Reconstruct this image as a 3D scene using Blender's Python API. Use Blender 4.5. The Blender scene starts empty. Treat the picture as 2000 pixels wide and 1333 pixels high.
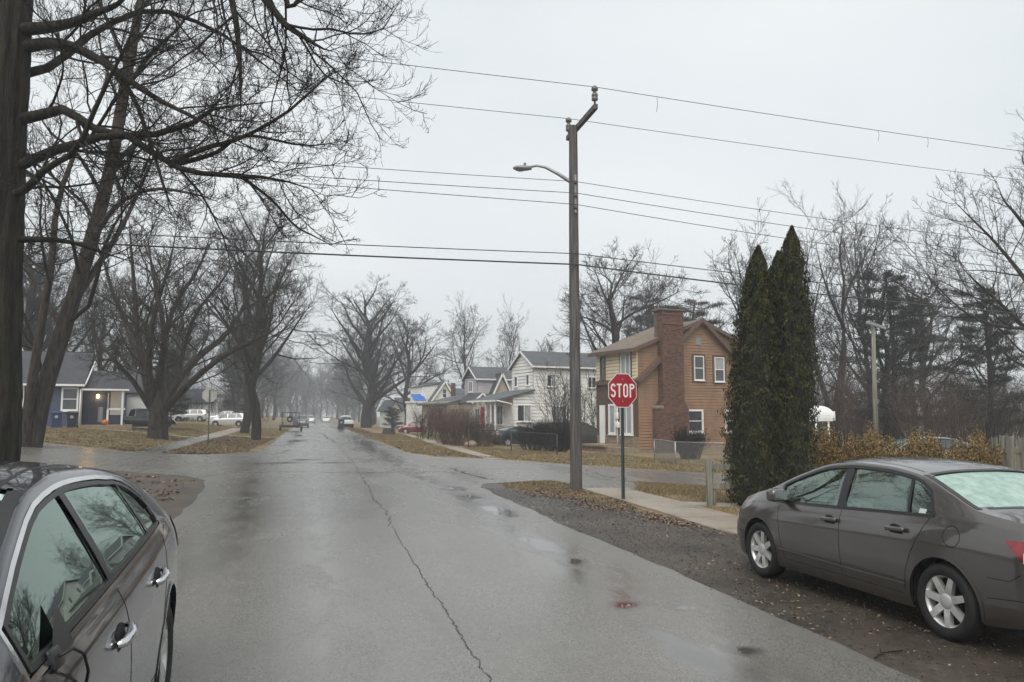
import bpy, bmesh, math, random
import numpy as np
from mathutils import Vector, Matrix

random.seed(7)
scene = bpy.context.scene
COL = scene.collection
rad = math.radians

# ------------------------------------------------------------------ camera
F_PX, CAM_H = 1555.0, 1.88
PITCH = 5.2725
YAW = 13.953                      # degrees to the right of the street's own direction (+Y)
cam_d = bpy.data.cameras.new('camera')
cam = bpy.data.objects.new('camera', cam_d)
COL.objects.link(cam)
cam.location = (0, 0, CAM_H)
cam.rotation_euler = (rad(90 + PITCH), 0, rad(-YAW))
cam_d.sensor_width = 36
cam_d.lens = 36 * F_PX / 2000
cam_d.clip_start = 0.05
cam_d.clip_end = 3000
scene.camera = cam

# ------------------------------------------------------------------ overcast sky
SUN_EL, SUN_AZ = 52, 205          # azimuth clockwise from +Y
world = bpy.data.worlds.new('World')
scene.world = world
world.use_nodes = True
nt = world.node_tree
nt.nodes.clear()
w_out = nt.nodes.new('ShaderNodeOutputWorld')
w_bg = nt.nodes.new('ShaderNodeBackground')
w_sky = nt.nodes.new('ShaderNodeTexSky')
w_sky.sky_type = 'NISHITA'
w_sky.sun_disc = False
w_sky.sun_elevation = rad(SUN_EL)
w_sky.sun_rotation = rad(SUN_AZ)
w_sky.dust_density = 4.0
w_co = nt.nodes.new('ShaderNodeTexCoord')
w_map = nt.nodes.new('ShaderNodeMapping')
w_map.inputs['Scale'].default_value = (1.0, 1.0, 2.2)
w_no = nt.nodes.new('ShaderNodeTexNoise')
w_no.inputs['Scale'].default_value = 1.7
w_no.inputs['Detail'].default_value = 5
w_no.inputs['Roughness'].default_value = 0.45
w_ra = nt.nodes.new('ShaderNodeValToRGB')
w_ra.color_ramp.elements[0].position = 0.30
w_ra.color_ramp.elements[0].color = (0.77, 0.82, 0.86, 1)
w_ra.color_ramp.elements[1].position = 0.72
w_ra.color_ramp.elements[1].color = (0.97, 0.99, 1.0, 1)
w_mul = nt.nodes.new('ShaderNodeMix'); w_mul.data_type = 'RGBA'; w_mul.blend_type = 'MULTIPLY'
w_mul.inputs['Factor'].default_value = 1.0
w_mul.inputs['B'].default_value = (6.2, 6.3, 6.27, 1)
w_mix = nt.nodes.new('ShaderNodeMix'); w_mix.data_type = 'RGBA'
w_mix.inputs['Factor'].default_value = 0.93       # cloud cover over the clear sky
nt.links.new(w_co.outputs['Generated'], w_map.inputs['Vector'])
nt.links.new(w_map.outputs['Vector'], w_no.inputs['Vector'])
nt.links.new(w_no.outputs['Fac'], w_ra.inputs['Fac'])
nt.links.new(w_ra.outputs['Color'], w_mul.inputs['A'])
nt.links.new(w_sky.outputs['Color'], w_mix.inputs['A'])
nt.links.new(w_mul.outputs['Result'], w_mix.inputs['B'])
nt.links.new(w_mix.outputs['Result'], w_bg.inputs['Color'])
w_bg.inputs['Strength'].default_value = 0.1
nt.links.new(w_bg.outputs['Background'], w_out.inputs['Surface'])

sun_d = bpy.data.lights.new('sun', 'SUN')
sun_d.energy = 1.5
sun_d.angle = rad(50)
sun_d.color = (1.0, 0.955, 0.89)
sun = bpy.data.objects.new('sun', sun_d)
COL.objects.link(sun)
_d = Vector((math.sin(rad(SUN_AZ)) * math.cos(rad(SUN_EL)), math.cos(rad(SUN_AZ)) * math.cos(rad(SUN_EL)), math.sin(rad(SUN_EL))))
sun.rotation_euler = _d.to_track_quat('Z', 'Y').to_euler()
sun.location = (0, -20, 60)

scene.view_settings.view_transform = 'Standard'
scene.view_settings.look = 'None'
scene.view_settings.gamma = 1.0
scene.view_settings.exposure = 0.68
scene.view_settings.use_curve_mapping = False
cy = scene.cycles
cy.max_bounces = 6
cy.diffuse_bounces = 2
cy.glossy_bounces = 3
cy.transmission_bounces = 4
cy.transparent_max_bounces = 12
cy.volume_bounces = 0
cy.use_denoising = True
cy.use_adaptive_sampling = False
cy.sample_clamp_indirect = 4

# ------------------------------------------------------------------ helpers
_cp, _sp = math.cos(rad(PITCH)), math.sin(rad(PITCH))
_cy, _sy = math.cos(rad(YAW)), math.sin(rad(YAW))
def at(px, py, d):
    """point d metres ahead that the survey photo shows at (px, py)"""
    u, v = (px - 1000) / F_PX, (666.5 - py) / F_PX
    fh, z = _cp - v * _sp, _sp + v * _cp
    X, Y = u * _cy + fh * _sy, -u * _sy + fh * _cy
    t = d / fh
    return Vector((X * t, Y * t, CAM_H + z * t))
def gnd(px, py, zz=0.0):
    u, v = (px - 1000) / F_PX, (666.5 - py) / F_PX
    fh, z = _cp - v * _sp, _sp + v * _cp
    X, Y = u * _cy + fh * _sy, -u * _sy + fh * _cy
    t = (zz - CAM_H) / z
    return Vector((X * t, Y * t, zz))

def _ss(t):
    t = min(1.0, max(0.0, t)); return t * t * (3 - 2 * t)
_KN = np.arange(-40, 61)
_KZ = np.array([1.0 * _ss((-x - 3.0) / 13.0) - 0.45 * _ss((x - 6.0) / 11.0) for x in _KN])
def zt(x):
    """lie of the land: the left lawns rise, the right ones fall away"""
    return float(np.interp(x, _KN, _KZ))
def on(x, y, dz=0.0):
    return Vector((x, y, zt(x) + dz))

def tag(o, label=None, cat=None, group=None, kind=None):
    if label: o['label'] = label
    if cat: o['category'] = cat
    if group: o['group'] = group
    if kind: o['kind'] = kind
    return o
def empty(name, loc=(0, 0, 0), rz=0.0, label=None, cat=None, group=None):
    o = bpy.data.objects.new(name, None)
    COL.objects.link(o)
    o.location = loc
    o.rotation_euler = (0, 0, rz)
    o.empty_display_size = 0.2
    return tag(o, label, cat, group)
def link(name, me, parent=None):
    o = bpy.data.objects.new(name, me)
    COL.objects.link(o)
    if parent is not None: o.parent = parent
    return o
def copy_tree(o, parent=None):
    c = o.copy(); COL.objects.link(c)
    if parent is not None: c.parent = parent
    for ch in list(o.children): copy_tree(ch, c)
    return c
def np_mesh(name, V, F, mat, smooth=False):
    V = np.ascontiguousarray(V, np.float32); F = np.ascontiguousarray(F, np.int32)
    k = F.shape[1]
    me = bpy.data.meshes.new(name)
    me.vertices.add(len(V)); me.vertices.foreach_set('co', V.ravel())
    me.loops.add(F.size); me.loops.foreach_set('vertex_index', F.ravel())
    me.polygons.add(len(F)); me.polygons.foreach_set('loop_start', np.arange(0, F.size, k, dtype=np.int32))
    me.update(calc_edges=True)
    me.materials.append(mat)
    if smooth: me.polygons.foreach_set('use_smooth', np.ones(len(F), bool))
    me.update()
    return me

class MB:
    """collects shapes for one mesh object"""
    def __init__(s): s.v = []; s.f = []; s.sm = []
    def add(s, vs, fs, smooth=False):
        b = len(s.v)
        s.v += [tuple(v) for v in vs]
        for f in fs: s.f.append(tuple(i + b for i in f)); s.sm.append(smooth)
        return s
    def box(s, x0, x1, y0, y1, z0, z1, m=None):
        vs = [Vector((x, y, z)) for z in (z0, z1) for x, y in ((x0, y0), (x1, y0), (x1, y1), (x0, y1))]
        if m is not None: vs = [m @ v for v in vs]
        return s.add(vs, [(0, 3, 2, 1), (4, 5, 6, 7), (0, 1, 5, 4), (1, 2, 6, 5), (2, 3, 7, 6), (3, 0, 4, 7)])
    def bbox(s, x0, x1, y0, y1, z0, z1, b=0.01, m=None):
        """box with bevelled edges"""
        bm = bmesh.new(); bmesh.ops.create_cube(bm, size=1)
        for v in bm.verts: v.co = Vector(((x0 + x1) / 2 + v.co.x * (x1 - x0), (y0 + y1) / 2 + v.co.y * (y1 - y0), (z0 + z1) / 2 + v.co.z * (z1 - z0)))
        bmesh.ops.bevel(bm, geom=bm.edges[:], offset=b, segments=2, profile=0.5, affect='EDGES')
        vs = [v.co.copy() for v in bm.verts]
        if m is not None: vs = [m @ v for v in vs]
        bm.verts.index_update()
        s.add(vs, [[v.index for v in f.verts] for f in bm.faces], True); bm.free(); return s
    def bar(s, a, b, w, h=None, up=(0, 0, 1)):
        """rectangular bar from a to b, w wide, h high"""
        h = h or w
        a, b = Vector(a), Vector(b); t = (b - a).normalized(); up = Vector(up)
        if abs(t.dot(up)) > 0.98: up = Vector((1, 0, 0))
        sx = t.cross(up).normalized(); uy = sx.cross(t)
        vs = [p + sx * (i * w / 2) + uy * (j * h / 2) for p in (a, b) for i, j in ((-1, -1), (1, -1), (1, 1), (-1, 1))]
        return s.add(vs, [(0, 1, 2, 3), (7, 6, 5, 4), (0, 4, 5, 1), (1, 5, 6, 2), (2, 6, 7, 3), (3, 7, 4, 0)])
    def tube(s, pts, r, n=8, cap=True):
        pts = [Vector(p) for p in pts]; rs = r if isinstance(r, (list, tuple)) else [r] * len(pts)
        vs = []; ref = None
        for i, p in enumerate(pts):
            t = (pts[min(i + 1, len(pts) - 1)] - pts[max(i - 1, 0)]).normalized()
            if ref is None: ref = Vector((0, 0, 1)) if abs(t.z) < 0.9 else Vector((1, 0, 0))
            sx = t.cross(ref)
            if sx.length < 1e-5: sx = t.cross(Vector((0, 1, 0)))
            sx.normalize(); uy = sx.cross(t).normalized(); ref = uy
            vs += [p + (sx * math.cos(2 * math.pi * k / n) + uy * math.sin(2 * math.pi * k / n)) * rs[i] for k in range(n)]
        fs = [(i * n + k, i * n + (k + 1) % n, (i + 1) * n + (k + 1) % n, (i + 1) * n + k) for i in range(len(pts) - 1) for k in range(n)]
        s.add(vs, fs, True)
        if cap:
            b = len(s.v) - len(vs)
            s.f.append(tuple(b + k for k in reversed(range(n)))); s.sm.append(False)
            s.f.append(tuple(b + (len(pts) - 1) * n + k for k in range(n))); s.sm.append(False)
        return s
    def lathe(s, prof, n=24, m=None, smooth=True, closed=False):
        """profile of (radius, height) turned about local z"""
        vs = [Vector((r * math.cos(2 * math.pi * k / n), r * math.sin(2 * math.pi * k / n), z)) for r, z in prof for k in range(n)]
        if m is not None: vs = [m @ v for v in vs]
        q = len(prof)
        fs = [(i * n + k, i * n + (k + 1) % n, ((i + 1) % q) * n + (k + 1) % n, ((i + 1) % q) * n + k) for i in range(q if closed else q - 1) for k in range(n)]
        return s.add(vs, fs, smooth)
    def prism(s, poly, h, m=None):
        """polygon in local xy given depth h along z"""
        n = len(poly)
        vs = [Vector((x, y, 0)) for x, y in poly] + [Vector((x, y, h)) for x, y in poly]
        if m is not None: vs = [m @ v for v in vs]
        return s.add(vs, [tuple(reversed(range(n))), tuple(range(n, 2 * n))] + [(i, (i + 1) % n, n + (i + 1) % n, n + i) for i in range(n)])
    def slab(s, quad, th):
        """flat polygon of points given thickness th against its normal"""
        q = [Vector(p) for p in quad]; nr = (q[1] - q[0]).cross(q[-1] - q[0]).normalized()
        n = len(q); vs = q + [p - nr * th for p in q]
        return s.add(vs, [tuple(range(n)), tuple(reversed(range(n, 2 * n)))] + [(i, n + i, n + (i + 1) % n, (i + 1) % n) for i in range(n)])
    def mesh(s, name, mat):
        me = bpy.data.meshes.new(name); me.from_pydata(s.v, [], s.f)
        me.materials.append(mat)
        if any(s.sm): me.polygons.foreach_set('use_smooth', s.sm)
        me.update(); return me
    def build(s, name, mat, parent=None):
        return link(name, s.mesh(name, mat), parent)

# ------------------------------------------------------------------ materials
def _new(name):
    m = bpy.data.materials.new(name); m.use_nodes = True
    t = m.node_tree; return m, t, t.nodes['Principled BSDF']
def _noise(t, vec, scale, detail=4, rough=0.55):
    n = t.nodes.new('ShaderNodeTexNoise'); n.inputs['Scale'].default_value = scale
    n.inputs['Detail'].default_value = detail; n.inputs['Roughness'].default_value = rough
    if vec is not None: t.links.new(vec, n.inputs['Vector'])
    return n.outputs['Fac']
def _ramp(t, fac, stops):
    r = t.nodes.new('ShaderNodeValToRGB'); e = r.color_ramp.elements
    while len(e) < len(stops): e.new(0.5)
    for i, (p, c) in enumerate(stops):
        e[i].position = p; e[i].color = (c[0], c[1], c[2], 1) if isinstance(c, (tuple, list)) else (c, c, c, 1)
    t.links.new(fac, r.inputs['Fac']); return r.outputs['Color']
def _mixc(t, fac, a, b, blend='MIX'):
    m = t.nodes.new('ShaderNodeMix'); m.data_type = 'RGBA'; m.blend_type = blend
    for k, v in (('Factor', fac), ('A', a), ('B', b)):
        i = m.inputs[k] if k == 'Factor' else [x for x in m.inputs if x.name == k and x.type == 'RGBA'][0]
        if hasattr(v, 'is_linked'): t.links.new(v, i)
        elif k == 'Factor': i.default_value = v
        else: i.default_value = (v[0], v[1], v[2], 1)
    return [x for x in m.outputs if x.type == 'RGBA'][0]
def _math(t, op, a, b=0.0, clamp=False):
    m = t.nodes.new('ShaderNodeMath'); m.operation = op; m.use_clamp = clamp
    for i, v in ((0, a), (1, b)):
        if hasattr(v, 'is_linked'): t.links.new(v, m.inputs[i])
        else: m.inputs[i].default_value = v
    return m.outputs[0]
def _bump(t, h, strength, dist, bs, prev=None):
    b = t.nodes.new('ShaderNodeBump'); b.inputs['Strength'].default_value = strength; b.inputs['Distance'].default_value = dist
    t.links.new(h, b.inputs['Height'])
    if prev is not None: t.links.new(prev, b.inputs['Normal'])
    t.links.new(b.outputs['Normal'], bs.inputs['Normal']); return b.outputs['Normal']
def _pos(t, scale=(1, 1, 1), obj=True):
    if obj:
        n = t.nodes.new('ShaderNodeTexCoord'); v = n.outputs['Object']
    else:
        n = t.nodes.new('ShaderNodeNewGeometry'); v = n.outputs['Position']
    if scale == (1, 1, 1): return v
    m = t.nodes.new('ShaderNodeMapping'); m.inputs['Scale'].default_value = scale
    t.links.new(v, m.inputs['Vector']); return m.outputs['Vector']
def M(name, c1, c2=None, scale=3.0, rough=0.6, metal=0.0, spec=0.5, bump=0.0, bscale=None, bdist=0.02, stretch=(1, 1, 1), obj=True, coat=0.0, rough2=None, detail=5, lo=0.35, hi=0.65):
    """a plain weathered material: two tones by noise, with fine relief"""
    m, t, b = _new(name)
    v = _pos(t, stretch, obj)
    f = _noise(t, v, scale, detail)
    c2 = c2 or tuple(x * 0.8 for x in c1)
    t.links.new(_ramp(t, f, [(lo, c2), (hi, c1)]), b.inputs['Base Color'])
    if rough2 is not None: t.links.new(_ramp(t, f, [(lo, rough2), (hi, rough)]), b.inputs['Roughness'])
    else: b.inputs['Roughness'].default_value = rough
    b.inputs['Metallic'].default_value = metal
    b.inputs['Specular IOR Level'].default_value = spec
    b.inputs['Coat Weight'].default_value = coat
    if bump: _bump(t, _noise(t, v, bscale or scale * 6, 4), bump, bdist, b)
    return m
MAT = {}
HAZE = 0.0015
# ------------------------------------------------------------------ ground, streets, footpaths
def bark_mat(name, c1, c2, moss=None, ring=7.0):
    m, t, b = _new(name)
    v = _pos(t, (ring, ring, ring * 0.16))
    f = _noise(t, v, 1.6, 6, 0.6)
    col = _ramp(t, f, [(0.38, c2), (0.60, c1)])
    if moss:
        v2 = _pos(t); g = _noise(t, v2, 0.9, 4)
        col = _mixc(t, _ramp(t, g, [(0.5, 0.0), (0.66, 0.75)]), col, moss)
    t.links.new(col, b.inputs['Base Color'])
    b.inputs['Roughness'].default_value = 0.75
    b.inputs['Specular IOR Level'].default_value = 0.35
    _bump(t, f, 1.0, 0.10, b)
    return m

def puddle_field(t, spots):
    """mask of standing water: ellipses (x, y, rx, ry, turn) with ragged edges"""
    pos = _pos(t, obj=False)
    nz = _noise(t, pos, 2.6, 5, 0.6)
    out = None
    for (x, y, rx, ry, a) in spots:
        mp = t.nodes.new('ShaderNodeMapping'); mp.vector_type = 'TEXTURE'
        mp.inputs['Location'].default_value = (x, y, 0); mp.inputs['Rotation'].default_value = (0, 0, rad(a)); mp.inputs['Scale'].default_value = (rx, ry, 1e3)
        t.links.new(pos, mp.inputs['Vector'])
        ln = t.nodes.new('ShaderNodeVectorMath'); ln.operation = 'LENGTH'; t.links.new(mp.outputs['Vector'], ln.inputs[0])
        d = _math(t, 'ADD', ln.outputs['Value'], _math(t, 'MULTIPLY', _math(t, 'SUBTRACT', nz, 0.5), 1.9))
        k = _math(t, 'SUBTRACT', 1.2, d)
        k = _math(t, 'MULTIPLY', k, 1.15, True)
        out = k if out is None else _math(t, 'MAXIMUM', out, k)
    return out

def asphalt(name, tone, spots, track=None):
    m, t, b = _new(name)
    pos = _pos(t, obj=False)
    big = _noise(t, pos, 0.35, 4, 0.6)
    lanes = _noise(t, _pos(t, (1.1, 0.12, 1), False), 0.8, 4, 0.55)
    fine = _noise(t, pos, 70, 3, 0.75)
    agg = t.nodes.new('ShaderNodeTexVoronoi'); agg.inputs['Scale'].default_value = 105; t.links.new(pos, agg.inputs['Vector'])
    grit = _ramp(t, agg.outputs['Color'], [(0.2, 0.5), (0.8, 1.5)])
    base = _ramp(t, big, [(0.3, tuple(c * 0.82 for c in tone)), (0.7, tone)])
    base = _mixc(t, 0.85, base, grit, 'MULTIPLY')
    pud = puddle_field(t, spots) if spots else None
    wet = _ramp(t, _noise(t, _pos(t, (.55, .16, 1), False), .9, 5, .6), [(.36, 0.0), (.62, 1.0)])
    soak = None
    rough = _math(t, 'ADD', _math(t, 'MULTIPLY', wet, 0.17), _math(t, 'ADD', _math(t, 'MULTIPLY', lanes, .15), _math(t, 'ADD', 0.07, _math(t, 'MULTIPLY', fine, 0.08))))
    if track is not None:
        sx_ = t.nodes.new('ShaderNodeSeparateXYZ'); t.links.new(pos, sx_.inputs[0])
        for x0, wd, amt in track:
            g_ = _math(t, 'SUBTRACT', 1.0, _math(t, 'DIVIDE', _math(t, 'ABSOLUTE', _math(t, 'SUBTRACT', _math(t, 'ADD', sx_.outputs['X'], _math(t, 'MULTIPLY', _math(t, 'SUBTRACT', lanes, .5), 1.2)), x0)), wd), True)
            g_ = _math(t, 'MULTIPLY', g_, _ramp(t, _noise(t, _pos(t, (1, .30, 1), False), 1.9, 7, .68), [(.42, 0.0), (.56, 1.0)]))
            g_ = _math(t, 'MULTIPLY', g_, amt); rough = _math(t, 'MULTIPLY', rough, _math(t, 'SUBTRACT', 1.0, g_))
            base = _mixc(t, g_, base, tuple(c * .8 for c in tone)); soak = g_ if soak is None else _math(t, 'MAXIMUM', soak, g_)
    if pud is not None:
        base = _mixc(t, pud, base, tuple(c * 0.45 for c in tone))
        rough = _math(t, 'MULTIPLY', rough, _math(t, 'SUBTRACT', 1.0, _math(t, 'MULTIPLY', pud, 0.90)))
    t.links.new(base, b.inputs['Base Color'])
    t.links.new(rough, b.inputs['Roughness'])
    b.inputs['Specular IOR Level'].default_value = 0.75
    bn = t.nodes.new('ShaderNodeBump'); bn.inputs['Distance'].default_value = 0.006
    cal_ = pud if soak is None else soak if pud is None else _math(t, 'MAXIMUM', pud, _math(t, 'MULTIPLY', soak, .75))
    if cal_ is not None: t.links.new(_math(t, 'MULTIPLY', _math(t, 'SUBTRACT', 1.0, cal_), 0.15), bn.inputs['Strength'])
    else: bn.inputs['Strength'].default_value = 0.20
    t.links.new(_math(t, 'ADD', fine, agg.outputs['Distance']), bn.inputs['Height'])
    t.links.new(bn.outputs['Normal'], b.inputs['Normal'])
    return m

def earth(name, stops, scale, wet=0.75, bscale=40, extra=None):
    m, t, b = _new(name)
    pos = _pos(t, obj=False)
    f = _noise(t, pos, scale, 8, 0.62)
    f2 = _noise(t, pos, scale * 14, 4, 0.7)
    mixf = _math(t, 'ADD', _math(t, 'MULTIPLY', f, 0.62), _math(t, 'MULTIPLY', f2, 0.38))
    t.links.new(_ramp(t, mixf, stops), b.inputs['Base Color'])
    b.inputs['Roughness'].default_value = wet
    b.inputs['Specular IOR Level'].default_value = 0.3
    _bump(t, _noise(t, pos, bscale, 5, 0.7), 0.8, 0.02, b)
    return m

MAT['lawn'] = earth('dry_lawn', [(0.30, (0.050, 0.036, 0.022)), (0.42, (0.13, 0.092, 0.048)), (0.52, (0.235, 0.175, 0.092)), (0.62, (0.20, 0.16, 0.080)), (0.72, (0.12, 0.11, 0.05))], 0.55, 0.85, 30)
MAT['gravel'] = earth('gravel', [(0.34, (0.014, 0.010, 0.007)), (0.46, (0.044, 0.035, 0.026)), (0.56, (0.076, 0.062, 0.047)), (0.70, (0.14, 0.117, 0.092))], 0.8, 0.36, 60)
MAT['mud'] = earth('wet_earth', [(0.32, (0.035, 0.028, 0.022)), (0.5, (0.085, 0.068, 0.05)), (0.7, (0.15, 0.12, 0.08))], 0.9, 0.5, 26)
MAT['concrete'] = earth('concrete', [(0.34, (0.15, 0.122, 0.092)), (0.5, (0.31, 0.265, 0.21)), (0.68, (0.40, 0.35, 0.285))], 1.1, 0.38, 60)
_c = lambda px, py, rx, ry, a=0: (*gnd(px, py)[:2], rx, ry, a)
SPOTS = [_c(1222, 1184, .24, .20), _c(1350, 1283, .22, .85, 6), _c(1290, 1245, .16, .5, 4), _c(1050, 1062, .30, 1.3, 3), _c(1015, 1040, .25, .9), _c(1335, 1190, .17, .12),
         _c(1455, 1275, .16, .14), _c(1120, 1098, .16, .5), _c(885, 956, .35, .8), _c(975, 1000, .45, 1.7, 4), _c(930, 975, .4, 1.3), _c(578, 862, .6, 3.0), _c(583, 852, .5, 2.2),
         _c(600, 899, .8, 1.1), _c(560, 905, 1.2, .7), _c(640, 905, .8, .7), _c(690, 855, .5, 2.5)]
MAT['road'] = asphalt('asphalt_wet', (0.155, 0.146, 0.129), SPOTS, [(3.2, .75, .85), (0.2, 1.3, .6), (-1.4, .8, .6)])
MAT['road2'] = asphalt('asphalt_old', (0.165, 0.156, 0.138), [])
MAT['crack'] = M('crack_dark', (0.045, 0.042, 0.038), (0.08, 0.075, 0.068), 8, rough=0.7)

def drape(name, poly, dz, mat, parent=None, step=1.0):
    bm = bmesh.new()
    f = bm.faces.new([bm.verts.new((p[0], p[1], 0)) for p in poly])
    xs = [p[0] for p in poly]
    for k in range(math.ceil(min(xs)), math.floor(max(xs)) + 1):
        if -40 <= k <= 40:
            bmesh.ops.bisect_plane(bm, geom=bm.verts[:] + bm.edges[:] + bm.faces[:], plane_co=(k, 0, 0), plane_no=(1, 0, 0))
    for v in bm.verts: v.co.z = zt(v.co.x) + dz
    bmesh.ops.triangulate(bm, faces=bm.faces[:])
    bmesh.ops.recalc_face_normals(bm, faces=bm.faces[:])
    if sum(f.normal.z for f in bm.faces) < 0: bmesh.ops.reverse_faces(bm, faces=bm.faces[:])
    me = bpy.data.meshes.new(name); bm.to_mesh(me); bm.free(); me.materials.append(mat)
    return link(name, me, parent)
def ragged(poly, amp, step=0.35, seed=1):
    """closed outline with an uneven, crumbling edge"""
    r = random.Random(seed); out = []
    n = len(poly); w = 0
    for i in range(n):
        a, b = Vector(poly[i]).to_2d(), Vector(poly[(i + 1) % n]).to_2d(); L = (b - a).length
        k = max(1, min(int(L / step), 260)); nn = Vector((-(b - a).y, (b - a).x)).normalized()
        for j in range(k):
            w = 0.72 * w + r.gauss(0, amp * 0.6)
            out.append(tuple(a.lerp(b, j / k) + nn * (w if j else 0)))
    return out

ground = drape('ground', [(-300, -60), (340, -60), (340, 900), (-300, 900)], 0.0, MAT['lawn']); tag(ground, kind='structure')
shoulder = drape('gravel_shoulder', ragged([(3.9, -8), (9.5, -8), (9.0, 7.0), (6.75, 12.2), (6.15, 15.0), (5.75, 17.3), (4.9, 19.8), (5.1, 22.2), (3.9, 22.2)], 0.10, 0.3, 3), 0.004, MAT['gravel']); tag(shoulder, kind='structure')
verge = drape('left_verge', ragged([(-1.8, -8), (-1.8, 20.5), (-2.2, 24.6), (-3.2, 26.6), (-5.4, 27.8), (-12, 29.5), (-14, 20), (-14, -8)], 0.10, 0.3, 4), 0.004, MAT['mud']); tag(verge, kind='structure')
road = drape('main_street', ragged([(-2.35, -9), (4.22, -9), (4.22, 20.3), (4.5, 21.5), (4.6, 34), (4.5, 41), (4.15, 80), (4.2, 420), (-2.7, 420), (-2.7, 80), (-2.55, 44), (-2.7, 24), (-2.45, 18.5), (-2.35, 14)], 0.035, 0.4, 5), 0.012, MAT['road']); tag(road, kind='structure')
xr = drape('cross_street_right', ragged([(3.5, 20.9), (4.7, 21.5), (7.9, 22.6), (9.1, 22.3), (12, 21.4), (40, 12.4), (40, 19.5), (22, 26.0), (14.8, 28.8), (10.3, 31.1), (7.4, 33.3), (5.3, 35.6), (4.6, 39.5), (3.5, 40)], 0.05, 0.5, 6), 0.008, MAT['road2']); tag(xr, kind='structure')
xl = drape('cross_street_left', ragged([(-1.8, 20.4), (-2.6, 21.0), (-2.95, 24.5), (-3.7, 26.2), (-5.3, 27.0), (-10, 28.3), (-40, 37.0), (-40, 46), (-13, 37.3), (-8, 37.2), (-5, 38.6), (-3.5, 40.6), (-2.5, 44.2), (-1.8, 44.5)], 0.05, 0.5, 7), 0.008, MAT['road2']); tag(xl, kind='structure')

def ribbon(name, pts, w, dz, mat, parent, seed=0, jag=0.02, step=0.06, taper=True):
    r = random.Random(seed); P = []
    for a, b in zip(pts, pts[1:]):
        a, b = Vector(a), Vector(b); k = max(1, int((b - a).length / step))
        P += [a.lerp(b, i / k) for i in range(k)]
    P.append(Vector(pts[-1])); V = []; j = 0
    for i, p in enumerate(P):
        t = (P[min(i + 1, len(P) - 1)] - P[max(i - 1, 0)]).normalized(); nn = Vector((-t.y, t.x))
        j = 0.75 * j + r.gauss(0, jag); c = p + nn * j
        ww = w * (0.35 + abs(r.gauss(0.5, 0.45)))
        for s in (-1, 1):
            q = c + nn * (s * ww / 2); V.append((q.x, q.y, zt(q.x) + dz))
    F = [(2 * i, 2 * i + 1, 2 * i + 3, 2 * i + 2) for i in range(len(P) - 1)]
    return link(name, np_mesh(name, np.array(V), np.array(F), mat), parent)
def P2(px, py): return tuple(gnd(px, py)[:2])
ribbon('crack', [(1.16, 4.2), P2(943, 1313), P2(868, 1190), P2(795, 1080), P2(765, 1030)], 0.011, 0.016, MAT['crack'], road, 1, 0.009, .035)
ribbon('crack', [P2(765, 1030), P2(733, 975), P2(707, 932), P2(690, 905), P2(670, 881), P2(660, 871)], 0.017, 0.016, MAT['crack'], road, 2, 0.02, 0.08)
ribbon('crack', [P2(655, 866), P2(640, 856), P2(625, 846)], 0.10, 0.016, MAT['crack'], road, 3, 0.05, 0.3)
ribbon('crack', [P2(380, 936), P2(440, 926), P2(560, 922), P2(700, 925), P2(860, 923), P2(960, 930)], 0.05, 0.016, MAT['crack'], road, 4, 0.05, 0.12)
ribbon('crack', [P2(880, 915), P2(905, 925), P2(950, 938)], 0.06, 0.016, MAT['crack'], road, 5, 0.06, 0.12)
ribbon('crack', [P2(1145, 912), P2(1175, 925), P2(1215, 930)], 0.04, 0.016, MAT['crack'], xr, 6, 0.05, 0.12)
ribbon('crack', [P2(1150, 934), P2(1215, 935), P2(1222, 928), P2(1190, 926)], 0.04, 0.016, MAT['crack'], xr, 7, 0.04, 0.12)

def slabs(root, a, b, w, n, mat, dz=0.02, seed=0, jit=0.012):
    """a run of paving slabs from a to b"""
    r = random.Random(seed); a, b = Vector(a), Vector(b); t = (b - a); L = t.length / n; t.normalize(); nn = Vector((-t.y, t.x))
    for i in range(n):
        c0, c1 = a + t * (i * L + 0.006), a + t * ((i + 1) * L - 0.006); h = dz + r.uniform(0, jit); mb = MB()
        q = []
        for p, s in ((c0, 1), (c0, -1), (c1, -1), (c1, 1)):
            e = p + nn * (s * w / 2); q.append(Vector((e.x, e.y, zt(e.x) + h + r.uniform(0, jit * 0.5))))
        if (q[1] - q[0]).cross(q[3] - q[0]).z < 0: q.reverse()
        mb.slab(q, 0.09); mb.build('slab', mat, root)
walk = empty('sidewalk_right', (0, 0, 0)); tag(walk, kind='structure')
slabs(walk, (7.28, 19.5), (7.05, 12.0), 1.25, 5, MAT['concrete'], 0.022, 1)
slabs(walk, (7.05, 12.0), (7.7, 6.0), 1.25, 4, MAT['concrete'], 0.02, 2)
slabs(walk, (7.75, 15.95), (11.6, 15.25), 0.75, 3, MAT['concrete'], 0.016, 3)
apron = drape('driveway_apron', ragged([(6.5, 19.5), (8.1, 19.3), (8.9, 21.0), (8.7, 22.6), (6.6, 22.4), (6.9, 20.8)], 0.04, 0.3, 9), 0.012, MAT['road2']); tag(apron, kind='structure')
walk2 = empty('sidewalk_far_right', (0, 0, 0)); tag(walk2, kind='structure')
slabs(walk2, (7.55, 33.4), (7.9, 52), 0.8, 12, MAT['concrete'], 0.02, 4)
slabs(walk2, (7.9, 52), (8.9, 80), 0.85, 16, MAT['concrete'], 0.02, 5)
slabs(walk2, (7.9, 57.2), (4.6, 58.6), 0.7, 2, MAT['concrete'], 0.02, 6)
slabs(walk2, (8.4, 66), (13, 66.5), 1.0, 3, MAT['concrete'], 0.02, 6)
slabs(walk2, (8.9, 80), (4.4, 80.6), 1.6, 3, MAT['concrete'], 0.02, 7)
walk3 = empty('sidewalk_far_left', (0, 0, 0)); tag(walk3, kind='structure')
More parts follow.
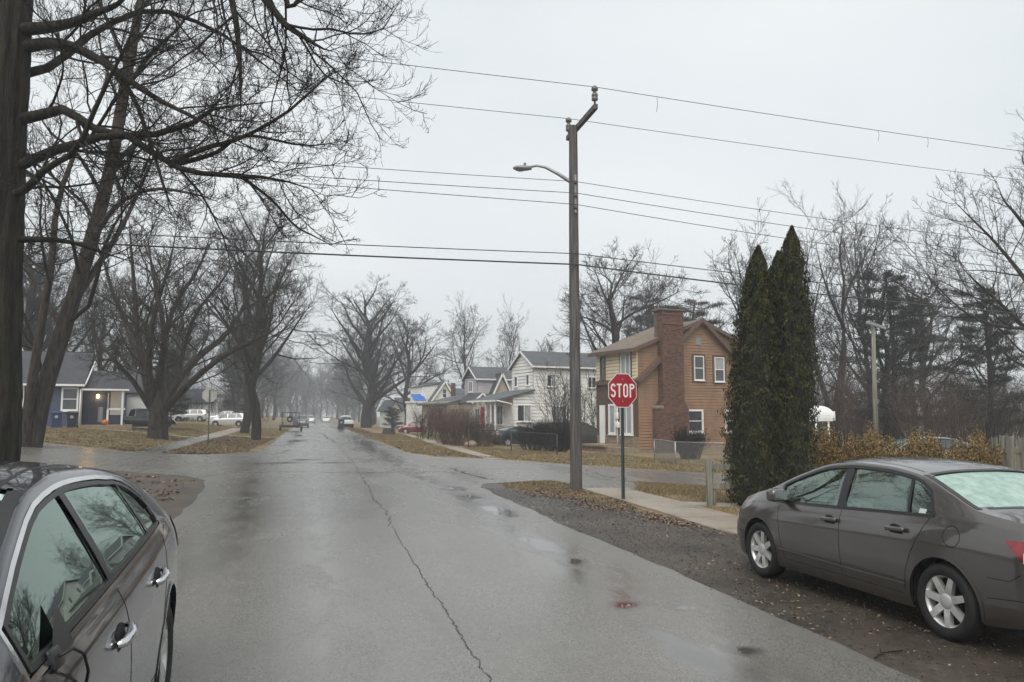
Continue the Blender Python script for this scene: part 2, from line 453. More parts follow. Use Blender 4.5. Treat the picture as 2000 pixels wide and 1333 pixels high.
slabs(walk3, (-6.9, 37.2), (-7.2, 60), 0.95, 14, MAT['road2'], 0.03, 8)
slabs(walk3, (-7.2, 60), (-7.9, 92), 1.1, 18, MAT['concrete'], 0.03, 9)
slabs(walk3, (-7.2, 57.5), (-16, 56.9), 0.9, 6, MAT['concrete'], 0.03, 10)
slabs(walk3, (-9, 39.0), (-20, 40.6), 0.5, 6, MAT['concrete'], 0.02, 11)
slabs(walk3, (-6.9, 68), (-2.6, 68), 1.3, 3, MAT['concrete'], 0.02, 12)
# ------------------------------------------------------------------ houses
def paint(name, c, dirt=0.88, rough=0.5):
    return M(name, c, tuple(x * dirt for x in c), 0.8, rough=rough, bump=0.15, bscale=25, bdist=0.01, lo=0.38, hi=0.6)
MAT['white_siding'] = paint('white_siding', (0.86, 0.85, 0.81), 0.88)
MAT['white_trim'] = paint('white_trim', (0.83, 0.83, 0.81), 0.93)
MAT['brown_siding'] = M('brown_siding', (0.325, 0.195, 0.112), (0.235, 0.140, 0.082), 1.3, rough=0.55, bump=0.25, bscale=30, bdist=0.01)
MAT['cream_siding'] = paint('cream_siding', (0.72, 0.62, 0.43), 0.9)
MAT['brown_trim'] = M('brown_trim', (0.13, 0.078, 0.055), (0.095, 0.058, 0.042), 3, rough=0.55)
MAT['brown_brick'] = M('brown_brick', (0.16, 0.085, 0.055), (0.085, 0.050, 0.038), 5, rough=0.8, bump=0.3, bscale=60)
MAT['mortar'] = M('mortar', (0.16, 0.12, 0.10), (0.11, 0.085, 0.07), 8, rough=0.9)
MAT['stone'] = M('stone', (0.30, 0.235, 0.165), (0.20, 0.155, 0.11), 4, rough=0.85, bump=0.5, bscale=20)
MAT['grey_siding'] = paint('lavender_siding', (0.52, 0.49, 0.52), 0.9)
MAT['tan_siding'] = paint('tan_siding', (0.52, 0.46, 0.36), 0.88)
MAT['blue_siding'] = M('blue_siding', (0.050, 0.070, 0.145), (0.038, 0.054, 0.115), 1.5, rough=0.5)
MAT['glass'] = M('window_glass', (0.035, 0.04, 0.045), (0.06, 0.068, 0.072), 1.2, rough=0.06, spec=0.8)
MAT['curtain'] = M('curtained_glass', (0.42, 0.44, 0.45), (0.26, 0.28, 0.29), 3, rough=0.2, spec=0.7, stretch=(3, 3, .3))
MAT['blue_tarp'] = M('blue_tarp', (0.035, 0.16, 0.55), (0.03, 0.12, 0.42), 3, rough=0.35, bump=0.6, bscale=5, bdist=0.1)
MAT['iron'] = M('black_iron', (0.02, 0.02, 0.022), rough=0.5)
MAT['alu'] = M('galvanised', (0.42, 0.43, 0.43), (0.3, 0.31, 0.31), 6, rough=0.4, metal=0.8)

def shingles(name, c1, c2):
    m, t, b = _new(name)
    g = t.nodes.new('ShaderNodeTexCoord')
    sp = t.nodes.new('ShaderNodeSeparateXYZ'); t.links.new(g.outputs['Object'], sp.inputs[0])
    cb = t.nodes.new('ShaderNodeCombineXYZ')
    t.links.new(_math(t, 'ADD', sp.outputs['X'], _math(t, 'MULTIPLY', sp.outputs['Y'], 0.93)), cb.inputs['X']); t.links.new(sp.outputs['Z'], cb.inputs['Y'])
    br = t.nodes.new('ShaderNodeTexBrick'); t.links.new(cb.outputs[0], br.inputs['Vector'])
    br.inputs['Scale'].default_value = 4; br.inputs['Row Height'].default_value = 0.3; br.inputs['Brick Width'].default_value = 1.0
    br.inputs['Mortar Size'].default_value = 0.02
    br.inputs['Color1'].default_value = (*c1, 1); br.inputs['Color2'].default_value = (*c2, 1); br.inputs['Mortar'].default_value = (*[x * 0.55 for x in c2], 1)
    st = _noise(t, g.outputs['Object'], 1.2, 5)
    col = _mixc(t, 0.7, br.outputs['Color'], _ramp(t, st, [(0.3, 0.7), (0.7, 1.15)]), 'MULTIPLY')
    t.links.new(col, b.inputs['Base Color']); b.inputs['Roughness'].default_value = 0.8
    _bump(t, br.outputs['Fac'], 0.5, -0.02, b)
    return m
MAT['roof_brown'] = shingles('brown_shingles', (0.21, 0.165, 0.125), (0.165, 0.125, 0.095))
MAT['roof_grey'] = shingles('grey_shingles', (0.125, 0.135, 0.145), (0.095, 0.102, 0.112))
MAT['roof_dark'] = shingles('slate_shingles', (0.075, 0.076, 0.088), (0.052, 0.053, 0.062))

def _clip(poly, z0, z1):
    def half(p, zc, keep_up):
        out = []
        for i in range(len(p)):
            a, b = p[i], p[(i + 1) % len(p)]
            ia, ib = (a[1] >= zc) == keep_up or a[1] == zc, (b[1] >= zc) == keep_up or b[1] == zc
            if ia: out.append(a)
            if ia != ib and abs(b[1] - a[1]) > 1e-9:
                k = (zc - a[1]) / (b[1] - a[1]); out.append((a[0] + k * (b[0] - a[0]), zc))
        return out
    p = half(poly, z0, True)
    return half(p, z1, False) if len(p) > 2 else []
def _map(pl, s, z, o):
    ax, c, n = pl
    return (s, c + n * o, z) if ax == 'y' else (c + n * o, s, z)
def siding(root, poly, pl, course, mat, name='siding', out=0.045):
    """lapped boards over a convex wall outline, an open shadow gap under each; pl = (axis, offset, outward sign)"""
    mb = MB(); z0 = min(p[1] for p in poly); z1 = max(p[1] for p in poly); z = z0; gap = course * 0.17
    while z < z1 - 1e-4:
        top = min(z + course, z1); c = _clip(poly, z + gap, top)
        if len(c) > 2:
            vs = [_map(pl, s, q, out - 0.6 * out * (q - z - gap) / course) for s, q in c]
            mb.add(vs, [tuple(range(len(vs)))])
            for zz, oo in ((z + gap, out), (top, out - 0.6 * out * (top - z - gap) / course)):
                e = [s for s, q in c if abs(q - zz) < 1e-6]
                if len(e) >= 2:
                    a, b = min(e), max(e)
                    mb.add([_map(pl, a, zz, 0.0), _map(pl, b, zz, 0.0), _map(pl, b, zz, oo), _map(pl, a, zz, oo)], [(0, 1, 2, 3)])
        z += course
    o = mb.build(name, mat, root); tag(o, kind='stuff')
    return o
def box_pl(mb, pl, s0, s1, z0, z1, o0, o1):
    a, b = _map(pl, s0, z0, o0), _map(pl, s1, z1, o1)
    mb.box(min(a[0], b[0]), max(a[0], b[0]), min(a[1], b[1]), max(a[1], b[1]), z0, z1)
def board(root, name, pl, s0, s1, z0, z1, mat, d=0.035, o0=0.0):
    mb = MB(); box_pl(mb, pl, s0, s1, z0, z1, o0, d); return mb.build(name, mat, root)
def window(root, pl, s0, s1, z0, z1, frame=None, glass=None, fw=0.08, d=0.105, bar='h', outer=None, ow=0.0, glass2=None):
    s0, s1 = min(s0, s1), max(s0, s1); z0, z1 = min(z0, z1), max(z0, z1)
    frame = frame or MAT['white_trim']; glass = glass or MAT['glass']; mb = MB()
    for q in ((s0, s0 + fw, z0, z1), (s1 - fw, s1, z0, z1), (s0 + fw, s1 - fw, z1 - fw, z1), (s0 + fw, s1 - fw, z0, z0 + fw)): box_pl(mb, pl, *q, 0.0, d)
    if bar == 'h': box_pl(mb, pl, s0 + fw, s1 - fw, (z0 + z1) / 2 - 0.025, (z0 + z1) / 2 + 0.025, 0.0, d - 0.012)
    if bar == 'v': box_pl(mb, pl, (s0 + s1) / 2 - 0.025, (s0 + s1) / 2 + 0.025, z0 + fw, z1 - fw, 0.0, d - 0.012)
    w = mb.build('window', frame, root)
    if outer is not None:
        mb = MB(); e = ow
        for q in ((s0 - e, s0, z0 - e, z1 + e), (s1, s1 + e, z0 - e, z1 + e), (s0, s1, z1, z1 + e), (s0, s1, z0 - e, z0)): box_pl(mb, pl, *q, 0.0, d - 0.02)
        mb.build('casing', outer, w)
    zm, sm = (z0 + z1) / 2, (s0 + s1) / 2
    qs = [(s0 + fw, s1 - fw, z0 + fw, zm), (s0 + fw, s1 - fw, zm, z1 - fw)] if bar == 'h' else [(s0 + fw, sm, z0 + fw, z1 - fw), (sm, s1 - fw, z0 + fw, z1 - fw)] if bar == 'v' else [(s0 + fw, s1 - fw, z0 + fw, z1 - fw)]
    for i, q in enumerate(qs):
        mb = MB(); box_pl(mb, pl, *q, 0.0, 0.058); mb.build('pane', glass2 if (glass2 and i) else glass, w)
    mb = MB(); box_pl(mb, pl, s0 - 0.04, s1 + 0.04, z0 - 0.06, z0 - 0.003, 0.0, d + 0.05); mb.build('sill', frame, w)
    return w
def roof(root, quad, mat, th=0.14, name='roof', trim=None):
    q = [Vector(p) for p in quad]
    if (q[1] - q[0]).cross(q[-1] - q[0]).z < 0: q.reverse()
    mb = MB(); mb.slab(q, th); return mb.build(name, mat, root)
def core(root, poly, y0, y1, mat, inset=0.0, name='wall', axis='y'):
    """solid of a wall outline extruded between two planes"""
    n = len(poly)
    if axis == 'y': vs = [(s, y0, z) for s, z in poly] + [(s, y1, z) for s, z in poly]
    else: vs = [(y0, s, z) for s, z in poly] + [(y1, s, z) for s, z in poly]
    mb = MB(); mb.add(vs, [tuple(range(n)), tuple(reversed(range(n, 2 * n)))] + [(i, n + i, n + (i + 1) % n, (i + 1) % n) for i in range(n)])
    return mb.build(name, mat, root)
def gutter_pipe(root, pts, mat, r=0.045):
    return MB().tube(pts, r, 8).build('downspout', mat, root)

BASE_Z = -0.45
R12 = rad(12)
# --- the brown corner house
def brown_house():
    h = empty('brown_house', (19.2, 45.4, 0), R12, 'brown sided corner house with tall brick chimney on its gable end', 'house')
    b0 = -0.6
    gable = [(0, b0), (9.6, b0), (9.6, 5.9), (4.8, 7.75), (0, 5.9)]
    core(h, gable, 0.03, 4.72, MAT['brown_siding'])
    Y, X = ('y', 0.0, -1), ('x', 0.0, -1)
    siding(h, [(0.0, -0.25), (9.6, -0.25), (9.6, 5.9), (4.8, 7.75), (0, 5.9)], Y, 0.18, MAT['brown_siding'])
    MB().box(-0.03, 9.63, -0.05, 4.75, b0, -0.25).build('foundation', MAT['stone'], h)
    siding(h, [(0.0, 4.05), (4.7, 4.05), (4.7, 5.9), (0, 5.9)], X, 0.215, MAT['cream_siding'])
    board(h, 'corner_board', X, -0.02, 0.10, 4.05, 5.9, MAT['cream_siding'], 0.05)
    # brick front, brick by brick in courses
    mb = MB(); r = random.Random(3); z = 0.55; k = 0
    core(h, [(0, -0.1), (4.72, -0.1), (4.72, 3.8), (0, 3.8)], -0.004, 0.03, MAT['mortar'], axis='x', name='brick_backing')
    while z < 3.72:
        s = -0.02 - (0.11 if k % 2 else 0)
        while s < 4.72:
            a, b = max(s, -0.02), min(s + 0.21, 4.74)
            if b - a > 0.03: mb.box(-0.022 - r.uniform(0, .01), 0.02, a, b, z, z + 0.062)
            s += 0.222
        z += 0.075; k += 1
    tag(mb.build('brick_courses', MAT['brown_brick'], h), kind='stuff')
    mb = MB(); z = -0.1
    for row in range(3):
        s = -0.03
        while s < 4.74:
            w = r.uniform(0.3, 0.6); mb.box(-0.05 - r.uniform(0, .03), 0.02, s, min(s + w - 0.015, 4.76), z, z + 0.195); s += w
        z += 0.21
    tag(mb.build('stone_courses', MAT['stone'], h), kind='stuff')
    board(h, 'trim_band', X, -0.1, 4.8, 3.80, 4.04, MAT['brown_trim'], 0.22)
    # upper storey front windows
    window(h, X, 3.54, 4.13, 4.14, 5.66, MAT['brown_trim'], MAT['glass'], 0.07, bar='h')
    window(h, X, 0.66, 1.74, 4.2, 5.72, MAT['white_trim'], MAT['curtain'], 0.06, bar='v', outer=MAT['brown_trim'], ow=0.11)
    # ground floor front
    MB().box(-0.12, -0.02, 3.66, 4.22, 0.02, 2.48).build('white_panel_door', MAT['white_trim'], h)
    window(h, X, 2.36, 3.2, 0.62, 2.55, MAT['white_trim'], MAT['curtain'], 0.13, bar=None)
    window(h, X, 0.5, 1.85, 0.62, 2.52, MAT['white_trim'], MAT['curtain'], 0.12, bar='v')
    gutter_pipe(h, [(-0.1, 2.14, 2.5), (-0.1, 2.14, -0.2)], MAT['white_trim'], 0.04)
    MB().bbox(-0.22, -0.06, 1.9, 2.22, 1.05, 1.42, 0.02).build('mailbox', MAT['white_trim'], h)
    MB().bbox(-0.2, -0.05, 2.02, 2.2, 1.6, 2.0, 0.02).build('meter_box', MAT['white_trim'], h)
    mb = MB(); mb.box(-1.3, -0.06, -0.2, 7.5, -0.6, -0.12); mb.box(-1.45, -0.06, 1.6, 4.4, -0.12, 0.0)
    mb.build('porch_slab', MAT['stone'], h)
    for y in (5.2, 6.2, 7.2): MB().bbox(-1.25, -0.8, y, y + 0.45, -0.12, 0.75, 0.03).build('porch_pier', MAT['stone'], h)
    # gable windows
    window(h, Y, 4.27, 5.06, 4.05, 5.6, MAT['white_trim'], MAT['glass'], 0.06, outer=MAT['brown_trim'], ow=0.13)
    window(h, Y, 5.92, 6.72, 3.98, 5.56, MAT['white_trim'], MAT['glass'], 0.06, outer=MAT['brown_trim'], ow=0.13, glass2=MAT['curtain'])
    window(h, Y, 3.66, 4.92, 0.74, 2.2, MAT['white_trim'], MAT['glass'], 0.12, bar='h')
    window(h, Y, 6.72, 7.95, 0.74, 2.2, MAT['white_trim'], MAT['glass'], 0.12, bar='h')
    mb = MB(); mb.box(4.44, 4.88, -0.06, 0.0, 6.32, 6.78)
    for k in range(5): mb.bar((4.47, -0.065, 6.38 + k * .085), (4.85, -0.065, 6.38 + k * .085), 0.03, 0.05)
    mb.build('gable_vent', MAT['alu'], h)
    # roofs: two low slopes with overhang and the old steep rake boards on the gable
    ov, e = 0.28, 0.45
    sl = (7.75 - 5.9) / 4.8
    roof(h, [(4.8, -ov, 7.95), (4.8, 5.0, 7.95), (-e, 5.0, 7.95 - sl * (4.8 + e)), (-e, -ov, 7.95 - sl * (4.8 + e))], MAT['roof_brown'], 0.16)
    roof(h, [(4.8, 5.0, 7.95), (4.8, -ov, 7.95), (9.6 + e, -ov, 7.95 - sl * (4.8 + e)), (9.6 + e, 5.0, 7.95 - sl * (4.8 + e))], MAT['roof_brown'], 0.16)
    mb = MB()
    mb.bar((-e - .01, -ov - .02, 7.83 - sl * (4.8 + e)), (-e - .01, 5.02, 7.83 - sl * (4.8 + e)), 0.06, 0.24)
    for sgn in (-1, 1): mb.bar((4.8, -ov - 0.02, 7.84), (4.8 + sgn * (4.8 + e), -ov - 0.02, 7.84 - sl * (4.8 + e)), 0.05, 0.22)
    mb.build('fascia', MAT['brown_trim'], h)
    for x1, z1, nm in ((-0.25, 3.85, 'rake_board'), (9.85, 3.6, 'rake_board')):
        a, b = Vector((4.8, -0.2, 7.92)), Vector((x1, -0.2, z1))
        MB().bar(a, b, 0.42, 0.24).build(nm, MAT['brown_trim'], h)
    # chimney
    ch = empty('chimney', (0, 0, 0)); ch.parent = h
    prof = [(-0.6, 1.05, 3.42), (2.15, 1.05, 3.42), (2.72, 1.5, 3.1), (8.3, 1.5, 3.1)]
    mb = MB()
    for (za, a0, a1), (zb_, b0_, b1_) in zip(prof, prof[1:]):
        mb.add([(a0 + .01, -0.54, za), (a1 - .01, -0.54, za), (b1_ - .01, -0.54, zb_), (b0_ + .01, -0.54, zb_), (a0 + .01, .3, za), (a1 - .01, .3, za), (b1_ - .01, .3, zb_), (b0_ + .01, .3, zb_)],
               [(0, 1, 2, 3), (0, 3, 7, 4), (1, 5, 6, 2), (4, 7, 6, 5), (3, 2, 6, 7)])
    mb.build('mortar_stack', MAT['mortar'], ch)
    m, t, bs = _new('chimney_brick')
    f = t.nodes.new('ShaderNodeNewGeometry')
    t.links.new(_ramp(t, f.outputs['Random Per Island'], [(0.0, (0.05, 0.030, 0.025)), (0.3, (0.13, 0.066, 0.047)), (0.65, (0.18, 0.088, 0.060)), (0.9, (0.09, 0.052, 0.042)), (1.0, (0.25, 0.095, 0.058))]), bs.inputs['Base Color'])
    bs.inputs['Roughness'].default_value = 0.85
    MAT['chimney_brick'] = m
    mb = MB(); z = -0.55; k = 0
    while z < 8.22:
        a = np.interp(z, [-0.6, 2.15, 2.72, 8.3], [1.05, 1.05, 1.5, 1.5]); b = np.interp(z, [-0.6, 2.15, 2.72, 8.3], [3.42, 3.42, 3.1, 3.1])
        s = a - (0.11 if k % 2 else 0)
        while s < b:
            q0, q1 = max(s, a), min(s + 0.205, b)
            if q1 - q0 > 0.03: mb.box(q0, q1, -0.555 - r.uniform(0, .008), -0.5, z, z + 0.062)
            s += 0.218
        s = -0.555 - (0.11 if k % 2 else 0)
        while s < 0.02:
            q0, q1 = max(s, -0.55), min(s + 0.205, 0.02)
            if q1 - q0 > 0.03:
                mb.box(a - 0.012, a + 0.05, q0, q1, z, z + 0.062); mb.box(b - 0.05, b + 0.012, q0, q1, z, z + 0.062)
            s += 0.218
        z += 0.0745; k += 1
    mb.box(1.44, 3.16, -0.61, -0.5, 8.06, 8.12); mb.box(1.44, 3.16, -0.61, -0.5, 7.45, 7.50)
    tag(mb.build('bricks', m, ch), kind='stuff')
    MB().bbox(1.38, 3.22, -0.66, 0.4, 8.30, 8.42, 0.03).build('cap', MAT['mortar'], ch)
    MB().bbox(1.9, 2.7, -0.45, 0.2, 8.42, 8.66, 0.03).build('flue', MAT['iron'], ch)
    MB().bbox(0.98, 1.5, -0.6, 0.0, 2.2, 2.42, 0.06).build('stone_shoulder', MAT['stone'], ch)
    return h
brown_house()

# the white awning behind the arborvitae
aw = empty('porch_awning', on(24.45, 37.2), R12, 'white ribbed metal awning on thin posts behind the arborvitae', 'awning')
mb = MB(); n = 8
for k in range(n):
    a0, a1 = rad(90 * k / n), rad(90 * (k + 1) / n)
    for s in range(9):
        x0, x1 = -0.9 + s * 0.2, -0.9 + s * 0.2 + 0.19
        mb.slab([(x0 + 1.9 - 0.9, -1.15 * math.sin(a0) * 0.9, 2.15 + 0.62 * math.cos(a0)), (x1 + 1.0, -1.15 * math.sin(a0) * 0.9, 2.15 + 0.62 * math.cos(a0)), (x1 + 1.0, -1.15 * math.sin(a1) * 0.9, 2.15 + 0.62 * math.cos(a1)), (x0 + 1.0, -1.15 * math.sin(a1) * 0.9, 2.15 + 0.62 * math.cos(a1))], 0.03)
mb.box(-0.1, 1.7, -1.09, -1.02, 1.98, 2.17); mb.box(1.86, 1.9, -1.06, 0.0, 2.02, 2.5)
mb.build('ribbed_cover', MAT['white_trim'], aw)
for x in (0.55, 1.45): MB().tube([(x, -1.0, 0), (x, -1.0, 2.05)], 0.055, 8).build('post', MAT['white_trim'], aw)

# --- white two-storey house
def white_house():
    h = empty('white_house', (17.63, 63.63, 0), R12, 'white two-storey house with grey gable roof behind the bare shrubs', 'house')
    X, Y, b0 = ('x', 0.0, -1), ('y', 0.0, -1), -0.6
    core(h, [(0, b0), (4.0, b0), (4.0, 6.0), (1.95, 7.2), (0, 6.0)], 0.03, 12, MAT['white_siding'], axis='x')
    siding(h, [(0.0, 3.4), (4.0, 3.4), (4.0, 6.0), (1.95, 7.2), (0, 6.0)], X, 0.28, MAT['white_siding'])
    siding(h, [(-1.85, -0.3), (12, -0.3), (12, 3.3), (-1.85, 3.3)], Y, 0.28, MAT['white_siding'])
    siding(h, [(0, 3.3), (12, 3.3), (12, 6.0), (0, 6.0)], Y, 0.28, MAT['white_siding'])
    siding(h, [(-1.85, 3.3), (0, 3.3), (0, 3.85)], Y, 0.28, MAT['white_siding'])
    core(h, [(-1.85, b0), (0, b0), (0, 3.82), (-1.85, 3.28)], 0.03, 1.5, MAT['white_siding'], name='front_room')
    ridge_z = 7.3; sl = (7.2 - 6.0) / 2.0
    roof(h, [(-0.25, 1.95, ridge_z), (12.2, 1.95, ridge_z), (12.2, -0.35, ridge_z - sl * 2.3), (-0.25, -0.35, ridge_z - sl * 2.3)], MAT['roof_grey'])
    roof(h, [(12.2, 1.95, ridge_z), (-0.25, 1.95, ridge_z), (-0.25, 4.35, ridge_z - sl * 2.4), (12.2, 4.35, ridge_z - sl * 2.4)], MAT['roof_grey'])
    mb = MB(); mb.bar((-0.26, -0.37, ridge_z - sl * 2.3 - .1), (12.2, -0.37, ridge_z - sl * 2.3 - .1), 0.1, 0.14)
    for y1 in (-0.35, 4.35): mb.bar((-0.27, 1.95, ridge_z - .09), (-0.27, y1, ridge_z - sl * abs(y1 - 1.95) - .09), 0.04, 0.16)
    mb.build('gutter', MAT['white_trim'], h)
    roof(h, [(0.02, -0.25, 3.95), (0.02, 5.5, 3.95), (-3.6, 5.5, 3.05), (-3.6, -0.25, 3.05)], MAT['roof_grey'], 0.12, 'porch_roof')
    MB().bar((-3.62, -0.26, 2.98), (-3.62, 5.5, 2.98), 0.08, 0.14).build('porch_gutter', MAT['white_trim'], h)
    for k, y in enumerate((0.15, 1.0, 2.0, 3.2, 4.4)): MB().box(-3.45, -3.33, y, y + 0.12, 0.2, 2.98).build('porch_post', MAT['white_trim'], h)
    mb = MB(); mb.box(-3.5, -1.86, -0.1, 5.4, b0, 0.1); mb.build('porch_floor', MAT['stone'], h)
    mb = MB(); mb.box(-3.42, -3.38, 0.2, 5.3, 1.0, 1.06)
    for k in range(24): mb.bar((-3.4, 0.3 + k * 0.21, 0.1), (-3.4, 0.3 + k * 0.21, 1.0), 0.025)
    mb.build('porch_railing', MAT['iron'], h)
    core(h, [(1.5, b0), (5.3, b0), (5.3, 3.2), (1.5, 3.2)], -1.85, 0.02, MAT['white_siding'], axis='x', name='porch_room')
    window(h, ('x', -1.85, -1), 1.8, 3.0, 1.0, 2.7, None, MAT['glass'], 0.08, bar='v')
    window(h, ('x', -1.85, -1), 3.5, 4.7, 1.0, 2.7, None, MAT['curtain'], 0.08, bar='v')
    window(h, Y, -1.55, -0.23, 1.3, 2.68, None, MAT['glass'], 0.07, bar='v', glass2=MAT['curtain'])
    window(h, Y, 1.22, 2.1, 4.2, 5.2, None, MAT['glass'], 0.06, bar='v', glass2=MAT['curtain'])
    window(h, Y, 5.2, 6.05, 4.15, 5.1, None, MAT['glass'], 0.06, bar='v')
    window(h, Y, 1.7, 3.0, 1.25, 2.6, None, MAT['curtain'], 0.07, bar='v')
    window(h, X, 2.83, 3.43, 4.25, 5.15, None, MAT['glass'], 0.06, bar=None)
    window(h, X, 0.62, 1.18, 4.3, 5.22, None, MAT['glass'], 0.06, bar=None)
    gutter_pipe(h, [(-3.5, -0.3, 3.0), (-2.1, -0.12, 2.75), (-1.95, -0.1, 2.5), (-1.95, -0.1, -0.3)], MAT['white_trim'], 0.05)
    for x in (4.2, 8.0): MB().lathe([(0.14, 0), (0.14, 0.2), (0.2, 0.22), (0.2, 0.28), (0, 0.3)], 10, Matrix.Translation((x, 1.5, 7.0))).build('roof_vent', MAT['alu'], h)
white_house()

# --- tan and lavender house
def tan_house():
    h = empty('tan_house', (16.32, 80.44, 0), R12, 'tan house with lavender upper floor, small gabled porch and grey roofs', 'house')
    X, Y, b0 = ('x', 0.0, -1), ('y', 0.0, -1), -0.6
    core(h, [(0, 3.3), (3.3, 3.3), (3.3, 5.6), (1.65, 6.75), (0, 5.6)], 0.03, 9, MAT['grey_siding'], axis='x', name='upper_wall')
    siding(h, [(0, 3.3), (3.3, 3.3), (3.3, 5.6), (0, 5.6)], X, 0.26, MAT['grey_siding'])
    siding(h, [(0, 5.6), (3.3, 5.6), (1.65, 6.75)], X, 0.26, MAT['roof_grey'])
    siding(h, [(0, 3.3), (9, 3.3), (9, 5.6), (0, 5.6)], Y, 0.26, MAT['grey_siding'])
    roof(h, [(-0.3, 1.65, 6.9), (9, 1.65, 6.9), (9, -0.3, 5.55), (-0.3, -0.3, 5.55)], MAT['roof_grey'])
    roof(h, [(9, 1.65, 6.9), (-0.3, 1.65, 6.9), (-0.3, 3.6, 5.55), (9, 3.6, 5.55)], MAT['roof_grey'])
    mb = MB(); mb.bar((-0.3, -0.33, 5.48), (9, -0.33, 5.48), 0.06, 0.14)
    for y1 in (-0.3, 3.6): mb.bar((-0.33, 1.65, 6.82), (-0.33, y1, 5.47), 0.05, 0.15)
    mb.build('fascia', MAT['white_trim'], h)
    window(h, X, 1.15, 2.1, 4.2, 5.35, None, MAT['glass'], 0.09, bar='v')
    # lower house and its roof sloping to the street
    core(h, [(-3.5, b0), (8, b0), (8, 3.2), (-3.5, 3.2)], -0.4, 7.0, MAT['tan_siding'], name='lower_wall')
    siding(h, [(-3.5, 0.0), (8, 0.0), (8, 3.1), (-3.5, 3.1)], ('y', -0.43, -1), 0.26, MAT['tan_siding'])
    roof(h, [(0.2, -0.7, 3.95), (0.2, 7.3, 3.95), (-4.0, 7.3, 2.95), (-4.0, -0.7, 2.95)], MAT['roof_grey'])
    # front-facing tan gable
    core(h, [(0.9, 3.0), (3.7, 3.0), (2.3, 6.0)], -0.9, 3, MAT['tan_siding'], name='gable_wall')
    for sgn in (-1, 1):
        roof(h, [(2.3, -1.2, 6.15), (2.3, 4, 6.15), (2.3 + sgn * 1.75, 4, 2.6), (2.3 + sgn * 1.75, -1.2, 2.6)], MAT['roof_dark'], 0.12)
        MB().bar((2.3, -1.23, 6.05), (2.3 + sgn * 1.75, -1.23, 2.5), 0.05, 0.18).build('fascia', MAT['white_trim'], h)
    # gabled entry porch
    p0 = -2.1
    core(h, [(p0, b0), (p0 + 1.7, b0), (p0 + 1.7, 3.1), (p0 + .85, 3.8), (p0, 3.1)], -3.9, -0.4, MAT['tan_siding'], name='porch_wall')
    core(h, [(p0 + 1.7, b0), (p0 + 3.6, b0), (p0 + 3.6, 3.05), (p0 + 1.7, 3.05)], -3.4, -0.4, MAT['tan_siding'], name='porch_wing')
    for sgn in (-1, 1):
        roof(h, [(p0 + .85, -4.2, 3.98), (p0 + .85, -0.3, 3.98), (p0 + .85 + sgn * 1.15, -0.3, 3.05), (p0 + .85 + sgn * 1.15, -4.2, 3.05)], MAT['roof_dark'], 0.1)
        MB().bar((p0 + .85, -4.22, 3.9), (p0 + .85 + sgn * 1.15, -4.22, 2.97), 0.05, 0.15).build('fascia', MAT['white_trim'], h)
    roof(h, [(p0 + 1.6, -1.6, 3.95), (p0 + 3.9, -1.6, 3.95), (p0 + 3.9, -3.8, 3.1), (p0 + 1.6, -3.8, 3.1)], MAT['roof_dark'], 0.1)
    PY = ('y', -3.93, -1)
    MAT['red_door'] = M('red_door', (0.30, 0.035, 0.035), rough=0.4)
    board(h, 'front_door', PY, p0 + 0.75, p0 + 1.25, 0.3, 2.6, MAT['red_door'], 0.06)
    window(h, PY, p0 + 0.1, p0 + 0.62, 0.9, 2.5, None, MAT['glass'], 0.06, bar='v')
    window(h, ('y', -3.43, -1), p0 + 2.1, p0 + 3.3, 0.9, 2.4, None, MAT['glass'], 0.07, bar='v')
    window(h, ('x', -3.53, -1), 0.4, 2.0, 0.7, 2.6, None, MAT['glass'], 0.08, bar='v')
    MB().bbox(-1.6, -1.2, 3.0, 3.4, 3.8, 5.2, 0.02).build('chimney', MAT['brown_brick'], h)
tan_house()

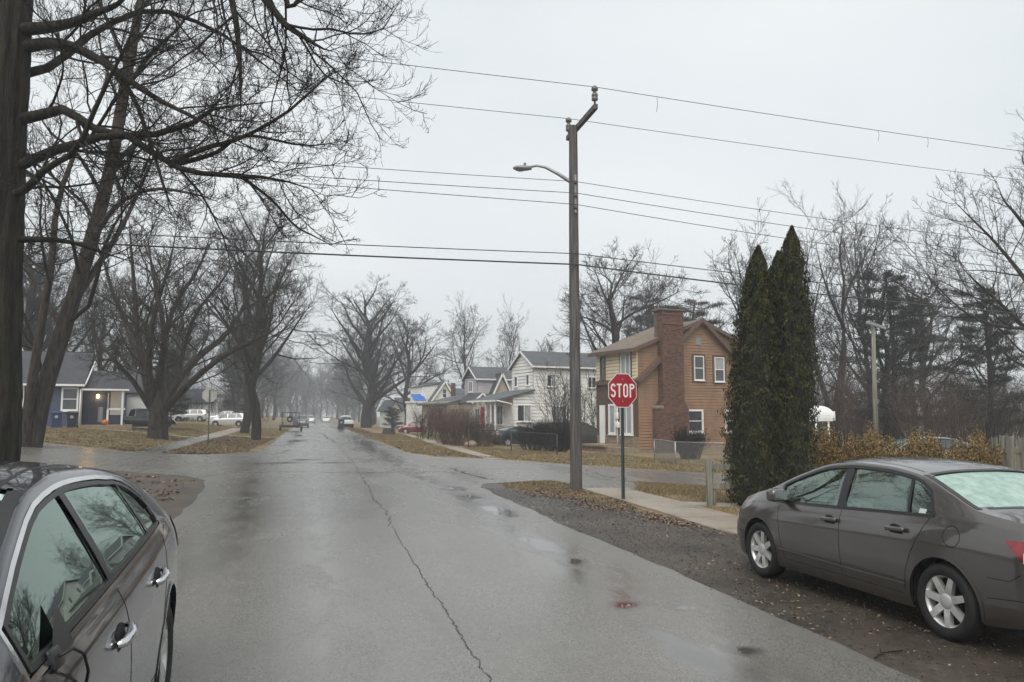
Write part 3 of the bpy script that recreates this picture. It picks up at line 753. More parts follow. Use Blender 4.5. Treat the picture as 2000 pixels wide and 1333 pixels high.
# --- white gabled cottage
def white_cottage():
    h = empty('white_cottage', (13.61, 97.6, 0), R12, 'white gabled cottage with blue tarp over its lean-to roof', 'house')
    Y, b0 = ('y', 0.0, -1), -0.6
    g = [(0, b0), (4.0, b0), (4.0, 2.9), (2.15, 5.8), (0.0, 2.9)]
    core(h, g, 0.03, 8, MAT['white_siding']); siding(h, [(0, 0), (4.0, 0), (4.0, 2.9), (2.15, 5.8), (0, 2.9)], Y, 0.3, MAT['white_siding'])
    roof(h, [(2.15, -.3, 6.0), (2.15, 8.2, 6.0), (-0.35, 8.2, 2.6), (-0.35, -.3, 2.6)], MAT['roof_grey'], 0.12)
    roof(h, [(2.15, 8.2, 6.0), (2.15, -.3, 6.0), (4.3, -.3, 2.7), (4.3, 8.2, 2.7)], MAT['roof_grey'], 0.12)
    mb = MB()
    for x1, z1 in ((-0.35, 2.52), (4.3, 2.62)): mb.bar((2.15, -.33, 5.92), (x1, -.33, z1), 0.05, 0.18)
    mb.build('fascia', MAT['white_trim'], h)
    window(h, Y, 1.85, 2.45, 3.9, 5.05, None, MAT['glass'], 0.08)
    window(h, Y, 2.2, 2.9, 1.2, 2.4, None, MAT['glass'], 0.08)
    # dormer on the street side and the cross wing behind
    core(h, [(-0.4, 2.9), (1.9, 2.9), (1.9, 5.6), (-0.4, 5.45)], 1.2, 5.5, MAT['white_siding'], name='dormer')
    siding(h, [(-0.4, 2.9), (1.9, 2.9), (1.9, 5.5), (-0.4, 5.4)], ('y', 1.17, -1), 0.3, MAT['white_siding'])
    roof(h, [(2.2, 1.0, 5.85), (2.2, 5.7, 5.85), (-0.6, 5.7, 5.4), (-0.6, 1.0, 5.4)], MAT['roof_grey'], 0.1)
    roof(h, [(3.2, 1.5, 5.2), (8.5, 1.5, 5.2), (8.5, -1.2, 2.7), (3.2, -1.2, 2.7)], MAT['roof_grey'], 0.12)
    core(h, [(4.02, b0), (8.4, b0), (8.4, 2.9), (4.02, 2.9)], 0.2, 5, MAT['white_siding'], name='wing')
    for x in (4.4, 5.6, 7.0): MB().box(x, x + .12, -1.1, -.98, 0, 2.75).build('porch_post', MAT['white_trim'], h)
    core(h, [(-1.7, b0), (-0.02, b0), (-0.02, 3.5), (-1.7, 3.3)], 0.3, 3.2, MAT['white_siding'], name='lean_to')
    MB().box(-1.85, 0.0, 0.1, 3.3, 3.3, 3.52).build('lean_to_eave', MAT['white_trim'], h)
    mb = MB(); r = random.Random(2); nx, nz = 9, 7; V = []
    for j in range(nz):
        for i in range(nx): V.append((-1.75 + 1.6 * i / (nx - 1), 0.1 + 1.5 * j / (nz - 1) + r.uniform(-.05, .05), 3.56 + .85 * j / (nz - 1) + r.uniform(-.04, .04)))
    n_ = len(V); V += [(x, y, z - .04) for x, y, z in V]; q_ = [(j * nx + i, j * nx + i + 1, (j + 1) * nx + i + 1, (j + 1) * nx + i) for j in range(nz - 1) for i in range(nx - 1)]
    mb.add(V, q_ + [tuple(k + n_ for k in reversed(f)) for f in q_], True); mb.build('tarpaulin', MAT['blue_tarp'], h)
white_cottage()
def far_cottage():
    h = empty('far_cottage', (11.77, 125.9, 0), R12, 'small white cottage furthest down the right side of the street', 'house')
    Y, b0 = ('y', 0.0, -1), -0.6
    core(h, [(0, b0), (1.6, b0), (1.6, 2.6), (.75, 4.0), (0, 2.6)], 0.03, 6, MAT['white_siding']); siding(h, [(0, 0), (1.6, 0), (1.6, 2.6), (.75, 4.0), (0, 2.6)], Y, 0.3, MAT['white_siding'])
    for sgn in (-1, 1): roof(h, [(.75, -.3, 4.2), (.75, 6.2, 4.2), (.75 + sgn * 1.2, 6.2, 2.4), (.75 + sgn * 1.2, -.3, 2.4)], MAT['roof_grey'], 0.12)
    core(h, [(1.62, b0), (6.2, b0), (6.2, 3.4), (1.62, 2.6)], 0.4, 6, MAT['white_siding'], name='wing')
    roof(h, [(1.5, 3.2, 4.6), (6.4, 3.2, 4.6), (6.4, 0.0, 2.7), (1.5, 0.0, 2.7)], MAT['roof_grey'], 0.12)
    window(h, ('y', 0.37, -1), 3.0, 4.0, 1.0, 2.2, None, MAT['glass'], 0.08)
far_cottage()

# --- navy house on the left
def navy_house():
    h = empty('navy_house', (-15.3, 59.44, 0), rad(10), 'navy blue house with dark shingle roof and lit porch lamp', 'house')
    X, Y, b0, e = ('x', 0.0, -1), ('y', 0.0, -1), 0.4, 4.0
    core(h, [(-11, b0), (0.0, b0), (0.0, e), (-11, e)], 0.03, 6.5, MAT['blue_siding'])
    siding(h, [(-11, 1.1), (0.0, 1.1), (0.0, e), (-11, e)], Y, 0.17, MAT['blue_siding'])
    MB().box(-11.02, 0.02, -0.02, 6.5, b0, 1.1).build('foundation', MAT['stone'], h)
    roof(h, [(-11.3, 3.3, 6.3), (0.45, 3.3, 6.3), (0.25, -0.4, 3.92), (-11.3, -0.4, 3.92)], MAT['roof_dark'], 0.12)
    roof(h, [(0.45, 3.3, 6.3), (-11.3, 3.3, 6.3), (-11.3, 6.9, 3.92), (0.25, 6.9, 3.92)], MAT['roof_dark'], 0.12)
    MB().bar((-11.3, -0.44, 3.84), (0.25, -0.44, 3.84), 0.1, 0.14).build('gutter', MAT['white_trim'], h)
    siding(h, [(0.03, e), (6.5, e), (3.3, 6.2)], ('x', 0.03, 1), 0.17, MAT['blue_siding'])
    window(h, Y, -1.15, -0.12, 2.12, 3.7, None, MAT['glass'], 0.11)
    window(h, Y, -4.3, -3.3, 2.2, 3.8, None, MAT['glass'], 0.11)
    window(h, Y, -8.3, -7.2, 2.2, 3.8, None, MAT['glass'], 0.11)
    gutter_pipe(h, [(0.62, 2.2, 5.6), (0.3, -.35, 3.95), (0.06, -0.12, 3.6), (0.06, -0.12, 1.05)], MAT['white_trim'], 0.05)
    # porch wing
    core(h, [(0.05, b0), (2.6, b0), (2.6, 3.6), (0.05, 3.6)], 1.5, 6.4, MAT['blue_siding'], name='porch_back_wall')
    roof(h, [(0.1, 2.0, 4.95), (2.75, 2.0, 4.95), (2.95, -0.35, 3.62), (0.1, -0.35, 3.62)], MAT['roof_dark'], 0.12, 'porch_roof')
    MB().bar((0.1, -0.38, 3.56), (2.95, -0.38, 3.56), 0.08, 0.12).build('porch_gutter', MAT['white_trim'], h)
    MB().box(0.05, 3.2, -0.5, 1.5, b0, 1.18).build('porch_floor', MAT['stone'], h)
    PB = ('y', 1.5, -1)
    board(h, 'front_door', PB, 0.75, 1.5, 1.2, 3.3, MAT['blue_siding'], 0.06)
    board(h, 'storm_door_glass', PB, 1.0, 1.3, 1.35, 2.4, MAT['curtain'], 0.075)
    board(h, 'door_frame', PB, 1.56, 1.64, 1.2, 3.4, MAT['white_trim'], 0.09)
    board(h, 'white_panel', PB, 1.72, 2.6, 1.85, 3.5, MAT['white_siding'], 0.012)
    siding(h, [(1.75, 1.9), (2.6, 1.9), (2.6, 3.5), (1.75, 3.5)], PB, 0.17, MAT['white_siding'])
    for x in (1.62, 2.5): MB().box(x, x + .12, -0.3, -.18, 1.18, 2.3 if x < 2 else 3.6).build('porch_post', MAT['white_trim'], h)
    MB().box(1.62, 2.75, -0.3, -.2, 2.2, 2.3).build('porch_rail', MAT['white_trim'], h)
    MB().tube([(0.0, -0.25, 1.1), (0.0, -0.25, 3.6)], 0.05, 8).build('porch_post', MAT['white_trim'], h)
    m, t, b = _new('porch_lamp_glow'); b.inputs['Base Color'].default_value = (1, .6, .25, 1)
    b.inputs['Emission Color'].default_value = (1.0, 0.55, 0.18, 1); b.inputs['Emission Strength'].default_value = 6
    lamp = MB().lathe([(0.0, 0.0), (0.07, 0.02), (0.1, 0.14), (0.08, 0.26), (0.0, 0.3)], 12, Matrix.Translation((0.95, 1.36, 3.0))).build('porch_lamp', m, h)
    ld = bpy.data.lights.new('porch_bulb', 'POINT'); ld.energy = 12; ld.color = (1, .6, .25); ld.shadow_soft_size = 0.1
    lo = bpy.data.objects.new('porch_bulb', ld); COL.objects.link(lo); lo.parent = h; lo.location = (0.95, 1.15, 3.1)
    # neighbouring white wing further back
    core(h, [(2.65, 0.8), (4.3, 0.8), (4.3, 3.6), (2.65, 3.6)], 5.0, 11, MAT['white_siding'], name='rear_wing')
    roof(h, [(2.5, 8.0, 5.4), (4.5, 8.0, 5.4), (4.5, 4.7, 3.5), (2.5, 4.7, 3.5)], MAT['roof_dark'], 0.12)
navy_house()
# pale house glimpsed behind the big maple on the left
def pale_house():
    h = empty('pale_house', (-27.0, 124.0, 0.7), rad(4), 'pale low house behind the parked silver cars', 'house')
    core(h, [(0, 0), (12, 0), (12, 3.0), (0, 3.0)], 0, 7, MAT['white_siding'])
    siding(h, [(0, 0), (12, 0), (12, 3.0), (0, 3.0)], ('y', -0.03, -1), 0.3, MAT['white_siding'])
    roof(h, [(-.4, 3.5, 5.0), (12.4, 3.5, 5.0), (12.4, -.4, 2.9), (-.4, -.4, 2.9)], MAT['roof_dark'], 0.14)
    roof(h, [(12.4, 3.5, 5.0), (-.4, 3.5, 5.0), (-.4, 7.4, 2.9), (12.4, 7.4, 2.9)], MAT['roof_dark'], 0.14)
    for x in (2, 8): window(h, ('y', -0.03, -1), x, x + 1.4, 0.9, 2.3, None, MAT['glass'], 0.08)
pale_house()
# ------------------------------------------------------------------ trees
MAT['bark_big'] = bark_mat('bark_olive', (0.0294, 0.0240, 0.0155), (0.0071, 0.0056, 0.0043), (0.0200, 0.0223, 0.0071))
MAT['bark_brown'] = bark_mat('bark_brown', (0.0551, 0.0427, 0.0313), (0.0160, 0.0121, 0.0092))
MAT['bark_grey'] = bark_mat('bark_grey', (0.0373, 0.0325, 0.0277), (0.0125, 0.0107, 0.0089))
MAT['twig'] = M('twigs', (0.0171, 0.0142, 0.0119), (0.0103, 0.0086, 0.0074), 2.0, rough=0.7, spec=0.3)
MAT['twig_olive'] = M('twigs_olive', (0.0306, 0.0252, 0.0161), (0.0178, 0.0145, 0.0097), 1.5, rough=0.7, spec=0.3)
MAT['twig_thicket'] = M('twigs_thicket', (0.1406, 0.0956, 0.0765), (0.0788, 0.0562, 0.0473), 2.0, rough=0.7, spec=0.3)
MAT['twig_red'] = M('twigs_red', (0.150, 0.100, 0.078), (0.085, 0.058, 0.047), 2.0, rough=0.7, spec=0.3)

def _unit(a): return a / np.maximum(np.linalg.norm(a, axis=-1, keepdims=True), 1e-9)
def tubes_np(P, R, sides):
    """P (B,n,3) centre lines, R (B,n) radii -> one vertex and quad array"""
    B, n, _ = P.shape
    T = np.empty_like(P); T[:, 1:-1] = P[:, 2:] - P[:, :-2]; T[:, 0] = P[:, 1] - P[:, 0]; T[:, -1] = P[:, -1] - P[:, -2]
    T = _unit(T)
    D = _unit(P[:, -1] - P[:, 0])
    ref = np.where(np.abs(D[:, 2:3]) < 0.8, np.array([[0, 0, 1.0]]), np.array([[1.0, 0, 0]]))[:, None, :]
    S = _unit(np.cross(T, np.broadcast_to(ref, T.shape))); U = np.cross(S, T)
    a = np.arange(sides) * 2 * np.pi / sides
    V = P[:, :, None, :] + R[:, :, None, None] * (S[:, :, None, :] * np.cos(a)[None, None, :, None] + U[:, :, None, :] * np.sin(a)[None, None, :, None])
    idx = np.arange(B * n * sides).reshape(B, n, sides)
    F = np.stack([idx[:, :-1, :], np.roll(idx, -1, 2)[:, :-1, :], np.roll(idx, -1, 2)[:, 1:, :], idx[:, 1:, :]], -1).reshape(-1, 4)
    return V.reshape(-1, 3), F
def resample(pts, n):
    pts = np.array([list(p) for p in pts], float); m = len(pts)
    if m == 2: pts = np.array([pts[0], (pts[0] + pts[1]) / 2, pts[1]]); m = 3
    # Catmull-Rom through the points
    q = np.vstack([2 * pts[0] - pts[1], pts, 2 * pts[-1] - pts[-2]]); out = []
    for u in np.linspace(0, m - 1, n):
        i = min(int(u), m - 2); f = u - i; p0, p1, p2, p3 = q[i], q[i + 1], q[i + 2], q[i + 3]
        out.append(0.5 * (2 * p1 + (p2 - p0) * f + (2 * p0 - 5 * p1 + 4 * p2 - p3) * f * f + (3 * p1 - p0 - 3 * p2 + p3) * f ** 3))
    return np.array(out)
def spawn(rng, P, R, k, tmin, ang, angv, ratio, n, wander, up0, up1, rr, rmin, tmax=1.0, droop=0.0, lmin=0.05, bias=None, slim=0.013, skip=False):
    """k children on every branch: start on the parent, leave at an angle, bend by up0 (base) to up1 (tip)"""
    B, m, _ = P.shape
    L = np.linalg.norm(np.diff(P, axis=1), axis=-1).sum(1)
    t = tmin + (tmax - tmin) * (np.arange(k)[None, :] + rng.random((B, k))) / k
    t = np.clip(t, 0, 0.999); f = t * (m - 1); i = f.astype(int); g = (f - i)[..., None]
    b = np.arange(B)[:, None]
    O = P[b, i] * (1 - g) + P[b, i + 1] * g
    T = _unit(P[b, i + 1] - P[b, i])
    r0 = R[b, i] * (1 - g[..., 0]) + R[b, i + 1] * g[..., 0]
    az = rng.random((B, 1)) * 6.28 + np.arange(k)[None, :] * 2.4 + rng.normal(0, 0.5, (B, k))
    ref = np.where(np.abs(T[..., 2:3]) < 0.9, np.array([0, 0, 1.0]), np.array([1.0, 0, 0]))
    S = _unit(np.cross(T, ref)); U = np.cross(S, T)
    a = np.radians(ang + rng.normal(0, angv, (B, k)))[..., None]
    D = _unit(np.cos(a) * T + np.sin(a) * (np.cos(az)[..., None] * S + np.sin(az)[..., None] * U))
    if bias is not None: D = _unit(D + np.array(bias))
    ln = np.maximum(L[:, None] * ratio * (1.12 - 0.55 * t) * rng.uniform(0.65, 1.25, (B, k)), lmin)
    keep = rng.random((B, k)) < np.clip(L / (np.median(L) * .95), .12, 1)[:, None]; keep[0, 0] = True
    if skip: keep[0] = False
    keep = keep.ravel()
    O, D, ln, r0 = O.reshape(-1, 3)[keep], D.reshape(-1, 3)[keep], ln.ravel()[keep], r0.ravel()[keep]
    C = len(O); Q = np.empty((C, n, 3)); Q[:, 0] = O; d = D
    for s in range(1, n):
        w = s / (n - 1)
        d = _unit(d + rng.normal(0, wander, (C, 3)) + np.array([0, 0, 1.0]) * (up0 * (1 - w) + up1 * w))
        Q[:, s] = Q[:, s - 1] + d * (ln / (n - 1))[:, None]
    rb = np.clip(r0 * rr, rmin, None); rb = np.minimum(rb, np.maximum(ln * slim, rmin))
    Rr = rb[:, None] * np.linspace(1, 0.30, n)[None, :]; Rr = np.maximum(Rr, rmin * 0.6)
    return Q, Rr
def tree_mesh(name, seed, limbs, levels, bark, twig, sides=(10, 6, 4, 3, 3, 3), tip=True, furrow=0.0):
    """limbs: list of (points, r0, r1) drawn by hand; levels: list of spawn settings.
    gives two meshes: woody trunk with limbs, and the crown of fine branches"""
    rng = np.random.default_rng(seed)
    n0 = 14
    P = np.array([resample(p, n0) for p, a, b in limbs]); R = np.array([b + (a - b) * (1 - np.linspace(0, 1, n0)) ** (1.35 if i else .8) for i, (p, a, b) in enumerate(limbs)])
    for i, (p, a, b) in enumerate(limbs):
        if tip: R[i, -4:] *= np.array([.85, .6, .35, .12])
    if furrow:
        Pt = resample(limbs[0][0], 60)[None]; Rt = np.interp(np.linspace(0, 1, 60), np.linspace(0, 1, n0), R[0])[None]
        Rt = Rt * (1 + .55 * np.exp(-np.arange(60) / 2.2))
        V, Fq = tubes_np(Pt, Rt, 56); j = np.repeat(np.arange(60), 56); k = np.tile(np.arange(56), 60); a_ = k * 2 * np.pi / 56
        cen = Pt[0][j]; rd = V - cen; h_ = .045 * np.sign(np.sin(a_ * 14 + 1.2 * np.sin(j * .5))) * np.abs(np.sin(a_ * 14 + 1.2 * np.sin(j * .5))) ** .6 + .03 * np.sin(a_ * 3 + j * .11) + .02 * rng.normal(0, 1, len(V))
        wood = [(cen + rd * (1 + furrow * h_)[:, None], Fq), tubes_np(P[1:], R[1:], sides[0])]; crown = []
    else:
        wood = [tubes_np(P, R, sides[0])]; crown = []
    cur = (P, R)
    for i, lv in enumerate(levels):
        lv = dict(lv); into = lv.pop('into', 'crown' if i > 0 else 'wood'); keep = lv.pop('also', False)
        Q, Rr = spawn(rng, cur[0], cur[1], **lv)
        (wood if into == 'wood' else crown).append(tubes_np(Q, Rr, sides[min(i + 1, len(sides) - 1)]))
        cur = (Q, Rr)
    def join(lst):
        V, F, o = [], [], 0
        for v, f in lst: V.append(v); F.append(f + o); o += len(v)
        return np.vstack(V), np.vstack(F)
    a = np_mesh(name + '_wood', *join(wood), bark, True)
    b = np_mesh(name + '_crown', *join(crown), twig, False) if crown else None
    return a, b
def plant_tree(name, meshes, loc, label, cat='tree', group=None, rz=0.0, s=1.0, parts=('trunk', 'crown')):
    root = empty(name, loc, rz, label, cat, group)
    root.scale = (s, s, s) if not isinstance(s, tuple) else s
    for m, p in zip(meshes, parts):
        if m is not None: link(p, m, root)
    return root
def rel(base, pts): return [tuple(Vector(p) - Vector(base)) for p in pts]

# --- the great trunk at the left edge, its limbs reaching over the street
def big_tree():
    base = on(-5.75, 15.6)
    A = lambda x, y, d: at(x, y, d)
    D = 14.0
    L = [([base - Vector((0, 0, .3)), A(-28, 890, D), A(-18, 600, D), A(-4, 300, D), A(18, 0, D), A(30, -400, D), A(40, -800, D)], 0.56, 0.22),
         ([A(20, 60, D), A(120, 50, D - .2), A(190, 25, D - .5), A(245, -5, D - .8), A(330, -120, D - 1)], 0.132, 0.020),
         ([A(10, 100, D), A(95, 85, D), A(150, 95, D - .3), A(215, 130, D - .6), A(300, 190, D - 1), A(420, 250, D - 1.3), A(560, 330, D - 1.5)], 0.132, 0.020),
         ([A(10, 240, D), A(80, 225, D), A(130, 215, D - .2), A(180, 250, D - .4), A(270, 268, D - .5), A(380, 240, D - .8), A(410, 215, D - .9), A(480, 205, D - 1), A(600, 190, D - 1.2)], 0.114, 0.020),
         ([A(0, 345, D), A(90, 300, D), A(160, 280, D - .3), A(240, 262, D - .5), A(330, 320, D - .8), A(400, 340, D - 1), A(500, 345, D - 1.2), A(580, 360, D - 1.4), A(640, 385, D - 1.5)], 0.106, 0.020),
         ([A(0, 470, D), A(60, 468, D), A(130, 472, D + .2), A(190, 490, D + .5), A(280, 520, D + .8)], 0.075, 0.020),
         ([A(0, 390, D), A(50, 370, D - .2), A(90, 330, D - .5), A(150, 290, D - .9), A(200, 180, D - 1.2), A(260, 60, D - 1.4), A(300, -60, D - 1.5)], 0.088, 0.020),
         ([A(30, -250, D), A(180, -230, D - .6), A(330, -150, D - 1), A(440, -30, D - 1.4), A(465, 80, D - 1.5), A(470, 180, D - 1.6), A(468, 260, D - 1.6)], 0.123, 0.020),
         ([A(30, -280, D), A(260, -250, D - .6), A(430, -120, D - .9), A(540, 30, D - 1.2), A(590, 70, D - 1.3), A(630, 95, D - 1.3), A(665, 105, D - 1.3)], 0.132, 0.015),
         ([A(30, -300, D), A(300, -300, D - .5), A(520, -120, D - .9), A(560, 10, D - 1), A(590, -10, D - 1), A(610, -20, D - 1)], 0.114, 0.020),
         ([A(10, 150, D), A(100, 130, D + .6), A(190, 60, D + 1.2), A(300, 20, D + 1.7), A(420, 60, D + 2.0), A(520, 130, D + 2.2), A(620, 210, D + 2.4)], 0.097, 0.020),
         ([A(200, 110, D - .5), A(260, 190, D - .7), A(300, 300, D - .8), A(325, 380, D - .9), A(350, 430, D - .9)], 0.053, 0.015),
         ([A(330, 320, D - .8), A(400, 290, D - 1.0), A(470, 270, D - 1.2), A(560, 220, D - 1.3), A(640, 150, D - 1.3), A(690, 130, D - 1.3)], 0.053, 0.012),
         ([A(330, 325, D - .8), A(420, 300, D - .6), A(480, 265, D - .4), A(600, 285, D - .2), A(700, 270, D), ], 0.048, 0.012),
         ([A(470, 345, D - 1.1), A(530, 390, D - 1.1), A(575, 440, D - 1.1), A(620, 465, D - 1.1), A(665, 490, D - 1.1)], 0.031, 0.008),
         ([A(20, -100, D), A(-80, -220, D + 2), A(-200, -320, D + 3)], 0.123, 0.020)]
    L = [(rel(base, p), a, b) for p, a, b in L]
    lv = [dict(k=14, tmin=0.14, ang=46, angv=14, ratio=0.32, n=8, wander=0.17, up0=-0.14, up1=0.16, rr=0.45, rmin=0.008, into='crown', skip=True),
          dict(k=8, tmin=0.1, ang=44, angv=14, ratio=0.46, n=6, wander=0.15, up0=-0.12, up1=0.22, rr=0.6, rmin=0.0058),
          dict(k=7, tmin=0.12, ang=42, angv=14, ratio=0.46, n=4, wander=0.12, up0=0.0, up1=0.34, rr=0.7, rmin=0.0040),
          dict(k=3, tmin=0.15, ang=46, angv=12, ratio=0.55, n=2, wander=0.10, up0=0.2, up1=0.5, rr=0.8, rmin=0.0036, lmin=0.09)]
    ms = tree_mesh('big_tree', 11, L, lv, MAT['bark_big'], MAT['twig'], (10, 6, 4, 3, 3, 3), furrow=1.0)
    plant_tree('silver_maple_tree', ms, base, 'huge mossy tree trunk at the left edge spreading bare limbs overhead')
big_tree()

def leaning_tree():
    base = on(-10.62, 34.89)
    d = float(base.x * _sy + base.y * _cy)
    A = lambda x, y, q=0: at(x, y, d + q)
    L = [([base - Vector((0, 0, .4)), A(62, 880), A(85, 770), A(125, 640), A(175, 480), A(215, 330), A(245, 160), A(275, 0), A(300, -130), A(315, -260)], 0.37, 0.08),
         ([A(48, 885, -.3), A(55, 800, -.5), A(78, 650, -.8), A(100, 520, -1), A(112, 400, -1), A(150, 290, -1), A(200, 180, -1), A(230, 60, -1)], 0.22, 0.05),
         ([A(145, 590), A(190, 520, .5), A(240, 440, 1), A(290, 330, 1.5), A(330, 240, 2)], 0.16, 0.04),
         ([A(180, 470), A(230, 400, -1), A(300, 370, -2), A(380, 380, -3), A(440, 400, -3.5)], 0.12, 0.03),
         ([A(215, 330), A(280, 270, 1), A(360, 250, 2), A(430, 280, 3)], 0.11, 0.03),
         ([A(125, 640), A(60, 540, 1), A(20, 430, 2), A(-40, 330, 3)], 0.14, 0.04),
         ([A(240, 180), A(300, 100, -1), A(360, 40, -2), A(400, -60, -2)], 0.10, 0.03),
         ([A(250, 130), A(200, 20, 1), A(150, -100, 2)], 0.10, 0.03),
         ([A(200, 380), A(150, 300, -1), A(100, 260, -2), A(60, 200, -2)], 0.09, 0.03),
         ([A(270, 20), A(340, -40, 2), A(420, -60, 3), A(480, 0, 4)], 0.09, 0.03)]
    L = [(rel(base, p), a, b) for p, a, b in L]
    lv = [dict(k=11, tmin=0.22, ang=48, angv=14, ratio=0.30, n=7, wander=0.17, up0=0.0, up1=0.12, rr=0.5, rmin=0.013, into='crown'),
          dict(k=7, tmin=0.15, ang=44, angv=14, ratio=0.48, n=5, wander=0.15, up0=-0.05, up1=0.2, rr=0.6, rmin=0.010),
          dict(k=6, tmin=0.12, ang=42, angv=14, ratio=0.48, n=3, wander=0.12, up0=0.0, up1=0.25, rr=0.7, rmin=0.008),
          dict(k=3, tmin=0.15, ang=42, angv=12, ratio=0.55, n=2, wander=0.1, up0=0.1, up1=0.25, rr=0.8, rmin=0.006, lmin=0.2)]
    ms = tree_mesh('leaning_tree', 12, L, lv, MAT['bark_brown'], MAT['twig'], (10, 5, 3, 3, 3), furrow=.8)
    plant_tree('leaning_maple_tree', ms, base, 'tall bare tree with pale leaning trunk in front of the navy house')
leaning_tree()

def vase_tree():
    base = on(-8.8, 50.8)
    d = float(base.x * _sy + base.y * _cy)
    A = lambda x, y, q=0: at(x, y, d + q)
    L = [([base - Vector((0, 0, .4)), A(308, 850), A(310, 800), A(308, 770), A(308, 720)], 0.66, 0.30),
         ([A(298, 800), A(285, 740), A(270, 660), A(262, 560), A(255, 470), A(250, 400)], 0.30, 0.05),
         ([A(300, 800), A(290, 720, -1), A(300, 620, -1.5), A(330, 520, -2), A(350, 420, -2)], 0.28, 0.05),
         ([A(318, 795), A(345, 745), A(390, 695, 1), A(440, 655, 2), A(480, 590, 3), A(505, 520, 3), A(515, 460, 3)], 0.30, 0.05),
         ([A(322, 800), A(370, 750, -1), A(430, 700, -2), A(490, 668, -2.5), A(540, 640, -3), A(570, 590, -3)], 0.24, 0.04),
         ([A(312, 780), A(318, 690, 1.5), A(340, 600, 2), A(390, 520, 2.5), A(420, 430, 3)], 0.26, 0.06),
         ([A(305, 780), A(280, 700, 2), A(240, 620, 3), A(210, 540, 3), A(195, 470, 3)], 0.24, 0.06),
         ([A(295, 800), A(260, 745, -1), A(220, 700, -2), A(190, 660, -2), A(175, 600, -2)], 0.18, 0.05),
         ([A(345, 745), A(360, 680, 1), A(385, 610, 1), A(440, 540, 1), A(470, 470, 1)], 0.16, 0.05),
         ([A(310, 760), A(320, 650, -2), A(300, 540, -3), A(285, 450, -3)], 0.22, 0.06)]
    L = [(rel(base, p), a, b) for p, a, b in L]
    lv = [dict(k=12, tmin=0.15, ang=42, angv=12, ratio=0.36, n=7, wander=0.14, up0=0.02, up1=0.08, rr=0.5, rmin=0.026, into='crown'),
          dict(k=7, tmin=0.12, ang=40, angv=14, ratio=0.44, n=5, wander=0.13, up0=0.0, up1=0.1, rr=0.6, rmin=0.017),
          dict(k=6, tmin=0.12, ang=38, angv=14, ratio=0.44, n=4, wander=0.12, up0=0.0, up1=0.12, rr=0.7, rmin=0.012),
          dict(k=4, tmin=0.15, ang=40, angv=12, ratio=0.55, n=2, wander=0.1, up0=0.0, up1=0.1, rr=0.8, rmin=0.0085, lmin=0.3)]
    ms = tree_mesh('vase_tree', 13, L, lv, MAT['bark_brown'], MAT['twig_olive'], (12, 5, 3, 3, 3))
    plant_tree('multi_stem_maple_tree', ms, base, 'broad multi-stemmed bare maple on the left lawn behind the sidewalk')
vase_tree()

# generic street trees grown upright; base at the origin, unit height about H
def street_tree(name, seed, H, r, spread=0.5, fork=0.25, k1=9, dens=(7, 6, 4), thick=1.0, upright=0.15, bark='bark_grey', twig='twig', lean=(0, 0)):
    rng = np.random.default_rng(seed)
    tr = [np.array([0, 0, -0.3])]; n = 8
    for i in range(1, n + 1):
        tr.append(np.array([lean[0] * (i / n) ** 1.5 * H + rng.normal(0, .012 * H), lean[1] * (i / n) ** 1.5 * H + rng.normal(0, .012 * H), H * 0.86 * i / n]))
    L = [(tr, r, r * 0.16)]
    for k in range(k1):
        t = fork + (0.92 - fork) * (k + rng.random() * .6) / k1; p = tr[0] + 0
        f = t * n; i = min(int(f), n - 1); p = tr[i] * (1 - (f - i)) + tr[i + 1] * (f - i)
        a = k * 2.4 + rng.normal(0, .4); ln = H * spread * (1.05 - 0.75 * t) * rng.uniform(.75, 1.15); q = [p]; el = rng.uniform(0.5, 0.95) + 0.25 * t
        dv = np.array([math.cos(a) * math.cos(el), math.sin(a) * math.cos(el), math.sin(el)])
        for s in range(4):
            dv = _unit(dv + rng.normal(0, .12, 3) + np.array([0, 0, upright])); q.append(q[-1] + dv * ln / 4)
        L.append((q, r * (0.62 - 0.42 * t), r * 0.07))
    m = 0.0085 * thick
    lv = [dict(k=dens[0], tmin=0.2, ang=46, angv=12, ratio=0.42, n=6, wander=0.13, up0=0.0, up1=0.1, rr=0.55, rmin=m * 1.9, into='crown'),
          dict(k=dens[1], tmin=0.15, ang=40, angv=14, ratio=0.46, n=4, wander=0.12, up0=0.0, up1=0.14, rr=0.65, rmin=m * 1.3),
          dict(k=dens[2], tmin=0.15, ang=38, angv=14, ratio=0.5, n=3 if len(dens) > 3 else 2, wander=0.1, up0=0.0, up1=0.15, rr=0.75, rmin=m)]
    if len(dens) > 3: lv.append(dict(k=dens[3], tmin=0.15, ang=38, angv=14, ratio=0.6, n=2, wander=0.1, up0=0.0, up1=0.15, rr=0.8, rmin=m * .8, lmin=.25))
    return tree_mesh(name, seed, L, lv, MAT[bark], MAT[twig], (9, 4, 3, 3, 3))

st_a = street_tree('street_tree_a', 21, 17, .36, .60, .26, 13, (9, 7, 6, 3), .9, .08)
st_b = street_tree('street_tree_b', 22, 21, .42, .54, .30, 13, (9, 7, 6, 3), 1.0, .12)
st_c = street_tree('street_tree_c', 23, 25, .62, .55, .10, 22, (9, 7, 6, 2), 1.7, 0.16)
st_d = street_tree('street_tree_d', 24, 18, .42, .60, .20, 13, (9, 8, 7), 1.8, 0.08)
st_e = street_tree('street_tree_e', 25, 22, .30, .62, .10, 16, (8, 7, 6), 1.7, 0.24)
st_f = street_tree('street_tree_f', 26, 16, .26, .50, .15, 13, (9, 8, 7), 1.5, 0.2, 'bark_grey', 'twig_olive')

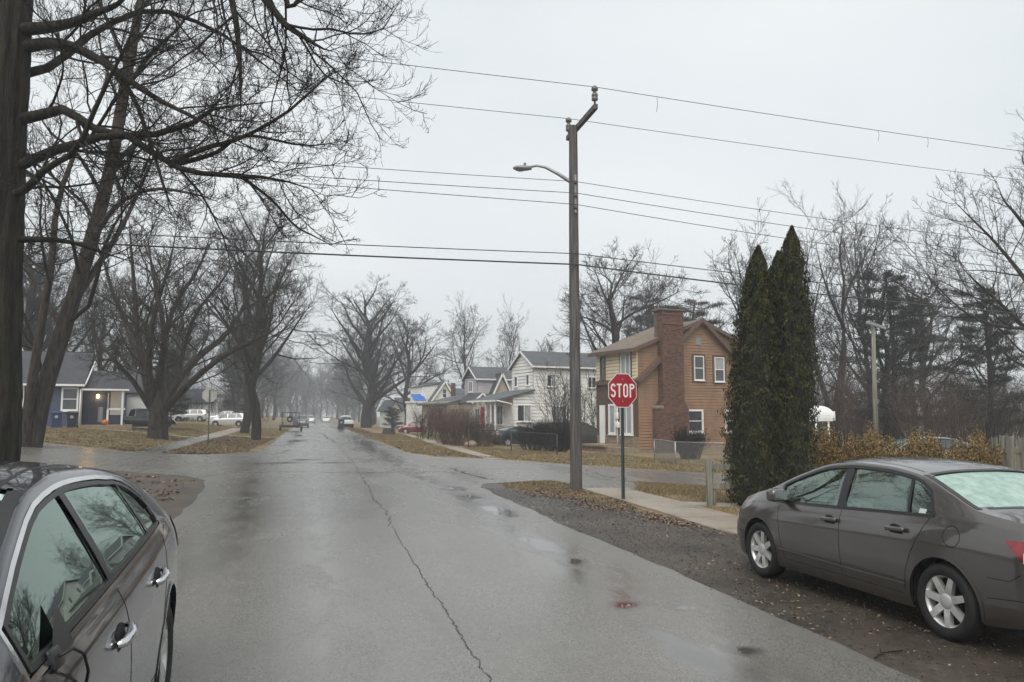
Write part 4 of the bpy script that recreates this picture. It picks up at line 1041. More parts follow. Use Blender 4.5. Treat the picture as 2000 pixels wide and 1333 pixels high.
plant_tree('street_tree', st_a, on(-3.94, 60.1), 'dark slim street tree beside the road at the trailer', rz=0.4, s=(1.0, 1.0, 1.1))
plant_tree('street_tree', st_b, on(-6.19, 77.1), 'straight grey tree standing beside the silver cars', rz=2.0, s=1.0)
plant_tree('street_tree', st_c, on(7.4, 116.7), 'massive bushy bare tree on the right of the far street', rz=1.0, s=(1.3, 1.3, 0.9))
plant_tree('street_tree', st_d, on(12.6, 112.0), 'bare tree with crooked limbs beside the far white cottages', rz=0.5, s=1.0)
plant_tree('street_tree', st_e, on(25.5, 137.9), 'twin-crowned feathery bare tree rising behind the white cottage', rz=0.5, s=(1.15, 1.15, 1.0))
plant_tree('street_tree', st_e, on(33.8, 135.9), 'slender bare tree rising behind the tan house roof', rz=2.7, s=(0.75, .75, .95))
plant_tree('street_tree', st_f, on(38.5, 130.0), 'low bare tree peeping over the white house roof', rz=1.7, s=1.05)
def background_trees():
    r = random.Random(5)
    pr = [st_c, st_e, st_d, st_b, st_f]
    spots = []
    for k in range(9): spots.append((-8 - r.uniform(0, 4) - 0.4 * k, 118 + k * 27, r.uniform(.85, 1.1)))
    for k in range(8): spots.append((9 + r.uniform(0, 5) + .3 * k, 150 + k * 29, r.uniform(.85, 1.1)))
    for x, y, s in spots:
        plant_tree('street_tree', r.choice(pr), on(x, y), 'bare street tree far off fading into the mist', group='misty trees lining the far street', rz=r.uniform(0, 6.28), s=s)
    for x, y, s in ((-24, 78, .9), (-33, 84, .95), (-19, 92, .95), (-42, 96, 1.0), (-28, 112, 1.0), (-52, 82, .9), (-38, 130, 1.05), (-22, 140, 1.0), (-14, 150, .9), (-60, 120, 1.0), (-19, 80, .85), (-17.5, 114, .9), (-22, 70, .8), (-30, 68, .85), (-10, 132, 1.0), (-18, 118, .95), (-26, 128, 1.0)):
        plant_tree('backyard_tree', r.choice(pr), on(x, y), 'bare tree standing behind the navy house and its yard', group='bare trees behind the navy house', rz=r.uniform(0, 6.28), s=s * .9)
    for x, y, s in ((-9, 345, 1.2), (-3, 352, 1.1), (3, 360, 1.2), (10, 350, 1.2), (17, 362, 1.1), (-16, 358, 1.2), (24, 350, 1.1), (-6, 300, 1.0), (8.5, 310, 1.0), (0, 375, 1.2), (6, 380, 1.2), (-5, 385, 1.2), (13, 330, 1.1), (-12, 325, 1.1)):
        plant_tree('street_tree', r.choice(pr[:3]), on(x, y), 'faint bare tree closing the end of the street', group='trees closing the street', rz=r.uniform(0, 6.28), s=s)
background_trees()

# --- right-hand side trees
st_g = street_tree('yard_tree_g', 31, 14.5, .36, .62, .30, 12, (9, 8, 6, 2), 1.3, -0.02, 'bark_grey', 'twig_olive')
plant_tree('yard_tree', st_g, on(27.4, 70.5), 'wide curly-twigged tree rising behind the brown house roof', rz=0.8, s=(1.45, 1.45, 1.28))
def forked_tree():
    base = on(34.6, 48.0, 0); d = float(base.x * _sy + base.y * _cy)
    A = lambda x, y, q=0: at(x, y, d + q)
    L = [([A(1622, 885), A(1628, 830), A(1640, 760), A(1648, 680), A(1645, 600)], 0.385, 0.130),
         ([A(1645, 610), A(1660, 560, 1), A(1690, 500, 1.5), A(1720, 450, 2)], 0.140, 0.025),
         ([A(1648, 640), A(1625, 590, -1), A(1605, 530, -1), A(1590, 460, -1)], 0.140, 0.025),
         ([A(1625, 840), A(1612, 770, -.5), A(1590, 700, -.5), A(1570, 620, -1), A(1575, 520, -1), A(1595, 440, -1)], 0.210, 0.030),
         ([A(1645, 610), A(1648, 550, -.5), A(1640, 490, -.5), A(1655, 420, -1)], 0.126, 0.025),
         ([A(1622, 800), A(1600, 740, 2), A(1588, 640, 3), A(1600, 560, 3), A(1620, 480, 3)], 0.140, 0.025)]
    L = [(rel(base, p), a, b) for p, a, b in L]
    lv = [dict(k=9, tmin=0.3, ang=42, angv=12, ratio=0.42, n=6, wander=0.14, up0=0.05, up1=0.1, rr=0.5, rmin=0.02, into='crown'),
          dict(k=6, tmin=0.15, ang=40, angv=14, ratio=0.46, n=4, wander=0.12, up0=0.0, up1=0.15, rr=0.65, rmin=0.013),
          dict(k=6, tmin=0.15, ang=38, angv=14, ratio=0.5, n=3, wander=0.1, up0=0.0, up1=0.15, rr=0.75, rmin=0.008),
          dict(k=3, tmin=0.15, ang=38, angv=14, ratio=0.6, n=2, wander=0.1, up0=0.0, up1=0.15, rr=0.8, rmin=0.007)]
    plant_tree('forked_tree', tree_mesh('forked_tree', 33, L, lv, MAT['bark_grey'], MAT['twig_olive'], (10, 4, 3, 3, 3)), base, 'forked bare tree just right of the arborvitae')
forked_tree()
def edge_tree():
    base = on(34.0, 30.5); d = float(base.x * _sy + base.y * _cy)
    A = lambda x, y, q=0: at(x, y, d + q)
    L = [([base - Vector((0, 0, .3)), A(2065, 820), A(2050, 700), A(2035, 560), A(2040, 450), A(2045, 380), A(2048, 330)], 0.340, 0.060),
         ([A(2050, 700), A(2000, 640), A(1950, 590, -1), A(1900, 545, -2), A(1860, 500, -2)], 0.150, 0.020),
         ([A(2040, 600), A(1990, 530, 1), A(1940, 470, 1), A(1890, 420, 1), A(1850, 380, 1)], 0.136, 0.020),
         ([A(2030, 480), A(1985, 420, -1), A(1960, 390, -1), A(1945, 350, -1)], 0.109, 0.020),
         ([A(2055, 760), A(2005, 720, 1), A(1960, 690, 2), A(1910, 640, 2)], 0.109, 0.020),
         ([A(2030, 520), A(2080, 400, 1), A(2120, 340, 1)], 0.122, 0.020),
         ([A(2022, 380), A(2010, 350, 1), A(2005, 320, 1), A(2010, 290, 1)], 0.082, 0.015),
         ([A(2040, 640), A(1970, 640, -2), A(1900, 620, -3), A(1830, 560, -3), A(1790, 500, -3)], 0.102, 0.015)]
    L = [(rel(base, p), a, b) for p, a, b in L]
    lv = [dict(k=14, tmin=0.18, ang=42, angv=12, ratio=0.42, n=6, wander=0.13, up0=0.0, up1=0.1, rr=0.5, rmin=0.016, into='crown'),
          dict(k=7, tmin=0.15, ang=40, angv=14, ratio=0.46, n=4, wander=0.12, up0=0.0, up1=0.12, rr=0.65, rmin=0.010),
          dict(k=7, tmin=0.15, ang=38, angv=14, ratio=0.5, n=3, wander=0.1, up0=0.0, up1=0.15, rr=0.75, rmin=0.007),
          dict(k=3, tmin=0.15, ang=38, angv=14, ratio=0.6, n=2, wander=0.1, up0=0.0, up1=0.15, rr=0.8, rmin=0.006)]
    plant_tree('edge_tree', tree_mesh('edge_tree', 34, L, lv, MAT['bark_grey'], MAT['twig'], (10, 4, 3, 3, 3)), base, 'large bare tree leaning in at the right edge of the view')
edge_tree()
r = random.Random(9)
for i, (x, y, s, lb) in enumerate(((40, 58, .95, 'bare tree with thin upright crown above the crossarm pole'), (47, 60, 1.0, 'bare tree behind the thicket near the far pole'), (52, 52, 1.0, 'bare tree between the two pines'), (58, 66, 1.1, 'tall bare tree at the back of the right thicket'),
                                   (30, 58, .85, 'bare tree behind the brown house, left of the arborvitae'), (36, 80, 1.0, 'bare tree far behind the brown house chimney'), (63, 55, 1.0, 'bare tree at the far right behind the fence'), (38.5, 47.5, .8, 'slim bare tree right of the forked tree'), (46, 36, .8, 'bare tree over the right end of the hedge'), (33, 56, .9, 'bare tree showing over the arborvitae shoulder'))):
    plant_tree('yard_tree', (st_f, st_e, st_f, st_d)[i % 4], on(x, y), lb, rz=r.uniform(0, 6), s=s * (.92 if x > 36 else .85))

# --- shrubs and thickets: many stems from the ground
def shrub_mesh(name, seed, w, h, stems, k=(6, 5), thick=0.006, twig='twig_red', up=0.1, length=0.5):
    rng = np.random.default_rng(seed); L = []
    for i in range(stems):
        a = rng.random() * 6.28; q = rng.random() ** .5; b = np.array([math.cos(a) * w * .28 * q, math.sin(a) * w * .28 * q, -.05])
        t = np.array([math.cos(a) * w * .5 * q + rng.normal(0, .05 * w), math.sin(a) * w * .5 * q + rng.normal(0, .05 * w), h * rng.uniform(.65, 1.0)])
        L.append(([b, (b + t) / 2 + rng.normal(0, .04 * w, 3), t], thick * 2.4, thick))
    lv = [dict(k=k[0], tmin=0.15, ang=32, angv=12, ratio=length, n=5, wander=0.12, up0=0.0, up1=up, rr=0.7, rmin=thick, into='crown'),
          dict(k=k[1], tmin=0.15, ang=36, angv=14, ratio=0.5, n=2, wander=0.1, up0=0.0, up1=up, rr=0.8, rmin=thick * .75)]
    return tree_mesh(name, seed, L, lv, MAT[twig], MAT[twig], (4, 3, 3))
sh_red = shrub_mesh('red_shrub', 41, 3.0, 2.2, 60, (7, 6), .0075, 'twig_red')
sh_dark = shrub_mesh('dark_shrub', 42, 2.6, 1.5, 80, (8, 8), .008, 'twig')
sh_tall = shrub_mesh('tall_shrub', 43, 5.0, 6.0, 45, (7, 6), .010, 'twig_thicket', .15)
sh_olive = shrub_mesh('olive_shrub', 44, 4.5, 5.0, 36, (7, 6), .010, 'twig_olive', .15)
sh_thin = shrub_mesh('thin_shrub', 45, 2.6, 3.6, 16, (7, 5), .010, 'twig_olive', .05)
SP = ('stems', 'twigs')
plant_tree('red_twig_bush', sh_red, on(8.9, 50.0), 'reddish brown twiggy bush at the corner of the chain-link fence', 'bush', s=(1.15, 1.1, 1.05), parts=SP)
plant_tree('red_twig_bush', sh_red, on(8.9, 53.5), 'reddish twiggy bush just behind the corner bush', 'bush', rz=2, s=(1, 1, 1.0), parts=SP)
plant_tree('red_twig_bush', sh_red, on(10.6, 50.6), 'low reddish bush half hiding the green sedan', 'bush', rz=4, s=(.7, .7, .62), parts=SP)
plant_tree('grey_bush', sh_thin, on(8.3, 62.0), 'thin grey shrub beside the far right sidewalk', 'bush', rz=1, s=(.8, .8, .75), parts=SP)
plant_tree('grey_bush', sh_thin, on(9.6, 68.0), 'thin grey shrub in front of the white cottage', 'bush', rz=3, s=(1, 1, .75), parts=SP)
plant_tree('dark_hedge_bush', sh_dark, on(14.2, 46.2), 'dense dark bush in front of the covered vehicle', 'bush', s=(1.0, .9, 1.12), parts=SP)
plant_tree('dark_hedge_bush', sh_dark, on(13.2, 47.6), 'dark rounded bush beside the green sedan', 'bush', rz=2, s=(.8, .8, 1.0), parts=SP)
plant_tree('lilac_shrub', sh_thin, on(18.2, 57.0), 'tall thin bare shrub against the white house wall', 'bush', s=(1.6, 1.6, 1.55), parts=SP)
plant_tree('lilac_shrub', sh_thin, on(19.4, 53.0), 'curving bare shrub between the white and brown houses', 'bush', rz=2, s=(1.2, 1.2, 1.45), parts=SP)
plant_tree('fence_bush', shrub_mesh('fence_bush', 47, 1.6, 1.5, 60, (5, 5), .014, 'twig'), on(18.9, 38.0), 'bare vase-shaped bush behind the chain-link fence', 'bush', parts=SP)
plant_tree('dead_weeds', shrub_mesh('dead_weeds', 48, 2.0, 2.3, 22, (5, 4), .014, 'twig_olive'), on(13.9, 71.5), 'pale dead stalks in front of the tan house porch', 'bush', parts=SP)
r = random.Random(12)
for i in range(12):
    px = 1600 + 38 * i + r.uniform(-12, 12); d = r.uniform(44, 62); p = at(px, 860, d)
    plant_tree('thicket_shrub', (sh_tall, sh_olive)[i % 2], on(p.x, p.y), 'tangled bare thicket shrub behind the brown-leaved hedge', 'bush', 'thicket behind the hedge', r.uniform(0, 6), (r.uniform(.9, 1.2), r.uniform(.9, 1.2), r.uniform(.5, 1.0)), SP)
r = random.Random(31)
for i in range(22):
    plant_tree('far_shrub', (sh_olive, sh_tall)[i % 2], on(-48 + i * 4.6 + r.uniform(-1.5, 1.5), 330 + r.uniform(0, 70)), 'hazy undergrowth at the very end of the street', 'bush', 'undergrowth closing the street', r.uniform(0, 6), (1.6, 1.6, r.uniform(.9, 1.4)), SP)
for i in range(12):
    plant_tree('far_shrub', (sh_olive, sh_tall)[i % 2], on(-50 + i * 3.7 + r.uniform(-1, 1), 142 + r.uniform(0, 25)), 'hazy undergrowth behind the parked silver cars', 'bush', 'undergrowth behind the silver cars', r.uniform(0, 6), (1.4, 1.4, r.uniform(.7, 1.1)), SP)
for i, (x, y) in enumerate(((-20, 74), (-26, 70), (-24, 116), (-24, 96), (-34, 74), (-12, 126), (-17, 121))):
    plant_tree('backyard_shrub', (sh_olive, sh_tall)[i % 2], on(x, y), 'bare shrub in the yards behind the navy house', 'bush', 'shrubs behind the navy house', r.uniform(0, 6), 0.9, SP)

# --- evergreens
def leaf_cards(rng, C, N, size, asp=0.5, jitter=0.6, droop=0.0):
    """a small four-sided leaf at each point C facing roughly N"""
    n = len(C); N = _unit(N + rng.normal(0, jitter, (n, 3)))
    ref = _unit(rng.normal(0, .35, (n, 3)) + np.array([0, 0, 1.0 - droop])); S = _unit(np.cross(N, ref)); U = np.cross(S, N)
    s = (size * rng.uniform(.6, 1.3, n))[:, None]
    V = np.stack([C - U * s, C + S * s * asp - U * s * .1, C + U * s, C - S * s * asp + U * s * .1], 1).reshape(-1, 3)
    return V, np.arange(4 * n).reshape(-1, 4)
def foliage_mat(name, stops, rough=0.6, clump=0.0):
    m, t, b = _new(name)
    g = t.nodes.new('ShaderNodeNewGeometry'); col = _ramp(t, g.outputs['Random Per Island'], stops)
    if clump: col = _mixc(t, 1.0, col, _ramp(t, _noise(t, g.outputs['Position'], clump, 4, .6), [(.34, (.40, .42, .45)), (.5, (1.0, 1.0, .9)), (.66, (1.9, 1.65, 1.0))]), 'MULTIPLY')
    t.links.new(col, b.inputs['Base Color'])
    b.inputs['Roughness'].default_value = rough; b.inputs['Specular IOR Level'].default_value = 0.25
    return m
MAT['arbor'] = foliage_mat('arborvitae_leaf', [(0, (0.0102, 0.0154, 0.0065)), (.4, (0.0218, 0.0295, 0.0089)), (.75, (0.0384, 0.0449, 0.0128)), (.9, (0.0512, 0.0449, 0.0140)), (1, (0.0672, 0.0449, 0.0167))], clump=4.5)
MAT['core'] = M('shaded_foliage', (0.020, 0.022, 0.010), (0.012, 0.014, 0.007), 6, rough=0.9)  # dark tone for the added light-blocking core of the arborvitae
MAT['pine'] = foliage_mat('pine_needle', [(0, (0.0107, 0.0155, 0.0107)), (.5, (0.0202, 0.0262, 0.0179)), (1, (0.0357, 0.0393, 0.0268))])
MAT['pine_brown'] = foliage_mat('pine_needle_brown', [(0, (0.0245, 0.0196, 0.0154)), (.5, (0.0420, 0.0315, 0.0238)), (1, (0.0595, 0.0462, 0.0350))])
MAT['hedge'] = foliage_mat('hedge_leaf', [(0, (0.0672, 0.0448, 0.0190)), (.35, (0.1624, 0.1064, 0.0381)), (.65, (0.2520, 0.1680, 0.0605)), (.85, (0.3360, 0.2408, 0.1008)), (1, (0.1344, 0.1232, 0.0448))])
def arborvitae():
    root = empty('arborvitae', on(9.47, 15.57), 0, 'tall dark arborvitae of three pointed spires beside the parked sedan', 'conifer')
    rng = np.random.default_rng(51)
    for i, (px, ytop, dx_, dy, rw) in enumerate(((1477, 468, -.40, -.10, .56), (1522, 478, .12, .05, .52), (1550, 432, .47, -.10, .58))):
        Ht = {0: 5.62, 1: 5.55, 2: 6.10}[i]
        n = 26000; z = rng.random(n) ** 0.85
        prof = lambda q: rw * np.interp(q, [0, .03, .12, .3, .5, .7, .85, .94, 1], [.55, .8, .97, 1.0, .93, .74, .50, .27, .03])
        a = rng.random(n) * 2 * np.pi
        lump = 1 + .11 * np.sin(a * 5 + z * 21) + .09 * np.sin(a * 9 - z * 47 + 2) + .07 * np.sin(z * 90 + a * 3) + .10 * np.maximum(0, rng.normal(-.6, .8, n))
        rr = prof(z) * lump * (1 - .28 * rng.random(n) ** 2)
        lean = np.array([0, .0, 0]); ox, oy = dx_ + (.32, .38, .30)[i] * z, dy * np.ones(n) - .08 * z
        C = np.stack([ox + rr * np.cos(a), oy + rr * np.sin(a), 0.05 + z * Ht], 1)
        N = np.stack([np.cos(a), np.sin(a), .45 * np.ones(n)], 1)
        V, F = leaf_cards(rng, C, N, 0.042, .28, .85)
        link('foliage', np_mesh('arbor_foliage', V, F, MAT['arbor']), root)
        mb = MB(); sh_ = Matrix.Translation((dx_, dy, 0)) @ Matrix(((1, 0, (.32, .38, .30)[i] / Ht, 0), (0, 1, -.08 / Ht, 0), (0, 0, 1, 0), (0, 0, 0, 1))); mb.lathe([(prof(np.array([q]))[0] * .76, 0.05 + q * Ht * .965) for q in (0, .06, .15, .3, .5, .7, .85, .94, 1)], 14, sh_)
        mb.build('light_block_core', MAT['core'], root)  # solid dark core added to block light between the sprays
        MB().tube([(dx_, dy, -.1), (dx_, dy, .5)], .08, 8).build('trunk', MAT['bark_grey'], root)
arborvitae()
def pine_mesh(name, seed, H, w, tiers, mat, gap=0.25, shape=1.0, n_per=2600):
    """irregular plumes of needles on rising branches"""
    rng = np.random.default_rng(seed); Vs, Fs, o = [], [], 0; L = [([(0, 0, -.2), (rng.normal(0, .2), rng.normal(0, .2), H * .5), (0, 0, H)], .22, .04)]
    nb = tiers * 6
    for j in range(nb):
        q = .12 + .86 * ((j + rng.random()) / nb) ** .92; a = j * 2.4 + rng.normal(0, .4); z = H * q
        ln = (w * (1 - q) ** (.38 * shape) * (.40 + .60 * math.sin(q * 13 + seed + .8 * math.sin(a))**2) + .25) * rng.uniform(.6, 1.2)
        e = np.array([math.cos(a) * ln, math.sin(a) * ln, z + ln * rng.uniform(-.05, .35)])
        L.append(([(0, 0, z), (e * .5 + np.array([0, 0, z * .5 - .06 * ln])), e], .035, .010))
        m = int(n_per / 6 * (.3 + .7 * ln / w)); t = .25 + .75 * rng.random(m) ** .6
        C = np.array([0, 0, z]) * (1 - t[:, None]) + e * t[:, None] + rng.normal(0, 1, (m, 3)) * np.array([.24, .24, .13]) * (.35 + ln * .2)
        N = np.tile(_unit(e - np.array([0, 0, z]))[None], (m, 1))
        V, F = leaf_cards(rng, C, np.cross(N, rng.normal(0, 1, (m, 3))), .13, .10, .5, .6); Vs.append(V); Fs.append(F + o); o += len(V)
    P = np.array([resample(p, 6) for p, a, b in L]); R = np.array([np.linspace(a, b, 6) for p, a, b in L])
    return np_mesh(name + '_wood', *tubes_np(P, R, 5), MAT['bark_grey'], True), np_mesh(name + '_needles', np.vstack(Vs), np.vstack(Fs), mat)
pine_a = pine_mesh('pine_a', 61, 11.5, 3.2, 11, MAT['pine'], n_per=3600)
pine_b = pine_mesh('pine_b', 62, 10.5, 3.0, 9, MAT['pine_brown'], shape=.7, n_per=3800)
PP = ('trunk', 'needles')
for px, d, m, s, lb in ((1742, 52, pine_a, (1.25, 1.25, 1.02), 'dark layered pine behind the crossarm pole'), (1790, 60, pine_b, 1.05, 'brownish pine beside the dark layered pine'), (1930, 50, pine_a, (1.1, 1.1, .9), 'tall dark pine near the right edge behind the fence'),
                        (1265, 92, pine_a, 1.42, 'hazy pine behind the brown house chimney'), (1362, 84, pine_b, (2.1, 2.1, 1.36), 'wide brown pine rising behind the brown house gable'), (1395, 90, pine_a, 1.0, 'hazy pine left of the arborvitae tip')):
    p = at(px, 830, d); plant_tree('pine_tree', m, on(p.x, p.y), lb, 'conifer', s=s, rz=px, parts=PP)
plant_tree('yard_spruce', pine_mesh('spruce', 63, 8, 2.6, 12, MAT['pine'], n_per=2200), on(-11.6, 69), 'dark spruce behind the multi-stemmed maple', 'conifer', s=(1.0, 1.0, .8), parts=PP)
plant_tree('yard_spruce', pine_a, on(-11.2, 122), 'dark spruce behind the white pickup', 'conifer', s=1.05, parts=PP)
plant_tree('yew_bush', pine_mesh('yew', 64, 2.9, 1.3, 7, MAT['pine'], n_per=1200, shape=.6), on(10.0, 104.0), 'dark conical evergreen bush at the far white cottage', 'bush', parts=PP)

def hedge(root, pts, h, w, n, seed):
    rng = np.random.default_rng(seed); P = np.array([[p[0], p[1]] for p in pts]); sg = np.linalg.norm(np.diff(P, axis=0), axis=1); cum = np.concatenate([[0], np.cumsum(sg)])
    def along(u):
        u = u * cum[-1]; i = np.clip(np.searchsorted(cum, u) - 1, 0, len(sg) - 1); f = ((u - cum[i]) / sg[i])[:, None]; return P[i] * (1 - f) + P[i + 1] * f
    u = rng.random(n); c = along(u); a = rng.uniform(-.35, np.pi + .35, n); q = 1 - .45 * rng.random(n) ** 1.6
    hh = h * (1 + .09 * np.sin(u * 23) + .06 * np.sin(u * 57 + 1)) * rng.uniform(.9, 1.08, n)
    d = _unit(P[-1] - P[0]); nn = np.array([-d[1], d[0]])
    C = np.column_stack([c + nn[None] * (np.cos(a) * q * w / 2)[:, None], np.abs(np.sin(a)) ** .55 * q * hh])
    C[:, 2] = np.where(rng.random(n) < .45, rng.random(n) * hh * .9, C[:, 2])
    C[:, 2] += np.array([zt(x) for x in C[:, 0]])
    V, F = leaf_cards(rng, C, np.column_stack([nn[None] * np.cos(a)[:, None], np.sin(a)]), .025, .5, .8)
    o = link('leaves', np_mesh('hedge_leaves', V, F, MAT['hedge']), root); tag(o, kind='stuff')
    m = 420; cs = along(rng.random(m)); Lp = []
    b = np.column_stack([cs + rng.normal(0, w * .12, (m, 2)), np.zeros(m)]); e = b + np.column_stack([rng.normal(0, w * .22, (m, 2)), h * rng.uniform(.7, 1.1, m)])
    for A_ in (b, e): A_[:, 2] += np.array([zt(x) for x in A_[:, 0]])
    Pp = np.stack([b, (b + e) / 2 + rng.normal(0, .04, (m, 3)), e], 1); R = np.tile([.008, .006, .004], (m, 1))
    link('stems', np_mesh('hedge_stems', *tubes_np(Pp, R, 3), MAT['twig_olive']), root)
hd = empty('brown_hedge', (0, 0, 0), 0, 'long clipped hedge of orange brown leaves behind the parked sedan', 'hedge')
_h0, _h1 = at(1585, 870, 19.6), at(1955, 870, 17.6)
hedge(hd, [(_h0.x, _h0.y), (_h1.x, _h1.y)], 1.68, 1.15, 80000, 71)
# ------------------------------------------------------------------ poles, lamp, wires
def wood_pole_mat():
    m, t, b = _new('pole_wood')
    v = _pos(t, (14, 14, .55)); f = _noise(t, v, 2.0, 6, .65)
    t.links.new(_ramp(t, f, [(.3, (.030, .028, .026)), (.5, (.095, .088, .082)), (.7, (.18, .17, .16))]), b.inputs['Base Color'])
    b.inputs['Roughness'].default_value = .8; _bump(t, f, .8, .03, b); return m
MAT['pole'] = wood_pole_mat()
MAT['weathered'] = M('weathered_wood', (.29, .275, .23), (.13, .125, .10), 2.0, rough=.85, bump=.6, bscale=10, stretch=(8, 8, .7))
MAT['porcelain'] = M('porcelain', (.12, .115, .115), rough=.2)
MAT['steel'] = M('lamp_steel', (.33, .34, .35), (.24, .25, .26), 5, rough=.45, metal=.5)
MAT['wire'] = M('wire', (.045, .045, .048), rough=.6)
MAT['lens'] = M('lamp_lens', (.32, .33, .33), rough=.15)
PB_ = on(6.44, 19.25)
pole = empty('utility_pole', PB_, 0, 'weathered wooden utility pole at the near corner carrying the street lamp', 'pole')
r = random.Random(4); n = 16; prof = []
PH = 9.40
mb = MB(); V = []; rows = 40
for j in range(rows + 1):
    z = -.2 + (PH + .2) * j / rows; R0 = .155 - .045 * j / rows
    for k in range(n):
        a = 2 * math.pi * k / n; q = R0 * (1 + .035 * math.sin(k * 5.1 + j * .15) + r.uniform(-.012, .012)); V.append((q * math.cos(a) - .012 * j / rows, q * math.sin(a), z))
mb.add(V, [(j * n + k, j * n + (k + 1) % n, (j + 1) * n + (k + 1) % n, (j + 1) * n + k) for j in range(rows) for k in range(n)], True)
mb.add(V[-n:] + [(-.012, 0, PH + .03)], [(k, (k + 1) % n, n) for k in range(n)])
mb.build('shaft', MAT['pole'], pole)
def loc(p): return Vector(p) - PB_
dP = float(PB_.x * _sy + PB_.y * _cy)
a0, a1 = loc(at(1164, 208, dP - 1.15)), loc(at(1109, 271, dP + 1.0))
arm = MB().bar(a0, a1, .10, .13).build('crossarm', MAT['pole'], pole)
def insulator(p, name='insulator'):
    MB().lathe([(0, 0), (.025, 0), (.025, .10), (.075, .12), (.085, .18), (.06, .20), (.085, .23), (.075, .29), (.045, .31), (.045, .35), (.085, .38), (.085, .45), (.05, .47), (.03, .50), (0, .51)], 12, Matrix.Translation(p)).build(name, MAT['porcelain'], pole)
i0, i1 = a0 + Vector((0, 0, .06)) + (a1 - a0).normalized() * .08, a1 + Vector((0, 0, .06)) - (a1 - a0).normalized() * .08
insulator(i0); insulator(i1)
MB().bar((-.012, -.13, 7.05), (-.012, -.13, 8.05), .09, .05).build('spool_rack', MAT['steel'], pole)
for z in (7.2, 7.5, 7.85): MB().lathe([(0, -.05), (.05, -.05), (.03, 0), (.05, .05), (0, .05)], 10, Matrix.Translation((-.012, -.18, z))).build('spool', MAT['porcelain'], pole)
MB().tube([(.01, -.13, .3), (.0, -.125, 4), (-.012, -.115, 7.0)], .013, 6).build('ground_wire', MAT['wire'], pole)
# cobra-head street lamp
dl = at(1118, 358, dP); l0 = loc(dl); l1 = loc(at(1090, 340, dP + .05)); l2 = loc(at(1065, 327, dP + .1)); l3 = loc(at(1048, 324, dP + .1)); l4 = loc(at(1034, 327, dP + .1))
lamp = empty('street_lamp', PB_, 0, 'grey cobra-head street lamp reaching left from the utility pole', 'street lamp')
MB().tube([l0 + Vector((.1, 0, -.06)), l0, l1, l2, l3, l4], [.055, .052, .045, .038, .033, .03], 10).build('arm', MAT['steel'], lamp)
hd_ = (l4 - l3).normalized(); hx = Vector((hd_.x, hd_.y, 0)).normalized(); hy = Vector((-hx.y, hx.x, 0))
hm = Matrix(((hx.x, hy.x, 0, l4.x), (hx.y, hy.y, 0, l4.y), (0, 0, 1, l4.z), (0, 0, 0, 1)))
mb = MB(); secs = [(-.06, .05, .05, .05), (.05, .085, .06, .07), (.2, .125, .07, .085), (.33, .12, .055, .075), (.43, .03, .02, .03)]; V = []
for x, w, up, dn in secs:
    for k in range(12):
        a = 2 * math.pi * k / 12; V.append(hm @ Vector((x, w * math.cos(a), (up if math.sin(a) > 0 else dn) * math.sin(a) - .02)))
mb.add(V, [(j * 12 + k, j * 12 + (k + 1) % 12, (j + 1) * 12 + (k + 1) % 12, (j + 1) * 12 + k) for j in range(len(secs) - 1) for k in range(12)] + [tuple(range(48, 60)), tuple(reversed(range(12)))], True)
mb.build('head', MAT['steel'], lamp)
mb = MB(); mb.lathe([(0, -.035), (.06, -.03), (.10, 0)], 14, hm @ Matrix.Translation((.24, 0, -.075)) @ Matrix.Diagonal((1.3, 1, 1, 1))).build('lens', MAT['lens'], lamp)
MB().lathe([(.035, 0), (.035, .07), (.02, .085), (0, .085)], 10, hm @ Matrix.Translation((.12, 0, .035))).build('photocell', MAT['porcelain'], lamp)

WD = Vector((math.sin(rad(87)), math.cos(rad(87)), 0))
def wire(p, label, rr, sagL, sagR, spanL=34, spanR=48, riseL=0, riseR=0, blobs=()):
    pts = []; c = Vector(p)
    for k in range(-24, 29):
        if k < 0:
            u = -k / 24; q = c - WD * (spanL * u); q.z += riseL * u - sagL * 4 * u * (1 - u)
        else:
            u = k / 28; q = c + WD * (spanR * u); q.z += riseR * u - sagR * 4 * u * (1 - u)
        pts.append(q)
    base = empty('overhead_wire', c, 0, label, 'wire', 'overhead wires')
    MB().tube([q - c for q in pts], rr, 5).build('strand', MAT['wire'], base)
    for u, ln in blobs:
        i = 24 + int(28 * u); q = pts[i] - c
        if ln > 0: MB().tube([q, q + Vector((.02, 0, -ln * .5)), q + Vector((-.02, 0, -ln))], .006, 4).build('dangling_strand', MAT['wire'], base)
    return base
wire(PB_ + i0 + Vector((0, 0, .47)), 'topmost thin wire over the crossarm, nearer end', .008, .12, .35, blobs=((.06, .4), (.18, .3), (.24, .28), (.34, .3)))
wire(PB_ + i1 + Vector((0, 0, .47)), 'second thin wire on the low end of the crossarm', .008, .12, .35)
wire(PB_ + Vector((-.012, -.22, 7.85)), 'uppermost of three service wires at the lamp bracket', .008, .25, .8)
wire(PB_ + Vector((-.012, -.22, 7.55)), 'middle of three service wires at the lamp bracket', .009, .25, .9)
wire(PB_ + Vector((-.012, -.22, 7.25)), 'lowest of three service wires at the lamp bracket', .009, .05, 1.05)
wire(PB_ + Vector((.0, -.17, 5.98)), 'thin telephone cable across the lower pole', .012, .22, .75)
wire(PB_ + Vector((.0, -.17, 5.70)), 'thick lowest telephone cable across the pole', .020, .18, .85)

